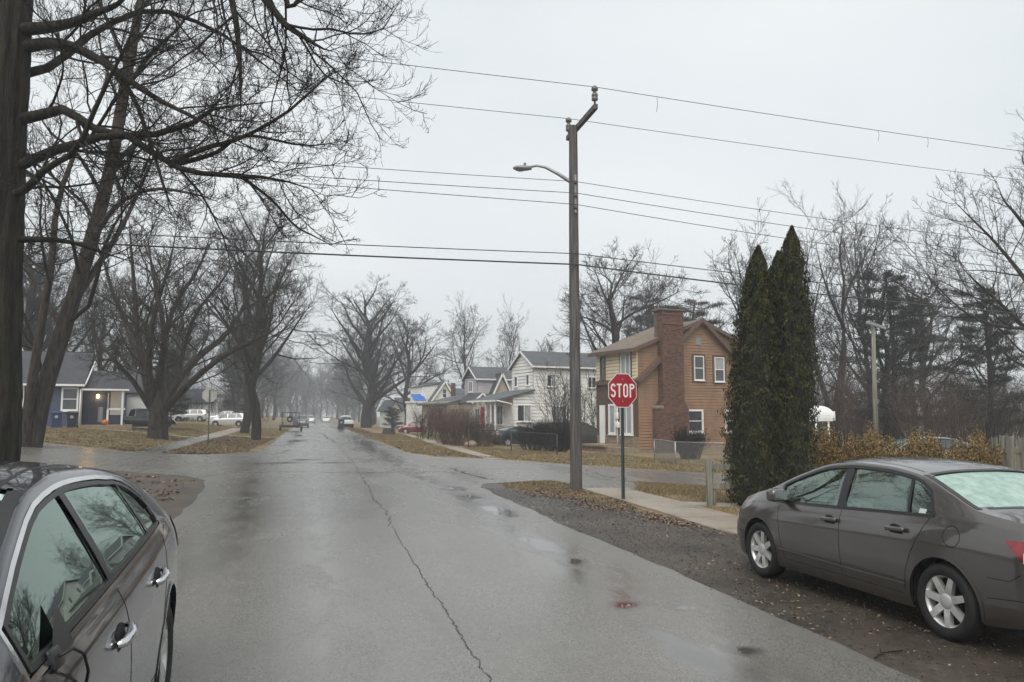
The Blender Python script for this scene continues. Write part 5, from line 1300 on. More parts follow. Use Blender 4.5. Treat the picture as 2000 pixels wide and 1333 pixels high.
_q = at(1712, 870, 42); p2 = on(_q.x, _q.y)
pl2 = empty('utility_pole', p2, rad(20), 'distant leaning wooden pole with bare crossarm above the hedge', 'pole')
MB().tube([(0, 0, -.3), (.04, 0, 3.4), (.15, 0, 7.1)], [.13, .12, .095], 10).build('shaft', MAT['weathered'], pl2)
MB().bar((-.62, -.13, 7.15), (1.0, -.13, 6.95), .10, .15).build('crossarm', MAT['alu'], pl2)
wb_ = empty('overhead_wire', p2 + Vector((.1, 0, 4.6)), 0, 'sagging service drop from the distant crossarm pole', 'wire', 'overhead wires')
q1 = at(1950, 757, 42) - (p2 + Vector((.1, 0, 4.6))); MB().tube([Vector((0, 0, 0)).lerp(q1, k / 10) + Vector((0, 0, -.45 * 4 * (k / 10) * (1 - k / 10))) for k in range(11)], .016, 5).build('strand', MAT['wire'], wb_)

# ------------------------------------------------------------------ stop signs
MAT['sign_red'] = M('sign_red', (.33, .008, .022), (.29, .007, .019), 3, rough=.35)
MAT['sign_white'] = M('sign_white', (.80, .76, .76), (.74, .70, .70), 4, rough=.35)
MAT['sign_back'] = M('sign_back', (.52, .51, .47), (.40, .39, .36), 3, rough=.45, metal=.3)
MAT['post_green'] = M('sign_post', (.085, .105, .10), (.06, .075, .072), 8, rough=.5, metal=.3)
def stroke(mb, path, w, y):
    """flat lettering stroke in the sign's own x-z plane"""
    P = [Vector(p) for p in path]; V = []
    for i, p in enumerate(P):
        a, b = P[max(i - 1, 0)], P[min(i + 1, len(P) - 1)]
        t0 = (p - a).normalized() if i else (b - p).normalized(); t1 = (b - p).normalized() if i < len(P) - 1 else t0
        t = (t0 + t1).normalized(); nn = Vector((-t.y, t.x)); k = 1 / max(.5, nn.dot(Vector((-t1.y, t1.x))))
        for s in (-1, 1):
            q = p + nn * (s * w / 2 * k); V.append((q.x, y, q.y))
    mb.add(V, [(2 * i, 2 * i + 1, 2 * i + 3, 2 * i + 2) for i in range(len(P) - 1)])
def arc(cx, cz, rx, rz, a0, a1, n=10): return [(cx + rx * math.cos(rad(a0 + (a1 - a0) * i / n)), cz + rz * math.sin(rad(a0 + (a1 - a0) * i / n))) for i in range(n + 1)]
def stop_sign(p, rz, label, zc, ph, size=.762, lean=0.0):
    root = empty('stop_sign', p, rz, label, 'sign', 'stop signs at the crossing'); root.rotation_euler = (lean, 0, rz)
    R = size / 2 / math.cos(rad(22.5)); oct_ = lambda R_, y: [(R_ * math.cos(rad(22.5 + 45 * k)), y, zc + R_ * math.sin(rad(22.5 + 45 * k))) for k in range(8)]
    mb = MB(); a, b = oct_(R, -.030), oct_(R, -.026)
    mb.add(a + b, [tuple(range(8)), tuple(reversed(range(8, 16)))] + [(i, 8 + i, 8 + (i + 1) % 8, (i + 1) % 8) for i in range(8)])
    plate = mb.build('plate', MAT['sign_back'], root)
    mb = MB(); mb.add(oct_(R * .995, -.0315), [tuple(range(8))]); mb.build('border', MAT['sign_white'], plate)
    mb = MB(); mb.add(oct_(R * .955, -.0330), [tuple(range(8))]); mb.build('face', MAT['sign_red'], plate)
    H, w, y = size * .40, size * .052, -.0345; z0 = zc - H / 2; h2 = w / 2
    lw = size * .175; mb = MB()
    x = -size * .330    # S
    rx, rz_ = lw / 2 - h2, H / 4 - h2 / 2
    cx = x
    stroke(mb, arc(cx, zc + H / 4 - h2 / 2, rx, rz_, 15, 90, 6) + arc(cx, zc + H / 4 - h2 / 2, rx, rz_, 90, 270, 12)[1:] + arc(cx, zc - H / 4 + h2 / 2, rx, rz_, 90, -90, 12)[1:] + arc(cx, zc - H / 4 + h2 / 2, rx, rz_, -90, -165, 6)[1:], w, y)
    x = -size * .114    # T
    stroke(mb, [(x - lw / 2, z0 + H - h2), (x + lw / 2, z0 + H - h2)], w, y); stroke(mb, [(x, z0), (x, z0 + H - w)], w, y)
    x = size * .108     # O
    ro = lw / 2 - h2
    stroke(mb, [(x + ro, zc)] + arc(x, z0 + H - h2 - ro * 1.1, ro, ro * 1.1, 0, 180, 12) + arc(x, z0 + h2 + ro * 1.1, ro, ro * 1.1, 180, 360, 12) + [(x + ro, zc)], w, y)
    x = size * .335     # P
    xl = x - lw / 2 + h2; rp = H * .135
    stroke(mb, [(xl, z0), (xl, z0 + H)], w, y)
    stroke(mb, [(xl + h2, z0 + H - h2), (x + lw / 2 - h2 - rp, z0 + H - h2)] + arc(x + lw / 2 - h2 - rp, z0 + H - h2 - rp * 1.0, rp, rp * 1.0, 90, -90, 12)[1:] + [(xl + h2, z0 + H - h2 - rp * 2.0)], w, y)
    mb.build('lettering', MAT['sign_white'], plate)
    mb = MB()
    for q in ((-.035, -.02, -.024, .012), (.02, .035, -.024, .012), (-.02, .02, .004, .012)): mb.box(q[0], q[1], q[2], q[3], -.3, ph)
    for k in range(int(ph / .1)): pass
    mb.build('post', MAT['post_green'], root)
    for zz in (zc + size * .32, zc - size * .32): MB().lathe([(.016, 0), (.016, .008), (0, .01)], 8, Matrix.Translation((0, -.034, zz)) @ Matrix.Rotation(rad(90), 4, 'X')).build('bolt', MAT['steel'], plate)
    return root
stop_sign(on(6.68, 16.71), rad(13), 'red stop sign facing us on the near right corner', 2.42, 2.3)
stop_sign(on(-5.59, 46.9), rad(190), 'blank grey back of the stop sign across the street', 2.85, 3.15, lean=0.0)

# ------------------------------------------------------------------ fences
def chain_link(pts, h, label, pitch=.07, mat='alu', wr=.0035, posts=None):
    root = empty('chain_link_fence', pts[0], 0, label, 'fence'); o = Vector(pts[0]); P = [Vector(p) - o for p in pts]
    for p in (posts if posts is not None else P): MB().tube([p + Vector((0, 0, -.2)), p + Vector((0, 0, h))], .03, 8).build('post', MAT[mat], root)
    for a, b in zip(P, P[1:]):
        MB().tube([a + Vector((0, 0, h)), b + Vector((0, 0, h))], .024, 6).build('top_rail', MAT[mat], root)
        L = (b - a).length; t = (b - a) / L; mb = MB(); n = int(L / pitch); rows = int(h / pitch)
        PP_, RR = [], []
        for i in range(-rows, n):
            for sgn in (1, -1):
                s0 = i * pitch if sgn > 0 else (i + rows) * pitch; x0, x1, z0, z1 = s0, s0 + sgn * rows * pitch, .03, h - .02
                f0, f1 = 0., 1.
                lo, hi = (0 - x0) / (x1 - x0), (L - x0) / (x1 - x0); lo, hi = min(lo, hi), max(lo, hi); f0, f1 = max(f0, lo), min(f1, hi)
                if f1 - f0 < .05: continue
                q0 = a + t * (x0 + (x1 - x0) * f0) + Vector((0, 0, z0 + (z1 - z0) * f0)); q1 = a + t * (x0 + (x1 - x0) * f1) + Vector((0, 0, z0 + (z1 - z0) * f1))
                PP_.append([list(q0), list((q0 + q1) / 2), list(q1)]); RR.append([wr] * 3)
        o_ = link('mesh', np_mesh('chain_mesh', *tubes_np(np.array(PP_), np.array(RR), 3), MAT[mat]), root); tag(o_, kind='stuff')
    return root
fa, fb, fc = at(1278, 880, 42), at(1319, 880, 37.5), at(1440, 880, 35.5)
chain_link([on(fa.x, fa.y), on(fb.x, fb.y), on(fc.x, fc.y)], 1.05, 'low chain-link fence with pale rail around the brown house yard', .08)
fa, fb = at(915, 866, 46), at(1088, 866, 43)
chain_link([on(fa.x, fa.y), on((fa.x + fb.x) / 2, (fa.y + fb.y) / 2), on(fb.x, fb.y)], 1.12, 'dark thin wire fence in front of the green sedan', .12, 'wire', .004)
sr = empty('rail_fence', on(8.14, 15.5), 0, 'weathered split-rail fence post and rails beside the arborvitae', 'fence')
MB().bbox(-.055, .055, -.055, .055, -.2, 1.0, .012).build('post', MAT['weathered'], sr)
MB().bbox(.10, .17, .02, .10, -.2, .95, .012).build('post', MAT['weathered'], sr)
for z in (.82, .42): MB().bar((.02, .02, z), (2.4, -.25, z - .03), .05, .11).build('rail', MAT['weathered'], sr)
sf = empty('stockade_fence', on(14.6, 14.6), 0, 'weathered grey green board fence at the right edge behind the hedge', 'fence')
f0, f1 = at(1938, 880, 17.6), at(2330, 880, 14.2); fd = (f1 - f0); fd.z = 0; fl = fd.length; fd.normalize(); k = 0; s = 0
while s < fl:
    w = r.uniform(.13, .17); p = f0 + fd * s - sf.location; p.z = 0; q = p + fd * w; hgt = 1.80 + r.uniform(-.05, .04); off = Vector((-fd.y, fd.x, 0)) * (.02 if k % 2 else -.02)
    mb = MB(); nn = Vector((-fd.y, fd.x, 0)) * .01; tl = Vector((r.uniform(-.012, .012), 0, 0))
    vs = [p + off - nn, q + off - nn, q + off + nn, p + off + nn]; vs = [v + Vector((0, 0, .03)) for v in vs] + [v + tl + Vector((0, 0, hgt - (.05 if j % 2 else 0))) for j, v in enumerate(vs)]
    mb.add(vs, [(0, 3, 2, 1), (4, 5, 6, 7), (0, 1, 5, 4), (1, 2, 6, 5), (2, 3, 7, 6), (3, 0, 4, 7)]); mb.build('board', MAT['weathered'], sf)
    s += w + r.uniform(.012, .05); k += 1
p = f0 - sf.location; p.z = 0
for z in (.45, 1.5): MB().bar(p + Vector((0, .06, z)), p + fd * fl + Vector((0, .06, z)), .04, .09).build('rail', MAT['weathered'], sf)

# ------------------------------------------------------------------ bins, stump, boulder, pumpkin
MAT['bin_blue'] = M('bin_blue', (.020, .045, .13), (.016, .036, .10), 3, rough=.45)
MAT['bin_navy'] = M('bin_navy', (.016, .022, .045), (.012, .016, .032), 3, rough=.45)
MAT['rubber'] = M('rubber', (.007, .007, .0075), (.012, .0115, .011), 12, rough=.75)
def wheelie_bin(p, rz, label, mat, s=1.0, logo=True):
    root = empty('wheelie_bin', p, rz, label, 'bin'); root.scale = (s, s, s)
    mb = MB(); V = []
    for z, w, d in ((.06, .21, .24), (.5, .245, .29), (.92, .28, .34)): V += [(-w, -d, z), (w, -d, z), (w, d, z), (-w, d, z)]
    mb.add(V, [(0, 3, 2, 1)] + [(j * 4 + k, j * 4 + (k + 1) % 4, j * 4 + 4 + (k + 1) % 4, j * 4 + 4 + k) for j in range(2) for k in range(4)] + [(8, 9, 10, 11)])
    mb.bbox(-.30, .30, -.36, .36, .90, .955, .015); mb.build('tub', mat, root)
    mb = MB(); mb.add([(-.31, -.40, .96), (.31, -.40, .96), (.31, .36, .96), (-.31, .36, .96), (-.26, -.34, 1.03), (.26, -.34, 1.03), (.26, .32, 1.06), (-.26, .32, 1.06)], [(0, 3, 2, 1), (4, 5, 6, 7), (0, 1, 5, 4), (1, 2, 6, 5), (2, 3, 7, 6), (3, 0, 4, 7)]); mb.build('lid', mat, root)
    for x in (-.27, .27): MB().lathe([(0, -.03), (.1, -.03), (.1, .03), (0, .03)], 14, Matrix.Translation((x, .30, .1)) @ Matrix.Rotation(rad(90), 4, 'Y')).build('wheel', MAT['rubber'], root)
    MB().tube([(-.2, .38, .98), (-.2, .43, .98), (.2, .43, .98), (.2, .38, .98)], .018, 6).build('handle', mat, root)
    if logo:
        mb = MB(); mb.lathe([(.055, 0), (.085, 0)], 18, Matrix.Translation((0, -.327, .70)) @ Matrix.Rotation(rad(97), 4, 'X'), False); mb.lathe([(0, 0), (.03, 0)], 10, Matrix.Translation((0, -.327, .70)) @ Matrix.Rotation(rad(97), 4, 'X'), False); mb.build('round_emblem', MAT['sign_white'], root)
wheelie_bin(on(-15.85, 56.4), rad(12), 'bright navy blue wheelie bin in front of the navy house', MAT['bin_blue'], 1.05)
wheelie_bin(on(-15.15, 57.2), rad(8), 'darker wheelie bin tucked behind the blue one', MAT['bin_navy'], 1.05)
wheelie_bin(on(3.35, 100.6), rad(0), 'dark bin standing in the road behind the white pickup', MAT['bin_navy'], 1.3)
q = at(1612, 872, 36); wheelie_bin(on(q.x, q.y), rad(10), 'navy bin beneath the white awning', MAT['bin_blue'], 1.05)
st_ = empty('tree_stump', on(6.9, 75.6), 0, 'low grey tree stump beside the far right street', 'stump'); mb = MB()
mb.lathe([(.78, -.1), (.62, .15), (.54, .5), (.52, .62)], 18); mb.build('bark', MAT['bark_brown'], st_); MB().lathe([(.52, .62), (.0, .66)], 18).build('cut_top', MAT['weathered'], st_)
bm = bmesh.new(); bmesh.ops.create_icosphere(bm, subdivisions=3, radius=.35)
for v in bm.verts: v.co *= 1 + .13 * math.sin(v.co.x * 9) + .1 * math.sin(v.co.y * 11 + 1) + .08 * math.sin(v.co.z * 13); v.co.z *= .8
me = bpy.data.meshes.new('boulder'); bm.to_mesh(me); bm.free(); me.materials.append(MAT['stone']); me.polygons.foreach_set('use_smooth', [True] * len(me.polygons))
bo = link('boulder', me); bo.location = on(9.2, 47.4, .12); tag(bo, 'small tan boulder at the foot of the reddish bush', 'rock')
pk = empty('pumpkin', (-13.72, 59.45, 1.18), 0, 'orange pumpkin on the navy house porch', 'pumpkin'); mb = MB(); V = []; n, m_ = 20, 9
for j in range(m_):
    ph = math.pi * (j + .5) / m_
    for k in range(n):
        a = 2 * math.pi * k / n; q = .24 * math.sin(ph) * (1 - .10 * abs(math.sin(a * 5))); V.append((q * math.cos(a), q * math.sin(a), .18 - .18 * math.cos(ph)))
mb.add(V, [(j * n + k, j * n + (k + 1) % n, (j + 1) * n + (k + 1) % n, (j + 1) * n + k) for j in range(m_ - 1) for k in range(n)] + [tuple(reversed(range(n))), tuple(range((m_ - 1) * n, m_ * n))], True)
mb.build('shell', M('pumpkin_skin', (.62, .20, .03), (.48, .14, .02), 4, rough=.45), pk); MB().tube([(0, 0, .33), (.02, .01, .42)], [.03, .02], 6).build('stem', MAT['twig_olive'], pk)
# ------------------------------------------------------------------ cars
def car_paint(name, c, metal=.55, rough=.38, drops=True, coat=1.0, dirt=.9):
    m, t, b = _new(name); pos = _pos(t)
    f = _noise(t, pos, 2.2, 5); t.links.new(_ramp(t, f, [(.35, tuple(x * dirt for x in c)), (.65, c)]), b.inputs['Base Color'])
    b.inputs['Metallic'].default_value = metal; b.inputs['Roughness'].default_value = rough
    b.inputs['Specular IOR Level'].default_value = .15; b.inputs['Coat Weight'].default_value = coat; b.inputs['Coat Roughness'].default_value = .03; b.inputs['Coat IOR'].default_value = 1.7
    if drops:
        vo = t.nodes.new('ShaderNodeTexVoronoi'); vo.inputs['Scale'].default_value = 85; t.links.new(pos, vo.inputs['Vector'])
        h = _ramp(t, vo.outputs['Distance'], [(.0, 1.0), (.32, 0.0)])
        k = _math(t, 'MULTIPLY', h, _ramp(t, _noise(t, pos, 30, 3), [(.45, 0.), (.6, 1.)]))
        bn = t.nodes.new('ShaderNodeBump'); bn.inputs['Strength'].default_value = .10; bn.inputs['Distance'].default_value = .003
        t.links.new(k, bn.inputs['Height']); t.links.new(bn.outputs['Normal'], b.inputs['Normal']); t.links.new(bn.outputs['Normal'], b.inputs['Coat Normal'])
    return m
def car_glass(name, tint, refl=.22, tr=.6, rough=.02):
    m, t, b = _new(name); t.nodes.remove(b); out = t.nodes['Material Output']
    g = t.nodes.new('ShaderNodeBsdfGlossy'); g.inputs['Roughness'].default_value = rough; g.inputs['Color'].default_value = (.80, .97, .88, 1)
    tr_ = t.nodes.new('ShaderNodeBsdfTransparent'); tr_.inputs['Color'].default_value = (*tint, 1)
    fr = t.nodes.new('ShaderNodeFresnel'); fr.inputs['IOR'].default_value = 1.5
    mx = t.nodes.new('ShaderNodeMixShader'); t.links.new(_math(t, 'ADD', _math(t, 'MULTIPLY', fr.outputs[0], 1.15), refl, True), mx.inputs[0])
    t.links.new(tr_.outputs[0], mx.inputs[1]); t.links.new(g.outputs[0], mx.inputs[2]); t.links.new(mx.outputs[0], out.inputs['Surface']); return m
def frosted(name):
    m, t, b = _new(name); pos = _pos(t); vo = t.nodes.new('ShaderNodeTexVoronoi'); vo.inputs['Scale'].default_value = 42; vo.inputs['Randomness'].default_value = 1.0; t.links.new(pos, vo.inputs['Vector'])
    t.links.new(_ramp(t, _noise(t, pos, 9, 8, .7), [(.35, (.20, .31, .265)), (.65, (.36, .48, .425))]), b.inputs['Base Color'])
    b.inputs['Roughness'].default_value = .22; _bump(t, vo.outputs['Distance'], .35, .006, b); return m
MAT['chrome'] = M('chrome', (.72, .72, .72), (.62, .62, .63), 4, rough=.12, metal=1.0)
MAT['alloy'] = M('alloy_rim', (.66, .66, .64), (.56, .56, .54), 6, rough=.32, metal=.55)
MAT['trim_black'] = M('black_trim', (.012, .012, .013), rough=.4)
MAT['cavity'] = M('dark_cavity', (.006, .006, .006), rough=.9)
MAT['tail_red'] = M('tail_lamp_red', (.26, .008, .012), (.15, .006, .008), 14, rough=.12, coat=1.)
MAT['head_lamp'] = M('head_lamp', (.62, .60, .50), (.5, .48, .40), 5, rough=.12, coat=1.)
MAT['seat'] = M('seat_fabric', (.075, .072, .068), (.05, .048, .046), 8, rough=.85)
MAT['dash'] = M('dashboard', (.04, .04, .04), rough=.6)
MAT['sticker'] = M('sticker', (.55, .62, .58), rough=.4)
MAT['glass_clear'] = car_glass('car_glass_green', (.66, .84, .74), .17)
MAT['glass_dark'] = car_glass('car_glass_tinted', (.14, .20, .18), .13)
MAT['glass_frost'] = frosted('beaded_rear_glass')

class Curve:
    """smooth monotone-ish interpolation through (x, value) pairs"""
    def __init__(s, pts):
        p = sorted(pts); s.x = np.array([a for a, b in p], float); s.y = np.array([b for a, b in p], float)
        h = np.diff(s.x); d = np.diff(s.y) / h; m = np.empty(len(s.x)); m[0], m[-1] = d[0], d[-1]
        for i in range(1, len(m) - 1): m[i] = 0 if d[i - 1] * d[i] <= 0 else (h[i - 1] + h[i]) / (h[i - 1] / d[i - 1] + h[i] / d[i]) if True else 0
        s.m = m
    def __call__(s, x):
        x = np.clip(x, s.x[0], s.x[-1]); i = np.clip(np.searchsorted(s.x, x, 'right') - 1, 0, len(s.x) - 2); h = s.x[i + 1] - s.x[i]; t = (x - s.x[i]) / h
        return (2 * t ** 3 - 3 * t * t + 1) * s.y[i] + (t ** 3 - 2 * t * t + t) * h * s.m[i] + (-2 * t ** 3 + 3 * t * t) * s.y[i + 1] + (t ** 3 - t * t) * h * s.m[i + 1]
SIDE = Curve([(0, .945), (.10, .972), (.25, .985), (.5, 1.0), (.72, .995), (.80, .985), (.9, .965), (1.0, .925)])

class Car:
    """x forward, y left, z up, ground at the middle of the wheelbase"""
    def __init__(s, root, P, mats):
        s.root, s.P, s.m = root, P, mats; s.W = P['W']
        s.top, s.belt = Curve(P['top']), Curve(P['belt']); s.plan = Curve(P['plan']); s.low = Curve(P['low']); s.rail = P.get('rail', .86); s.tum = P.get('tumble', .46)
        s.xr, s.xf = P['plan'][0][0], P['plan'][-1][0]
    def w(s, x): return s.W * s.plan(x)
    def yb(s, x): return s.w(x) * .925
    def zr(s, x): b = s.belt(x); return b + np.maximum(s.top(x) - b, .02) * s.rail
    def yr(s, x):
        h = s.zr(x) - s.belt(x); return s.yb(x) - s.tum * h - .02 - .05 * np.exp(-np.maximum(h, 0) / .05) * 1.0
    def side(s, x, z):
        x, z = np.asarray(x, float), np.asarray(z, float); lo, b, r_ = s.low(x), s.belt(x), s.zr(x)
        ya = s.w(x) * SIDE(np.clip((z - lo) / np.maximum(b - lo, .05), 0, 1)); u = np.clip((z - b) / np.maximum(r_ - b, 1e-3), 0, 1)
        return np.where(z <= b, ya, s.yb(x) + (s.yr(x) - s.yb(x)) * u ** 1.12)
    def ztop(s, x, y):
        r_, t_, q = s.zr(x), s.top(x), np.clip(np.abs(y) / np.maximum(s.yr(x), .05), 0, 1); return r_ + np.maximum(t_ - r_, .005) * (1 - q ** 2.4)
    # --- painted shell with openings
    def shell(s, step=.03, nA=26, nB=14, nC=16):
        P = s.P; xs = np.linspace(s.xr, s.xf, int((s.xf - s.xr) / step)); N = len(xs); ring = []
        for k in range(nA):
            z = s.low(xs) + (s.belt(xs) - s.low(xs)) * k / nA; ring.append((s.side(xs, z), z))
        for k in range(nB):
            z = s.belt(xs) + (s.zr(xs) - s.belt(xs)) * k / nB; ring.append((s.side(xs, z), z))
        for k in range(nC + 1):
            y = s.yr(xs) * math.cos(.5 * math.pi * k / nC) if k < nC else 0 * xs; ring.append((y, s.ztop(xs, y)))
        Y, Z = np.array([a for a, b in ring]), np.array([b for a, b in ring]); M_ = len(ring)
        Y = np.vstack([Y, -Y[-2::-1]]); Z = np.vstack([Z, Z[-2::-1]]); X = np.tile(xs, (len(Y), 1)); K = len(Y)
        Ra = P['arch']
        for xw in (P['wb'] / 2, -P['wb'] / 2):
            rr = np.hypot(X - xw, Z - P['wr']); near = (np.abs(rr - Ra) < step * .72) & (Z < s.belt(X))
            f = np.where(near, Ra / np.maximum(rr, 1e-6), 1); X = xw + (X - xw) * f; Z = P['wr'] + (Z - P['wr']) * f
        V = np.stack([X, Y, Z], -1).reshape(-1, 3); idx = np.arange(K * N).reshape(K, N)
        F = np.stack([idx[:-1, :-1], idx[:-1, 1:], idx[1:, 1:], idx[1:, :-1]], -1)
        row = np.arange(K - 1)[:, None] + 0 * np.arange(N - 1)[None]; c = V[F].mean(2); cx, cy_, cz = c[..., 0], np.abs(c[..., 1]), c[..., 2]
        keep = np.ones(F.shape[:2], bool); half = np.minimum(row, K - 2 - row); sideA, sideB, topC = half < nA, (half >= nA - 1) & (half < nA + nB), half >= nA + nB
        for xw in (P['wb'] / 2, -P['wb'] / 2): keep &= ~((np.hypot(cx - xw, cz - P['wr']) < Ra) & sideA)
        for poly in P['glass_poly']: keep &= ~(in_poly_np(cx, cz, poly) & (sideB | (cz > s.belt(cx) - .02)) & ~topC)
        for fr, bk in P['top_glass']:
            keep &= ~(topC & (cx < fr(cy_)) & (cx > bk(cy_)) & (cy_ < s.yr(cx) * P.get('tg', .93)))
        F = F[keep]
        ob = link('body', np_mesh('body', V, F, s.m['paint'], True), s.root)
        for end, flip in ((0, True), (N - 1, False)):
            ring_ = [tuple(V[idx[k, end]]) for k in range(K)]; cz0 = sum(p[2] for p in ring_) / K; bul = .05 if end else -.05
            mb = MB(); n2 = 5; Vv = []
            for j in range(n2):
                q = 1 - j / n2; e = bul * math.sqrt(max(0, 1 - q * q))
                Vv += [(p[0] + e, p[1] * q, cz0 + (p[2] - cz0) * q) for p in ring_]
            Vv.append((ring_[0][0] + bul, 0, cz0))
            fs = [(j * K + k, j * K + (k + 1) % K, (j + 1) * K + (k + 1) % K, (j + 1) * K + k) for j in range(n2 - 1) for k in range(K)] + [((n2 - 1) * K + k, (n2 - 1) * K + (k + 1) % K, n2 * K) for k in range(K)]
            mb.add(Vv, fs, True); mb.build('front_bumper' if end else 'rear_bumper', s.m['paint'], s.root)
        return ob
    # --- things laid on the side of the body
    def pt(s, x, z, sg, off=0.0):
        e = .01; y = float(s.side(x, z)); dx = (float(s.side(x + e, z)) - float(s.side(x - e, z))) / (2 * e); dz = (float(s.side(x, z + e)) - float(s.side(x, z - e))) / (2 * e)
        n = Vector((-dx, 1, -dz)).normalized(); p = Vector((x, y, z)) + n * off; return Vector((p.x, p.y * sg, p.z)), Vector((n.x, n.y * sg, n.z))
    def strip(s, path, w, off, name, mat, sg, closed=False, parent=None, th=0.0, step=.03):
        Q = []
        pp = list(path) + ([path[0]] if closed else [])
        for a, b in zip(pp, pp[1:]):
            k = max(1, int(math.hypot(b[0] - a[0], b[1] - a[1]) / step)); Q += [(a[0] + (b[0] - a[0]) * i / k, a[1] + (b[1] - a[1]) * i / k) for i in range(k)]
        if not closed: Q.append(pp[-1])
        n = len(Q); V = []
        pn = [s.pt(x, z, sg, off) for x, z in Q]
        for i in range(n):
            p, nn = pn[i]; a, b = pn[(i - 1) % n if closed else max(i - 1, 0)][0], pn[(i + 1) % n if closed else min(i + 1, n - 1)][0]
            t = (b - a).normalized(); sx = nn.cross(t).normalized()
            V += [p - sx * w / 2 - nn * (th + .004), p - sx * w / 2, p + sx * w / 2, p + sx * w / 2 - nn * (th + .004)]
        fs = []
        for i in range(n if closed else n - 1):
            j = (i + 1) % n
            for k in range(3): fs.append((4 * i + k, 4 * i + k + 1, 4 * j + k + 1, 4 * j + k) if sg < 0 else (4 * i + k, 4 * j + k, 4 * j + k + 1, 4 * i + k + 1))
        mb = MB(); mb.add(V, fs, False); return mb.build(name, mat, parent or s.root)
    def patch(s, lo, hi, x0, x1, off, name, mat, sg, nx=16, nz=8, parent=None):
        """panel on the body side between two height curves"""
        V = []
        for i in range(nx + 1):
            x = x0 + (x1 - x0) * i / nx; a, b = float(lo(x)), float(hi(x))
            for j in range(nz + 1): V.append(s.pt(x, a + (b - a) * j / nz, sg, off)[0])
        fs = [(i * (nz + 1) + j, (i + 1) * (nz + 1) + j, (i + 1) * (nz + 1) + j + 1, i * (nz + 1) + j + 1) for i in range(nx) for j in range(nz)]
        if sg > 0: fs = [tuple(reversed(f)) for f in fs]
        mb = MB(); mb.add(V, fs, True); return mb.build(name, mat, parent or s.root)
    def topglass(s, fr, bk, off, name, mat, ny=16, nx=16):
        V = []
        for j in range(ny + 1):
            v = -1 + 2 * j / ny
            ym = .95 * float(s.yr(np.array((fr(0.0) + bk(0.0)) / 2)))
            for i in range(nx + 1):
                u = i / nx; x = bk(abs(v) * ym) + (fr(abs(v) * ym) - bk(abs(v) * ym)) * u; y = v * .95 * float(s.yr(x)); V.append((x, y, float(s.ztop(x, y)) + off))
        mb = MB(); mb.add(V, [(j * (nx + 1) + i, (j + 1) * (nx + 1) + i, (j + 1) * (nx + 1) + i + 1, j * (nx + 1) + i + 1) for j in range(ny) for i in range(nx)], True)
        return mb.build(name, mat, s.root)
    def wheels(s, rim, spokes, tw=.205):
        P = s.P; yw = s.W - .02
        for xw in (P['wb'] / 2, -P['wb'] / 2):
            for sg in (1, -1):
                w = empty('wheel', (xw, sg * (yw - tw / 2), P['wr'] - P.get('drop', 0.0))); w.parent = s.root; w.rotation_euler = (rad(-90) * sg, rad(P.get('spin', 12) * (1 + xw)), 0)
                R, rr = P['wr'], rim; h = tw / 2
                link('tyre', tyre_mesh(R, rr, h), w); rm = link('rim', rim_mesh(rr, h, spokes), w); 
                link('brake_drum', drum_mesh(rr), w)
                # dark wheel housing
            n = 20
            for sg in (1, -1):
                mb = MB(); V = []
                for k in range(n + 1):
                    a = math.pi * k / n * 1.16 - .25; V += [(xw + (P['arch'] + .004) * math.cos(a), sg * (float(s.side(xw, P['wr'])) - .035), P['wr'] + (P['arch'] + .004) * math.sin(a)), (xw + (P['arch'] - .02) * math.cos(a), sg * (yw - .42), P['wr'] + (P['arch'] - .02) * math.sin(a))]
                mb.add(V, [(2 * k, 2 * k + 1, 2 * k + 3, 2 * k + 2) for k in range(n)]); mb.add([(xw - P['arch'], sg * (yw - .42), .15), (xw + P['arch'], sg * (yw - .42), .15), (xw + P['arch'], sg * (yw - .42), .75), (xw - P['arch'], sg * (yw - .42), .75)], [(0, 1, 2, 3)])
                mb.build('wheel_housing', MAT['cavity'], s.root)
    def arch_lips(s, sg, w=.03, off=.006):
        P = s.P
        for xw in (P['wb'] / 2, -P['wb'] / 2):
            pts = [(xw + (P['arch'] + w * .35) * math.cos(a), P['wr'] + (P['arch'] + w * .35) * math.sin(a)) for a in np.linspace(-.35, math.pi + .35, 30)]
            pts = [p for p in pts if p[1] > float(s.low(p[0])) + .01]; s.strip(pts, w, off, 'arch_lip', s.m['paint'], sg, th=.03)
    def interior(s, xs=(.15, -.75), zseat=.33, floor=.28):
        mb = MB(); W = s.W; P = s.P
        mb.box(P['plan'][0][0] + .35, P['plan'][-1][0] - .35, -W + .16, W - .16, .17, floor); mb.box(-P['wb'] / 2 + .35, P['wb'] / 2 - .38, -W + .09, W - .09, .19, .30); mb.build('underbody', MAT['cavity'], s.root)
        dx = P.get('dash', .75); mb = MB(); mb.bbox(dx, dx + .55, -W + .18, W - .18, .6, float(s.belt(dx)) - .03, .05); mb.build('dashboard', MAT['dash'], s.root)
        for sg in (1, -1):
            mb = MB(); y = sg * .36; mb.bbox(xs[0] - .25, xs[0] + .28, y - .25, y + .25, zseat, zseat + .2, .06)
            m = Matrix.Translation((xs[0] - .26, y, zseat + .15)) @ Matrix.Rotation(rad(-16), 4, 'Y'); mb.bbox(-.07, .07, -.24, .24, 0, .62, .06, m); mb.bbox(-.05, .05, -.13, .13, .65, .83, .05, m); mb.build('seat', MAT['seat'], s.root)
        mb = MB(); mb.bbox(xs[1] - .3, xs[1] + .2, -W + .22, W - .22, zseat, zseat + .18, .06); m = Matrix.Translation((xs[1] - .3, 0, zseat + .15)) @ Matrix.Rotation(rad(-20), 4, 'Y'); mb.bbox(-.07, .07, -W + .24, W - .24, 0, .6, .06, m); mb.build('rear_seat', MAT['seat'], s.root)
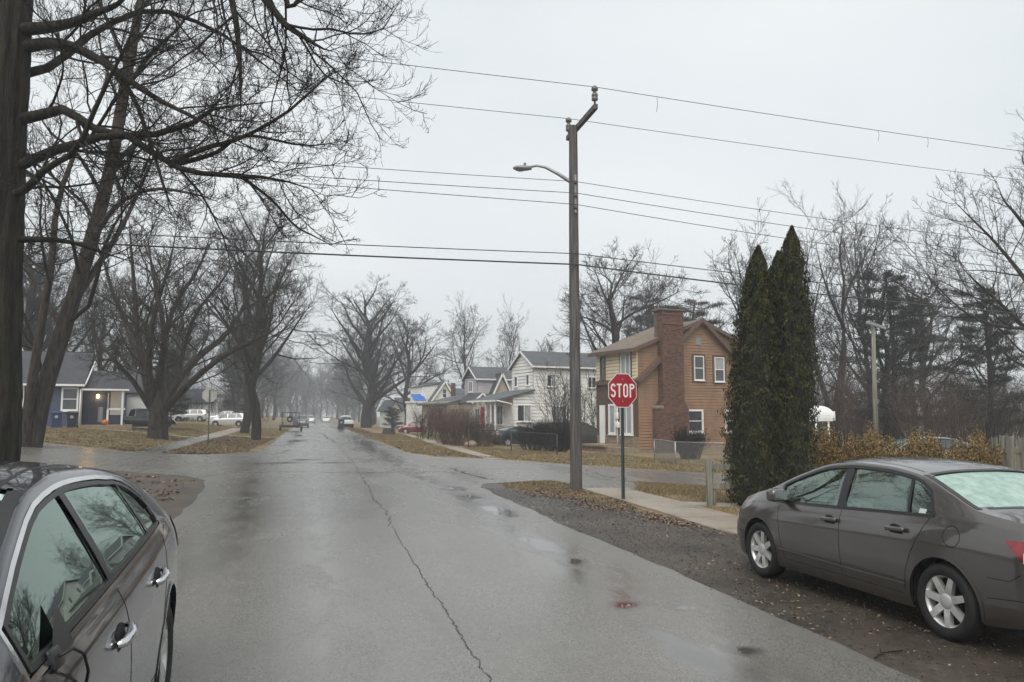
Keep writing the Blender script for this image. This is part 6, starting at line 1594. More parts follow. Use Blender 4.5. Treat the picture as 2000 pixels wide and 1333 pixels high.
        for sg in (1, -1):
            mb = MB(); mb.box(-P['wb'] / 2 + .2, P['wb'] / 2 - .2, sg * (W - .17), sg * (W - .15), .3, .86); mb.build('door_lining', MAT['seat'], s.root)
        mb = MB(); mb.lathe([(.17 + .014 * math.cos(a), .014 * math.sin(a)) for a in np.linspace(0, 2 * math.pi, 7)[:-1]], 22, Matrix.Translation((dx - .22, .36, .84)) @ Matrix.Rotation(rad(-65), 4, 'Y'), closed=True); mb.build('steering_wheel', MAT['dash'], s.root)
def in_poly_np(x, z, poly):
    sh = x.shape; return in_poly(x.ravel(), z.ravel(), poly).reshape(sh)
def in_poly(x, y, poly):
    c = np.zeros(len(x), bool); n = len(poly)
    for i in range(n):
        (x0, y0), (x1, y1) = poly[i][:2], poly[(i + 1) % n][:2]
        k = ((y0 > y) != (y1 > y)) & (x < (x1 - x0) * (y - y0) / ((y1 - y0) if y1 != y0 else 1e-9) + x0); c ^= k
    return c
_TY = {}
def tyre_mesh(R, rr, h):
    k = ('t', R, rr, h)
    if k not in _TY: _TY[k] = MB().lathe([(rr - .015, -h * .8), (rr + .01, -h * .92), (rr + (R - rr) * .5, -h), (R - .022, -h * .88), (R - .004, -h * .62), (R, -h * .3), (R, h * .3), (R - .004, h * .62), (R - .022, h * .88), (rr + (R - rr) * .5, h), (rr + .01, h * .92), (rr - .015, h * .8)], 40).mesh('tyre', MAT['rubber'])
    return _TY[k]
def drum_mesh(rr):
    k = ('d', rr)
    if k not in _TY: _TY[k] = MB().lathe([(0, -.02), (rr * .97, -.02), (rr * .97, -.06)], 24).lathe([(0, .0), (rr * .55, .0), (rr * .55, -.03)], 24).mesh('drum', MAT['cavity'])
    return _TY[k]
def rim_mesh(rr, h, spokes):
    k = ('r', rr, h, spokes)
    if k in _TY: return _TY[k]
    mb = MB(); mb.lathe([(rr - .035, .0), (rr - .03, h * .55), (rr - .012, h * .80), (rr + .012, h * .90), (rr + .016, h * .82), (rr - .006, h * .5)], 40)
    n, w0, w1 = spokes[:3]
    for i in range(n):
        for dd in ((0,) if len(spokes) < 4 else (-spokes[3], spokes[3])):
            m = Matrix.Rotation(2 * math.pi * i / n + dd, 4, 'Z'); zc, ze = h * .62, h * .78
            V = [(.035, -w0, zc), (.035, w0, zc), (rr * .55, (w0 + w1) / 2, zc + .012), (rr - .012, w1, ze), (rr - .012, -w1, ze), (rr * .55, -(w0 + w1) / 2, zc + .012)]
            Vb = [(x, y * .85, z - .045) for x, y, z in V]
            mb.add([m @ Vector(v) for v in V + Vb], [(0, 1, 2, 5), (5, 2, 3, 4)] + [(a, b, b + 6, a + 6) for a, b in ((1, 0), (2, 1), (3, 2), (4, 3), (5, 4), (0, 5))])
    mb.lathe([(.075, h * .3), (.072, h * .62), (.055, h * .70), (.03, h * .73), (0, h * .73)], 20)
    me = mb.mesh('rim', MAT['alloy'])
    bm = bmesh.new(); bm.from_mesh(me); bmesh.ops.recalc_face_normals(bm, faces=bm.faces[:]); bm.to_mesh(me); bm.free()
    _TY[k] = me; return me

def dlo_curves(poly):
    """upper and lower edge of a window outline as functions of x"""
    xs = sorted(set(round(p[0], 4) for p in poly)); 
    def edge(x, top):
        best = None; n = len(poly)
        for i in range(n):
            (x0, z0), (x1, z1) = poly[i], poly[(i + 1) % n]
            if min(x0, x1) - 1e-6 <= x <= max(x0, x1) + 1e-6:
                if abs(x1 - x0) < 1e-6: c = (max if top else min)(z0, z1)
                else: c = z0 + (z1 - z0) * (x - x0) / (x1 - x0)
                best = c if best is None else (max if top else min)(best, c)
        return best
    return (lambda x: edge(x, False)), (lambda x: edge(x, True)), xs[0], xs[-1]
def smooth_poly(pts, n=6):
    """rounds a closed outline through its corners flagged by curvature (Catmull-Rom)"""
    out = []; m = len(pts)
    for i in range(m):
        p0, p1, p2, p3 = (np.array(pts[(i + k) % m][:2], float) for k in (-1, 0, 1, 2))
        if len(pts[i]) > 2 or len(pts[(i + 1) % m]) > 2 and False: out.append(tuple(p1)); continue
        for k in range(n):
            f = k / n; out.append(tuple(.5 * (2 * p1 + (p2 - p0) * f + (2 * p0 - 5 * p1 + 4 * p2 - p3) * f * f + (3 * p1 - p0 - 3 * p2 + p3) * f ** 3)))
    return out

def side_windows(car, sg, panes, outline, frame_w, frame_mat, glass, seal=None, nx=22):
    for poly in panes:
        lo, hi, x0, x1 = dlo_curves(poly)
        g = car.patch(lo, hi, x0 + .002, x1 - .002, -.014, 'window', glass, sg, nx, 6)
    if outline: car.strip(outline, frame_w, .003, 'window_trim', frame_mat, sg, True, th=.02)
def tstrip(car, path, w, off, name, mat):
    """strip on the top of the car through (x, y) points"""
    Q = []
    for a, b in zip(path, path[1:]):
        k = max(1, int(math.hypot(b[0] - a[0], b[1] - a[1]) / .05)); Q += [(a[0] + (b[0] - a[0]) * i / k, a[1] + (b[1] - a[1]) * i / k) for i in range(k)]
    Q.append(path[-1]); V = []
    f = lambda x, y: Vector((x, y, float(car.ztop(x, y))))
    pn = []
    for x, y in Q:
        e = .01; nn = (f(x + e, y) - f(x - e, y)).cross(f(x, y + e) - f(x, y - e)).normalized(); pn.append((f(x, y) + nn * off, nn))
    n = len(Q)
    for i in range(n):
        t = (pn[min(i + 1, n - 1)][0] - pn[max(i - 1, 0)][0]).normalized(); sx = t.cross(pn[i][1]).normalized(); p, nn = pn[i]
        V += [p - sx * w / 2 - nn * .02, p - sx * w / 2, p + sx * w / 2, p + sx * w / 2 - nn * .02]
    mb = MB(); mb.add(V, [(4 * i + k, 4 * i + k + 1, 4 * i + k + 5, 4 * i + k + 4) for i in range(n - 1) for k in range(3)]); return mb.build(name, mat, car.root)
def dlo(car, xf, xa, xb, m=.04, lo=.015, n=26, zfront=.02):
    """window line: upper edge under the roof rail, falling in a quarter ellipse from xa back to xb"""
    low = lambda x: float(car.belt(x)) + lo
    zu = lambda x: float(car.zr(x)) - m
    def up(x):
        if x >= xa: return max(zu(x), low(x) + .004)
        q = (xa - x) / (xa - xb); return low(x) + (zu(xa) - low(xa)) * math.sqrt(max(0, 1 - q * q)) * (1 - .12 * q)
    return low, up, xf, xb
def pane_poly(low, up, x0, x1, sl0=0., sl1=0., n=18):
    """pane between x0 (rear) and x1 (front) with slanted ends (shift of the top)"""
    bot = [(x0 + (x1 - x0) * i / n, 0) for i in range(n + 1)]; B = [(x, low(x)) for x, _ in bot]
    xt0, xt1 = x0 + sl0, x1 + sl1; T = [(xt0 + (xt1 - xt0) * i / n) for i in range(n + 1)]
    return B + [(x, up(x)) for x in reversed(T)]
def std_car(name, loc, rz, label, P, mats, rim=.2, spokes=(7, .045, .035), detail=True, cat='car', group=None, scale=1.0, sides=(1, -1)):
    root = empty(name, loc, rz, label, cat, group); root.scale = (scale,) * 3
    c = Car(root, P, mats); low, up, xf, xb = dlo(c, *P['dlo']); P['glass_poly'] = [pane_poly(low, up, xb, xf)]
    c.shell(P.get('step', .03), *P.get('res', (26, 14, 16)))
    for sg in sides:
        xs = P['pillars']      # list of (x_rear, x_front, slant_rear, slant_front) per pane
        side_windows(c, sg, [pane_poly(low, up, *q) for q in xs], pane_poly(low, up, xb, xf), P.get('trim_w', .03), mats.get('trim', MAT['trim_black']), mats['glass'])
        for q0, q1 in zip(xs, xs[1:]):   # pillars between panes
            pl = [(q0[1], low(q0[1])), (q1[0], low(q1[0])), (q1[0] + q1[2], up(q1[0] + q1[2])), (q0[1] + q0[3], up(q0[1] + q0[3]))]
            a, b, x0, x1 = dlo_curves(pl); c.patch(a, b, x0, x1, -.004, 'pillar', mats.get('pillar', MAT['trim_black']), sg, 6, 6)
    for nm, (fr, bk), mt in zip(('windshield', 'rear_window'), P['top_glass'], (mats.get('wind', mats['glass']), mats.get('rear', mats['glass']))): c.topglass(fr, bk, -.010, nm, mt)
    c.wheels(rim, spokes)
    return c
MAT['paint_grey'] = car_paint('paint_warm_grey', (.112, .099, .092), .85, .36)
MAT['paint_black'] = car_paint('paint_charcoal', (.017, .019, .028), .7, .30)

civic_P = dict(W=.885, wb=2.70, wr=.316, arch=.365, spin=23,
    top=[(-2.27, .86), (-2.2, 1.02), (-1.78, 1.075), (-1.6, 1.11), (-1.3, 1.235), (-.95, 1.365), (-.5, 1.428), (-.1, 1.44), (.3, 1.41), (.75, 1.27), (1.3, 1.03), (1.5, .975), (1.9, .86), (2.12, .74), (2.22, .60)],
    belt=[(-2.27, .80), (-2.15, .96), (-1.6, 1.0), (-1.0, .98), (0, .93), (1.0, .885), (1.5, .85), (1.9, .76), (2.12, .65), (2.22, .52)],
    plan=[(-2.27, .68), (-2.2, .82), (-2.0, .93), (-1.6, .98), (-.8, 1), (.8, 1), (1.4, .985), (1.8, .93), (2.05, .82), (2.16, .70), (2.22, .55)],
    low=[(-2.27, .40), (-2.15, .28), (-1.8, .22), (-1.2, .19), (1.2, .19), (1.7, .19), (2.1, .21), (2.22, .28)],
    dlo=(1.02, -.78, -1.24), pillars=[(-1.22, -.96, .12, .10), (-.93, -.09, .10, .06), (.03, 1.0, .06, 0.)], rail=.90, tumble=.46, step=.02, res=(34, 18, 20),
    top_glass=[((lambda y: 1.26 - .30 * y * y), (lambda y: .36 - .10 * y * y)), ((lambda y: -.98 - .04 * y * y), (lambda y: -1.60 + .10 * y * y))])
def civic():
    mats = dict(paint=MAT['paint_grey'], glass=MAT['glass_clear'], rear=MAT['glass_frost'], trim=MAT['trim_black'])
    c = std_car('parked_sedan', on(5.97, 7.14, 0.004), rad(91.7), 'warm grey four-door sedan parked on the gravel at right', civic_P, mats, .226, (7, .034, .027))
    c.interior((.12, -.78)); S = MAT['cavity']
    for sg in (1, -1):
        c.arch_lips(sg)
        c.strip([(.98, .87), (.93, .6), (.90, .42), (.86, .30)], .007, .0012, 'door_seam', S, sg)
        c.strip([(-.07, .93), (-.08, .6), (-.09, .30)], .007, .0012, 'door_seam', S, sg)
        c.strip([(-1.20, .985), (-1.10, .80), (-1.02, .66), (-.95, .48), (-.93, .34)], .007, .0012, 'door_seam', S, sg)
        c.strip([(.86, .30), (-.92, .30)], .006, .0012, 'door_seam', S, sg)
        c.strip([(.96, .385), (.4, .38), (-.4, .375), (-.94, .375)], .022, .010, 'side_moulding', MAT['paint_grey'], sg, th=.006)
        c.strip([(-1.78, .44), (-2.0, .46), (-2.2, .47)], .007, .0012, 'bumper_seam', S, sg)
        c.strip([(-1.8, .60), (-1.98, .60), (-2.06, .66)], .007, .0012, 'bumper_seam', S, sg)
        c.strip([(1.75, .47), (1.95, .48), (2.12, .60)], .007, .0012, 'bumper_seam', S, sg)
        for x in (.06, -.86):
            z = .815 if x > 0 else .845; p, nn = c.pt(x, z, sg, .028)
            c.patch(lambda q: z - .035 + .3 * (q - x) ** 2, lambda q: z + .045 - 3 * (q - x - .03) ** 2, x - .075, x + .085, .0015, 'recess_shade', S, sg, 8, 3)  # flat dark patch on the paint standing for shade behind the grip
            h_ = empty('handle', p); h_.parent = c.root; h_.rotation_euler = (0, rad(3), 0); MB().bbox(-.115, .115, -.014, .014, -.020, .020, .012).build('grip', MAT['paint_grey'], h_)
        mp, nn = c.pt(.86, .97, sg, .0); mr = empty('mirror', mp); mr.parent = c.root
        MB().bbox(-.03, .07, -.02 if sg > 0 else -.1, .1 if sg > 0 else .02, -.06, -.02, .015).build('mirror_arm', MAT['trim_black'], mr)
        MB().bbox(-.06, .09, .05 * sg if sg > 0 else -.25, .25 if sg > 0 else -.05, -.055, .085, .04).build('mirror_shell', MAT['paint_grey'], mr)
        mb = MB(); mb.box(-.068, -.058, .075 if sg > 0 else -.225, .225 if sg > 0 else -.075, -.03, .065); mb.build('mirror_glass', MAT['chrome'], mr)
        c.patch(lambda x: .61 + .25 * max(0, 2.0 - x), lambda x: .735 - .35 * max(0, x - 2.0), 1.90, 2.16, .004, 'headlight', MAT['head_lamp'], sg)
        c.patch(lambda x: .72 + .95 * max(0, x + 2.12), lambda x: .91, -2.23, -1.95, .005, 'taillight', MAT['tail_red'], sg)
        c.patch(lambda x: .74 + .5 * max(0, x + 2.10), lambda x: .83, -2.22, -2.08, .008, 'reverse_lens', MAT['head_lamp'], sg)
    # fuel flap on the left
    pts = [(-1.46 + .085 * math.cos(a), .865 + .085 * math.sin(a)) for a in np.linspace(0, 6.283, 25)[:-1]]
    c.strip(pts, .006, .0012, 'fuel_flap_seam', S, 1, True)
    c.patch(lambda x: .9 + .115, lambda x: .9 + .155, -1.13, -1.05, -.011, 'window_sticker', MAT['sticker'], 1, 3, 2)
    tstrip(c, [(-.96, -.55), (-.95, -.3), (-.945, 0), (-.95, .3), (-.96, .55)], .05, .002, 'rear_glass_seal', MAT['trim_black'])
    tstrip(c, [(-1.60, -.60), (-1.625, -.3), (-1.635, 0), (-1.625, .3), (-1.60, .60)], .04, .002, 'rear_glass_seal', MAT['trim_black'])
    for sg in (1, -1):
        yv = lambda x: sg * .945 * float(c.yr(x)); tstrip(c, [(x, yv(x)) for x in np.linspace(-.95, -1.61, 8)], .045, .003, 'rear_glass_seal', MAT['trim_black'])
        tstrip(c, [(x, yv(x)) for x in np.linspace(.36, 1.2, 8)], .045, .003, 'windshield_seal', MAT['trim_black'])
        tstrip(c, [(x, sg * .86 * float(c.yr(x))) for x in np.linspace(-.88, .34, 14)], .014, .001, 'roof_channel', MAT['trim_black'])
    tstrip(c, [(.36, -.5), (.375, 0), (.36, .5)], .05, .002, 'windshield_seal', MAT['trim_black'])
civic()

alt_P = dict(W=.915, wb=2.78, wr=.328, arch=.375, spin=40, drop=.05 / 1.08,
    top=[(-2.47, .92), (-2.4, 1.08), (-1.98, 1.13), (-1.8, 1.17), (-1.4, 1.30), (-1.0, 1.415), (-.5, 1.485), (-.05, 1.50), (.35, 1.465), (.8, 1.31), (1.3, 1.07), (1.6, .99), (2.1, .85), (2.3, .72), (2.39, .55)],
    belt=[(-2.47, .86), (-2.3, 1.0), (-1.7, 1.035), (-1.0, 1.005), (0, .955), (1.0, .915), (1.6, .87), (2.1, .75), (2.39, .5)],
    plan=[(-2.47, .68), (-2.4, .82), (-2.2, .92), (-1.7, .98), (-.8, 1), (.8, 1), (1.5, .985), (1.9, .93), (2.2, .8), (2.39, .55)],
    low=[(-2.47, .42), (-2.3, .3), (-1.8, .22), (-1.2, .2), (1.2, .2), (1.8, .2), (2.39, .28)],
    trim_w=.021, dlo=(1.12, -.72, -1.42, .045, .02), pillars=[(-1.39, -1.06, .22, .18), (-1.03, -.08, .18, .08), (.0, 1.1, .08, 0.)], rail=.91, tumble=.47, step=.02, res=(34, 18, 20), dash=.8,
    top_glass=[((lambda y: 1.34 - .30 * y * y), (lambda y: .42 - .10 * y * y)), ((lambda y: -1.06 - .04 * y * y), (lambda y: -1.82 + .10 * y * y))])
ALT = dict(scale=1.08, px=(227, 1142), d=3.75, yaw=-2.0, lift=.05)
def left_sedan():
    mats = dict(paint=MAT['paint_black'], glass=MAT['glass_dark'], wind=MAT['glass_dark'], trim=MAT['chrome'])
    s = ALT['scale']; p = at(*ALT['px'], ALT['d']); a = ALT['yaw']
    ex = Vector((-math.sin(rad(a)), -math.cos(rad(a)), 0)); ey = Vector((-ex.y, ex.x, 0)); o = p - ex * (-.04 * s) - ey * (.845 * s)
    c = std_car('charcoal_sedan', (o.x, o.y, ALT['lift']), math.atan2(ex.y, ex.x), 'charcoal sedan at lower left with chrome handles and broken mirror', alt_P, mats, .225, (5, .022, .018, .16), scale=s); S = MAT['cavity']
    c.interior((.12, -.82))
    for sg in (1, -1):
        c.arch_lips(sg)
        low, up, xf, xb = dlo(c, *alt_P['dlo'])
        # black rubber inside the chrome
        q = pane_poly(low, up, xb + .05, xf - .05); q = [(x, z + (.022 if i <= 18 else -.024)) for i, (x, z) in enumerate(q)]
        c.strip(q, .022, -.001, 'window_seal', MAT['trim_black'], sg, True, th=.02)
        c.strip([(1.06, .90), (1.0, .6), (.95, .35)], .007, .0012, 'door_seam', S, sg)
        c.strip([(-.05, .95), (-.06, .6), (-.07, .32)], .007, .0012, 'door_seam', S, sg)
        c.strip([(-1.32, 1.0), (-1.22, .84), (-1.10, .70), (-1.02, .52), (-.98, .36)], .007, .0012, 'door_seam', S, sg)
        c.strip([(.95, .33), (-.98, .33)], .006, .0012, 'door_seam', S, sg)
        c.strip([(-1.42, 1.01), (-1.50, 1.035)], .006, .0012, 'trunk_seam', S, sg)
        for x in (.13, -.86):
            z = .80 if x > 0 else .845; p, nn = c.pt(x, z, sg, .03)
            c.patch(lambda t_: z - .04, lambda t_: z + .05 - 3 * (t_ - x) ** 2, x - .08, x + .09, .0015, 'recess_shade', S, sg, 8, 3)  # no hollow here: shade under the handle laid on as a dark patch
            h_ = empty('handle', p); h_.parent = c.root; h_.rotation_euler = (0, rad(6), 0)
            MB().tube([(-.12, -.025 * sg, 0), (-.09, 0, 0), (0, .010 * sg, 0), (.09, 0, 0), (.12, -.025 * sg, 0)], [.012, .019, .022, .019, .012], 10).build('grip', MAT['chrome'], h_)
        c.patch(lambda x: .80 + .3 * max(0, x + 2.1), lambda x: 1.0, -2.42, -1.98, .006, 'taillight', MAT['tail_red'] if sg < 0 else MAT['tail_mixed'], sg)
    for sg in (1, -1):
        yv = lambda x: sg * .945 * float(c.yr(x)); tstrip(c, [(x, yv(x)) for x in np.linspace(.42, 1.25, 8)], .05, .003, 'windshield_seal', MAT['trim_black'])
        tstrip(c, [(x, yv(x)) for x in np.linspace(-1.04, -1.80, 8)], .05, .003, 'rear_glass_seal', MAT['trim_black'])
        tstrip(c, [(x, sg * .84 * float(c.yr(x))) for x in np.linspace(-1.0, .40, 14)], .02, .001, 'roof_channel', MAT['trim_black'])
    tstrip(c, [(.42, -.5), (.43, 0), (.42, .5)], .05, .002, 'windshield_seal', MAT['trim_black'])
    # broken mirror: sail plate, bare mount, cable and hanging shell
    mr = empty('mirror', (0, 0, 0)); mr.parent = c.root
    low, up, xf, xb = dlo(c, *alt_P['dlo'])
    c.patch(lambda x: low(x) - .02, lambda x: max(low(x) + .13 - .55 * (x - .70), low(x) - .015), .70, 1.0, .007, 'sail_plate', MAT['trim_black'], 1, parent=mr)
    p, nn = c.pt(.90, .935, 1, .004); rot_ = nn.to_track_quat('Z', 'Y').to_matrix().to_4x4()
    MB().bbox(-.05, .045, -.035, .035, -.012, .012, .01, Matrix.Translation(p) @ rot_).build('broken_mount', MAT['trim_black'], mr)
    q = p + nn * .01; MB().tube([q, q + Vector((-.03, .035, .015)), q + Vector((-.09, .055, -.02)), q + Vector((-.14, .06, -.09)), q + Vector((-.15, .05, -.15))], .0055, 6).build('cable', MAT['trim_black'], mr)
    MB().bbox(-.10, .07, -.04, .03, -.26, -.155, .035, Matrix.Translation(q + Vector((-.12, .055, 0)))).build('hanging_shell', MAT['trim_black'], mr)
MAT['tail_mixed'] = M('tail_lamp_pale', (.55, .40, .36), (.50, .05, .05), 5, rough=.12, coat=1., lo=.42, hi=.5)
left_sedan()

# --- cars further off
G2 = [((lambda y: 1.25), (lambda y: .36)), ((lambda y: -1.0), (lambda y: -1.6))]
MAT['far_glass'] = M('far_car_glass', (.05, .065, .065), (.03, .04, .04), 2, rough=.05, spec=.9)
def far_car(name, loc, rz, label, kind, c1, scale=1.0, cat='car', metal=.4, matte=False, lamps=True):
    pm = car_paint(name + '_paint', c1, metal, .35, False) if not matte else M(name + '_cover', c1, tuple(x * .7 for x in c1), 2, rough=.7, bump=.5, bscale=4, bdist=.05)
    P = dict(civic_P); P.update(step=.06, res=(14, 8, 9), top_glass=G2)
    if kind == 'suv':
        P.update(wr=.35, arch=.40, top=[(-2.1, 1.1), (-2.05, 1.45), (-1.9, 1.60), (-1.2, 1.66), (-.2, 1.66), (.3, 1.62), (.8, 1.38), (1.2, 1.15), (1.4, 1.10), (1.9, 1.0), (2.08, .85), (2.15, .6)],
                 belt=[(-2.1, .98), (-1.5, 1.06), (0, 1.02), (1.2, .98), (1.9, .88), (2.15, .55)], plan=[(-2.1, .8), (-2.0, .92), (-1.5, .98), (0, 1), (1.4, .98), (1.9, .88), (2.15, .6)],
                 low=[(-2.1, .4), (-1.7, .28), (0, .25), (1.7, .26), (2.15, .36)], dlo=(1.05, -1.2, -1.72), pillars=[(-1.70, -1.05, .1, .05), (-1.0, -.1, .05, .05), (0., 1.03, .05, 0.)],
                 top_glass=[((lambda y: 1.18), (lambda y: .42)), ((lambda y: -1.93), (lambda y: -2.08))])
    if kind == 'pickup':
        P.update(wb=3.3, wr=.38, arch=.44, top=[(-2.7, 1.12), (-2.6, 1.14), (-.95, 1.15), (-.80, 1.20), (-.72, 1.72), (-.3, 1.80), (.3, 1.78), (.7, 1.66), (1.25, 1.18), (1.4, 1.15), (2.3, 1.08), (2.5, .95), (2.58, .7)],
                 belt=[(-2.7, 1.06), (0, 1.10), (1.3, 1.08), (2.3, .98), (2.58, .62)], plan=[(-2.7, .95), (-2.6, 1), (0, 1), (2.0, .97), (2.4, .9), (2.58, .8)], low=[(-2.7, .5), (0, .38), (2.58, .42)],
                 dlo=(1.05, -.55, -.68), pillars=[(-.66, .12, .02, .02), (.2, 1.03, .02, 0.)], top_glass=[((lambda y: 1.18), (lambda y: .66)), ((lambda y: -.735), (lambda y: -.79))], W=.96)
    mats = dict(paint=pm, glass=MAT['far_glass'] if not matte else pm, trim=MAT['trim_black'] if not matte else pm, pillar=pm)
    c = std_car(name, loc, rz, label, P, mats, .21 if kind != 'pickup' else .24, (5, .05, .03), cat=cat, scale=scale)
    MB().box(P['plan'][0][0] + .4, P['plan'][-1][0] - .4, -P['W'] + .12, P['W'] - .12, .25, float(c.belt(0.)) - .1).build('underbody', MAT['cavity'], c.root)
    if lamps and not matte:
        x0, x1 = P['plan'][0][0], P['plan'][-1][0]
        for sg in (1, -1):
            c.patch(lambda x: float(c.belt(x)) * .84, lambda x: float(c.belt(x)) * .99, x0 + .03, x0 + .25, .008, 'taillight', MAT['tail_red'], sg, 4, 2)
            c.patch(lambda x: float(c.belt(x)) * .84, lambda x: float(c.belt(x)) * .98, x1 - .35, x1 - .06, .008, 'headlight', MAT['head_lamp'], sg, 4, 2)
            for x in (.05, -.8): p, nn = c.pt(x, float(c.belt(x)) - .1, sg, .02); MB().bbox(-.1, .1, -.012, .012, -.018, .018, .008, Matrix.Translation(p)).build('handle', pm, c.root)
            p, nn = c.pt(.88, float(c.belt(.88)) + .07, sg, .09); MB().bbox(-.06, .06, -.1, .1, -.06, .07, .03, Matrix.Translation(p)).build('mirror', pm, c.root)
    return c
far_car('green_sedan', on(14.4, 55.9), rad(14), 'dark green sedan parked beside the white house', 'sedan', (.018, .034, .036), 1.0)
far_car('covered_vehicle', on(17.3, 51.0), rad(-8), 'vehicle under a dark brown cover behind the dark bushes', 'suv', (.030, .024, .020), 1.12, 'vehicle', matte=True)
far_car('red_sedan', on(11.0, 86.0), rad(165), 'small red car parked by the white cottage', 'sedan', (.20, .03, .035), .95)
wp = far_car('white_pickup', on(4.35, 113.5, -.05), rad(92), 'white pickup parked on the right of the far street', 'pickup', (.72, .73, .74), 1.0, 'pickup', .1)
x0 = -2.7
MB().bbox(x0 - .10, x0 + .02, -.9, .9, .5, .68, .03).build('step_bumper', MAT['trim_black'], wp.root)
far_car('dark_suv', on(-1.55, 122.0), rad(-90), 'dark SUV facing us beyond the trailer', 'suv', (.055, .065, .075), 1.08)
far_car('distant_car', on(-.55, 178.0), rad(-90), 'tiny white car far up the street, left one', 'suv', (.75, .75, .75), 1.0, metal=.1)
far_car('distant_car', on(2.9, 190.0), rad(-90), 'tiny white car far up the street, right one', 'sedan', (.75, .75, .75), 1.0, metal=.1)
far_car('silver_suv', on(-14.8, 106.5), rad(172), 'silver SUV parked left of the far stop sign', 'suv', (.62, .62, .63), .95)
far_car('silver_suv', on(-9.4, 97.0), rad(172), 'silver SUV parked right of the far stop sign', 'suv', (.66, .67, .68), .95)
far_car('white_truck', on(-11.0, 111.5), rad(170), 'white pickup parked behind the silver SUV', 'pickup', (.75, .76, .77), .95, 'pickup', .1)
far_car('black_pickup', on(-12.2, 63.4), rad(28), 'black pickup half hidden by the multi-stemmed maple', 'pickup', (.014, .02, .022), .86, 'pickup')
q = at(1800, 880, 31); far_car('grey_car', on(q.x, q.y), rad(168), 'grey car with only its roof showing over the hedge', 'sedan', (.26, .25, .25), 1.05)

# --- open utility trailer
tr = empty('utility_trailer', on(-2.45, 93.0), 0, 'black open utility trailer with mesh ramp gate on the left', 'trailer'); B = MAT['iron']
mb = MB(); mb.box(-.95, .95, 0, 3.6, .52, .62); mb.build('deck', MAT['weathered'], tr)
mb = MB(); mb.bar((-.97, 0, .55), (-.97, 3.6, .55), .08, .14); mb.bar((.97, 0, .55), (.97, 3.6, .55), .08, .14); mb.bar((-1, -.02, .5), (1, -.02, .5), .08, .16); mb.bar((0, 3.6, .55), (0, 5.0, .5), .09, .1); mb.build('frame', B, tr)
mb = MB()
for x in (-.95, .95): mb.bar((x, 0, .62), (x, 3.6, 1.02), .05, .05); mb.bar((x, 0, 1.0), (x, 3.6, 1.0), .05, .05); [mb.bar((x, y, .6), (x, y, 1.0), .05) for y in (1.2, 2.4, 3.58)]
mb.build('side_rail', B, tr)
mb = MB()
for x in (-.93, .93): mb.bar((x, -.06, .6), (x, -.06, 2.1), .075)
for z in (.66, 2.08): mb.bar((-.93, -.06, z), (.93, -.06, z), .075)
for k in range(1, 10): mb.bar((-.93 + .186 * k, -.05, .66), (-.93 + .186 * k, -.05, 2.08), .022)
for k in range(1, 8): mb.bar((-.93, -.04, .66 + .178 * k), (.93, -.04, .66 + .178 * k), .022)
mb.build('ramp_gate', B, tr)
for sg in (-1, 1):
    w = link('wheel', tyre_mesh(.34, .19, .1), tr); w.location = (sg * 1.15, 1.5, .34); w.rotation_euler = (0, rad(90), 0)
    w = link('rim', rim_mesh(.19, .1, (5, .05, .03)), tr); w.location = (sg * 1.15, 1.5, .34); w.rotation_euler = (0, rad(90) * sg, 0)
    mb = MB(); V = []
    for k in range(9):
        a = rad(20 + 140 * k / 8); V += [(sg * 1.02, 1.5 + .42 * math.cos(a), .34 + .42 * math.sin(a)), (sg * 1.30, 1.5 + .42 * math.cos(a), .34 + .42 * math.sin(a))]
    mb.add(V, [(2 * k, 2 * k + 1, 2 * k + 3, 2 * k + 2) for k in range(8)], True); mb.build('fender', B, tr)
    MB().bbox(sg * .9 - .06, sg * .9 + .06, -.10, -.06, .5, .58, .01).build('taillight', MAT['tail_red'], tr)
w = link('spare_wheel', tyre_mesh(.34, .19, .1), tr); w.location = (-.1, .5, 1.35); w.rotation_euler = (rad(90), 0, 0)
MB().bbox(.25, .75, .5, 1.2, .62, 1.75, .05).build('tool_box', MAT['alu'], tr)
# ------------------------------------------------------------------ grass, leaves, pebbles
MAT['grass'] = foliage_mat('dry_grass', [(0, (0.095, 0.070, 0.038)), (.3, (0.22, 0.165, 0.085)), (.6, (0.35, 0.27, 0.15)), (.8, (0.21, 0.185, 0.085)), (1, (0.095, 0.10, 0.045))], .8)
MAT['leaf'] = foliage_mat('fallen_leaf', [(0, (0.045, 0.030, 0.021)), (.3, (0.10, 0.063, 0.042)), (.6, (0.17, 0.115, 0.078)), (.85, (0.24, 0.175, 0.125)), (1, (0.30, 0.245, 0.185))], .6)
MAT['pebble'] = foliage_mat('pebbles', [(0, (0.035, 0.028, 0.022)), (.5, (0.10, 0.08, 0.062)), (.93, (0.16, 0.138, 0.115)), (1, (0.34, 0.31, 0.28))], .55)
ZT = lambda X: np.interp(X, _KN, _KZ)
def in_poly(x, y, poly):
    c = np.zeros(len(x), bool); n = len(poly)
    for i in range(n):
        (x0, y0), (x1, y1) = poly[i][:2], poly[(i + 1) % n][:2]
        k = ((y0 > y) != (y1 > y)) & (x < (x1 - x0) * (y - y0) / ((y1 - y0) if y1 != y0 else 1e-9) + x0); c ^= k
    return c
def scatter(rng, poly, n, clump=0.0, cs=1.0):
    P = np.array([p[:2] for p in poly]); lo, hi = P.min(0), P.max(0)
    x = rng.uniform(lo[0], hi[0], n * 3); y = rng.uniform(lo[1], hi[1], n * 3)
    k = in_poly(x, y, poly)
    if clump: k &= (np.sin(x * cs * 1.7 + 1.3 * np.sin(y * cs * .9)) * np.sin(y * cs * 1.3 + 2 + np.sin(x * cs * 2.1)) + rng.normal(0, .45, n * 3)) > clump
    return x[k][:n], y[k][:n]
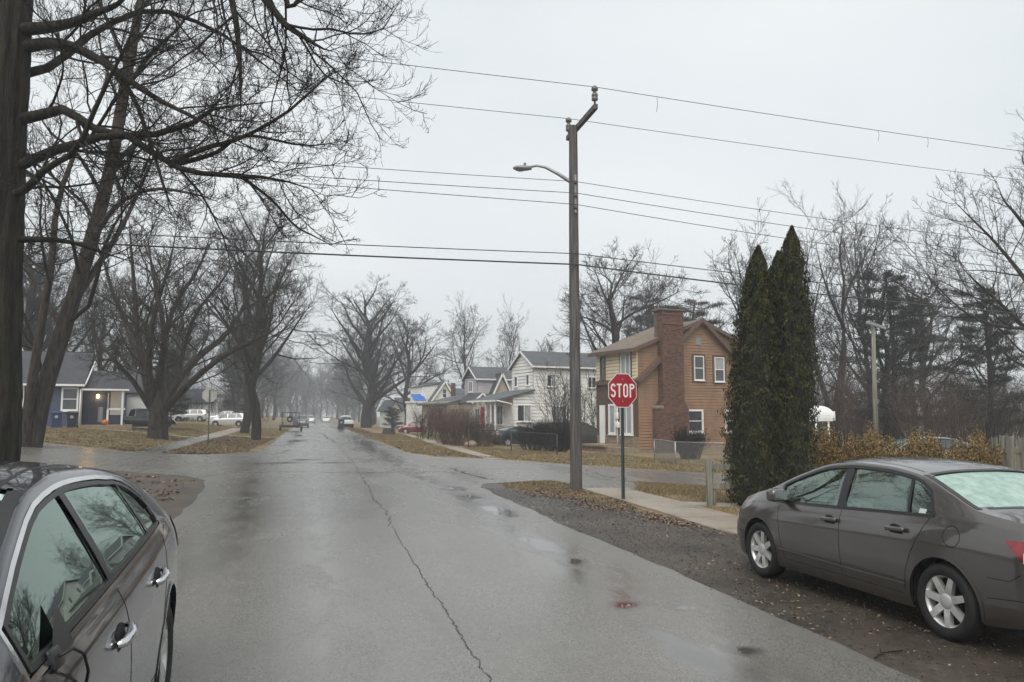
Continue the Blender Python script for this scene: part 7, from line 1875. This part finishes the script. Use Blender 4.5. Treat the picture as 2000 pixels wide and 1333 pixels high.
def blades(name, regs, label, seed):
    rng = np.random.default_rng(seed); Vs = []
    for poly, n, h, w, clump in regs:
        x, y = scatter(rng, poly, n, clump); m = len(x); a = rng.random(m) * 6.28; hh = h * rng.uniform(.45, 1.25, m); ln = rng.uniform(.3, 1.6, m) * hh; b = rng.random(m) * 6.28
        z = ZT(x); ww = w * rng.uniform(.6, 1.3, m)
        A = np.column_stack([x - np.cos(a) * ww, y - np.sin(a) * ww, z]); B = np.column_stack([x + np.cos(a) * ww, y + np.sin(a) * ww, z]); C = np.column_stack([x + np.cos(b) * ln, y + np.sin(b) * ln, z + hh])
        Vs.append(np.stack([A, B, C], 1).reshape(-1, 3))
    V = np.vstack(Vs); o = link(name, np_mesh(name, V, np.arange(len(V)).reshape(-1, 3), MAT['grass'])); tag(o, label, 'grass', kind='stuff'); return o
NR1 = [(4.9, 20.0), (5.8, 17.4), (6.35, 15.2), (6.6, 16.5), (6.55, 19.3), (6.9, 20.8), (6.6, 22.0), (4.9, 21.4)]
NR2 = [(7.85, 18.9), (7.75, 16.2), (11.8, 15.6), (13, 20.6), (9.2, 21.9), (8.7, 20.6)]
NR2b = [(7.7, 15.4), (7.75, 10), (12, 10), (11.5, 14.9)]
FR1 = [(5.4, 36.5), (7.5, 34.0), (10.3, 31.6), (14.8, 29.3), (22, 26.5), (24, 33), (17.5, 40), (17, 46), (13, 46), (8.6, 47), (8.0, 35)]
FR2 = [(4.7, 39.5), (7.0, 35), (7.4, 52), (7.5, 57), (4.6, 58)]
FR3 = [(4.5, 59.2), (7.8, 57.8), (8.4, 79), (4.5, 80)]
FR4 = [(9.4, 53), (13, 53), (14, 70), (12, 90), (9.3, 80)]
FL1 = [(-3.2, 42.5), (-5, 39.4), (-6.4, 38.2), (-6.7, 57), (-6.6, 67), (-2.9, 67)]
FL2 = [(-7.5, 38.0), (-13, 38.0), (-22, 41), (-22, 56.3), (-7.9, 56.9)]
FL3 = [(-7.8, 58.2), (-13, 58), (-14, 95), (-8.6, 95)]
FL4 = [(-2.9, 69), (-6.6, 69), (-7.3, 110), (-2.9, 110)]
LC = [(-2.9, 18.5), (-3.2, 24.4), (-3.9, 25.6), (-5.6, 26.3), (-8, 26.5), (-9, 19)]
blades('dry_grass', [(NR1, 5000, .06, .006, .25), (NR2, 24000, .075, .006, -.2), (NR2b, 6000, .07, .006, 0), (LC, 5000, .05, .006, .45)], 'short dry winter grass around the near right corner', 81)
blades('dry_grass', [(FR1, 42000, .085, .014, -.25), (FR2, 14000, .09, .016, -.1), (FR3, 12000, .1, .02, -.1), (FR4, 12000, .1, .02, -.2)], 'tan dormant grass on the lawns across the street at right', 82)
blades('dry_grass', [(FL1, 12000, .085, .014, .1), (FL2, 36000, .085, .014, -.1), (FL3, 14000, .1, .02, -.2), (FL4, 10000, .1, .02, -.2)], 'tan dormant grass on the lawns across the street at left', 83)
def leaves(name, regs, label, seed):
    rng = np.random.default_rng(seed); Vs, Fs, o = [], [], 0
    for poly, n, s, clump in regs:
        x, y = scatter(rng, poly, n, clump, 1.6); m = len(x); C = np.column_stack([x, y, ZT(x) + .012 + rng.random(m) * s * .4])
        V, F = leaf_cards(rng, C, np.tile([0, 0, 1.0], (m, 1)), s, .62, .28); Vs.append(V); Fs.append(F + o); o += len(V)
    ob = link(name, np_mesh(name, np.vstack(Vs), np.vstack(Fs), MAT['leaf'])); tag(ob, label, 'leaves', kind='stuff')
SWE = [(4.9, 20.2), (5.7, 17.2), (6.1, 15.0), (6.6, 12.2), (7.6, 8.5), (7.6, 6.6), (6.9, 6.6), (6.0, 11.8), (5.5, 14.2), (5.1, 17), (4.6, 19.6)]
SWE2 = [(5.4, 19.5), (6.35, 15.2), (6.38, 12.4), (6.1, 12.6), (5.7, 15), (5.2, 17.5)]
leaves('fallen_leaves', [(SWE, 7000, .026, .15), (SWE2, 6500, .027, -.3), (NR1, 4200, .030, -.1), (NR2, 2200, .028, .2), ([(8.6, 20.6), (13, 19.3), (13, 20.9), (9.2, 22.2)], 2200, .028, 0), ([(4.2, 6), (6, 6), (5.6, 17), (4.3, 20)], 700, .022, .1), ([(6.5, 19.4), (7.8, 19.4), (7.6, 12), (8.2, 7), (7.0, 7), (6.5, 12)], 420, .024, .25)], 'wet brown leaves drifted along the near right sidewalk', 84)
leaves('fallen_leaves', [(FL1, 12000, .055, .0), ([(-3.6, 41.2), (-5, 39.0), (-8, 37.6), (-9, 38.6), (-6.6, 40), (-4, 44)], 3500, .055, 0), (FL2, 8000, .055, .3), ([(4.6, 41), (5.4, 36.2), (7.6, 33.8), (6.6, 40), (4.7, 57)], 6000, .058, .05), (FR1, 5000, .055, .3), ([(4.3, 60), (6, 60), (6, 110), (4.3, 110)], 2600, .1, 0), (LC, 900, .06, .2)], 'leaf litter on the far corners of the crossing', 85)
def pebbles(name, poly, n, label, seed):
    rng = np.random.default_rng(seed); x, y = scatter(rng, poly, n); m = len(x); s = .004 + .009 * rng.random(m) ** 3
    T = np.array([[1, 1, 1], [1, -1, -1], [-1, 1, -1], [-1, -1, 1]]) * .9
    ang = rng.random(m) * 6.28; c, sn = np.cos(ang), np.sin(ang)
    V = T[None] * (s[:, None, None] * rng.uniform(.6, 1.3, (m, 4, 1))); V = np.stack([V[..., 0] * c[:, None] - V[..., 1] * sn[:, None], V[..., 0] * sn[:, None] + V[..., 1] * c[:, None], V[..., 2] * .7], -1) + np.column_stack([x, y, ZT(x) + .008])[:, None, :]
    F = (np.array([[0, 1, 2], [0, 3, 1], [0, 2, 3], [1, 3, 2]])[None] + 4 * np.arange(m)[:, None, None]).reshape(-1, 3)
    o = link(name, np_mesh(name, V.reshape(-1, 3), F, MAT['pebble'])); tag(o, label, 'gravel', kind='stuff')
pebbles('loose_gravel', [(4.15, 4), (8.5, 4), (7.6, 8), (6.5, 12.2), (5.9, 15.5), (4.9, 19.6), (4.2, 20.4)], 9000, 'loose gravel of the right shoulder under the parked sedan', 86)
# wind-blown sticks by the parked sedan
sk = empty('fallen_twig', on(*gnd(1730, 1283)[:2], .02), .4, 'thin fallen twig on the gravel beside the parked sedan', 'twig')
MB().tube([(-.16, 0, 0), (0, .02, .005), (.2, -.03, 0)], .006, 5).build('stick', MAT['twig'], sk); MB().tube([(-.02, .02, .004), (.1, .1, .004)], .004, 5).build('side_stick', MAT['twig'], sk)

# ------------------------------------------------------------------ the misty air
mb = MB(); mb.box(-290, 330, -55, 760, -1.6, 34)
m = bpy.data.materials.new('mist'); m.use_nodes = True; t = m.node_tree; t.nodes.clear()
o_ = t.nodes.new('ShaderNodeOutputMaterial'); v_ = t.nodes.new('ShaderNodeVolumePrincipled')
v_.inputs['Color'].default_value = (.93, .95, .97, 1); v_.inputs['Density'].default_value = HAZE; v_.inputs['Anisotropy'].default_value = 0.0
t.links.new(v_.outputs['Volume'], o_.inputs['Volume'])
hz = mb.build('haze', m); tag(hz, kind='stuff')
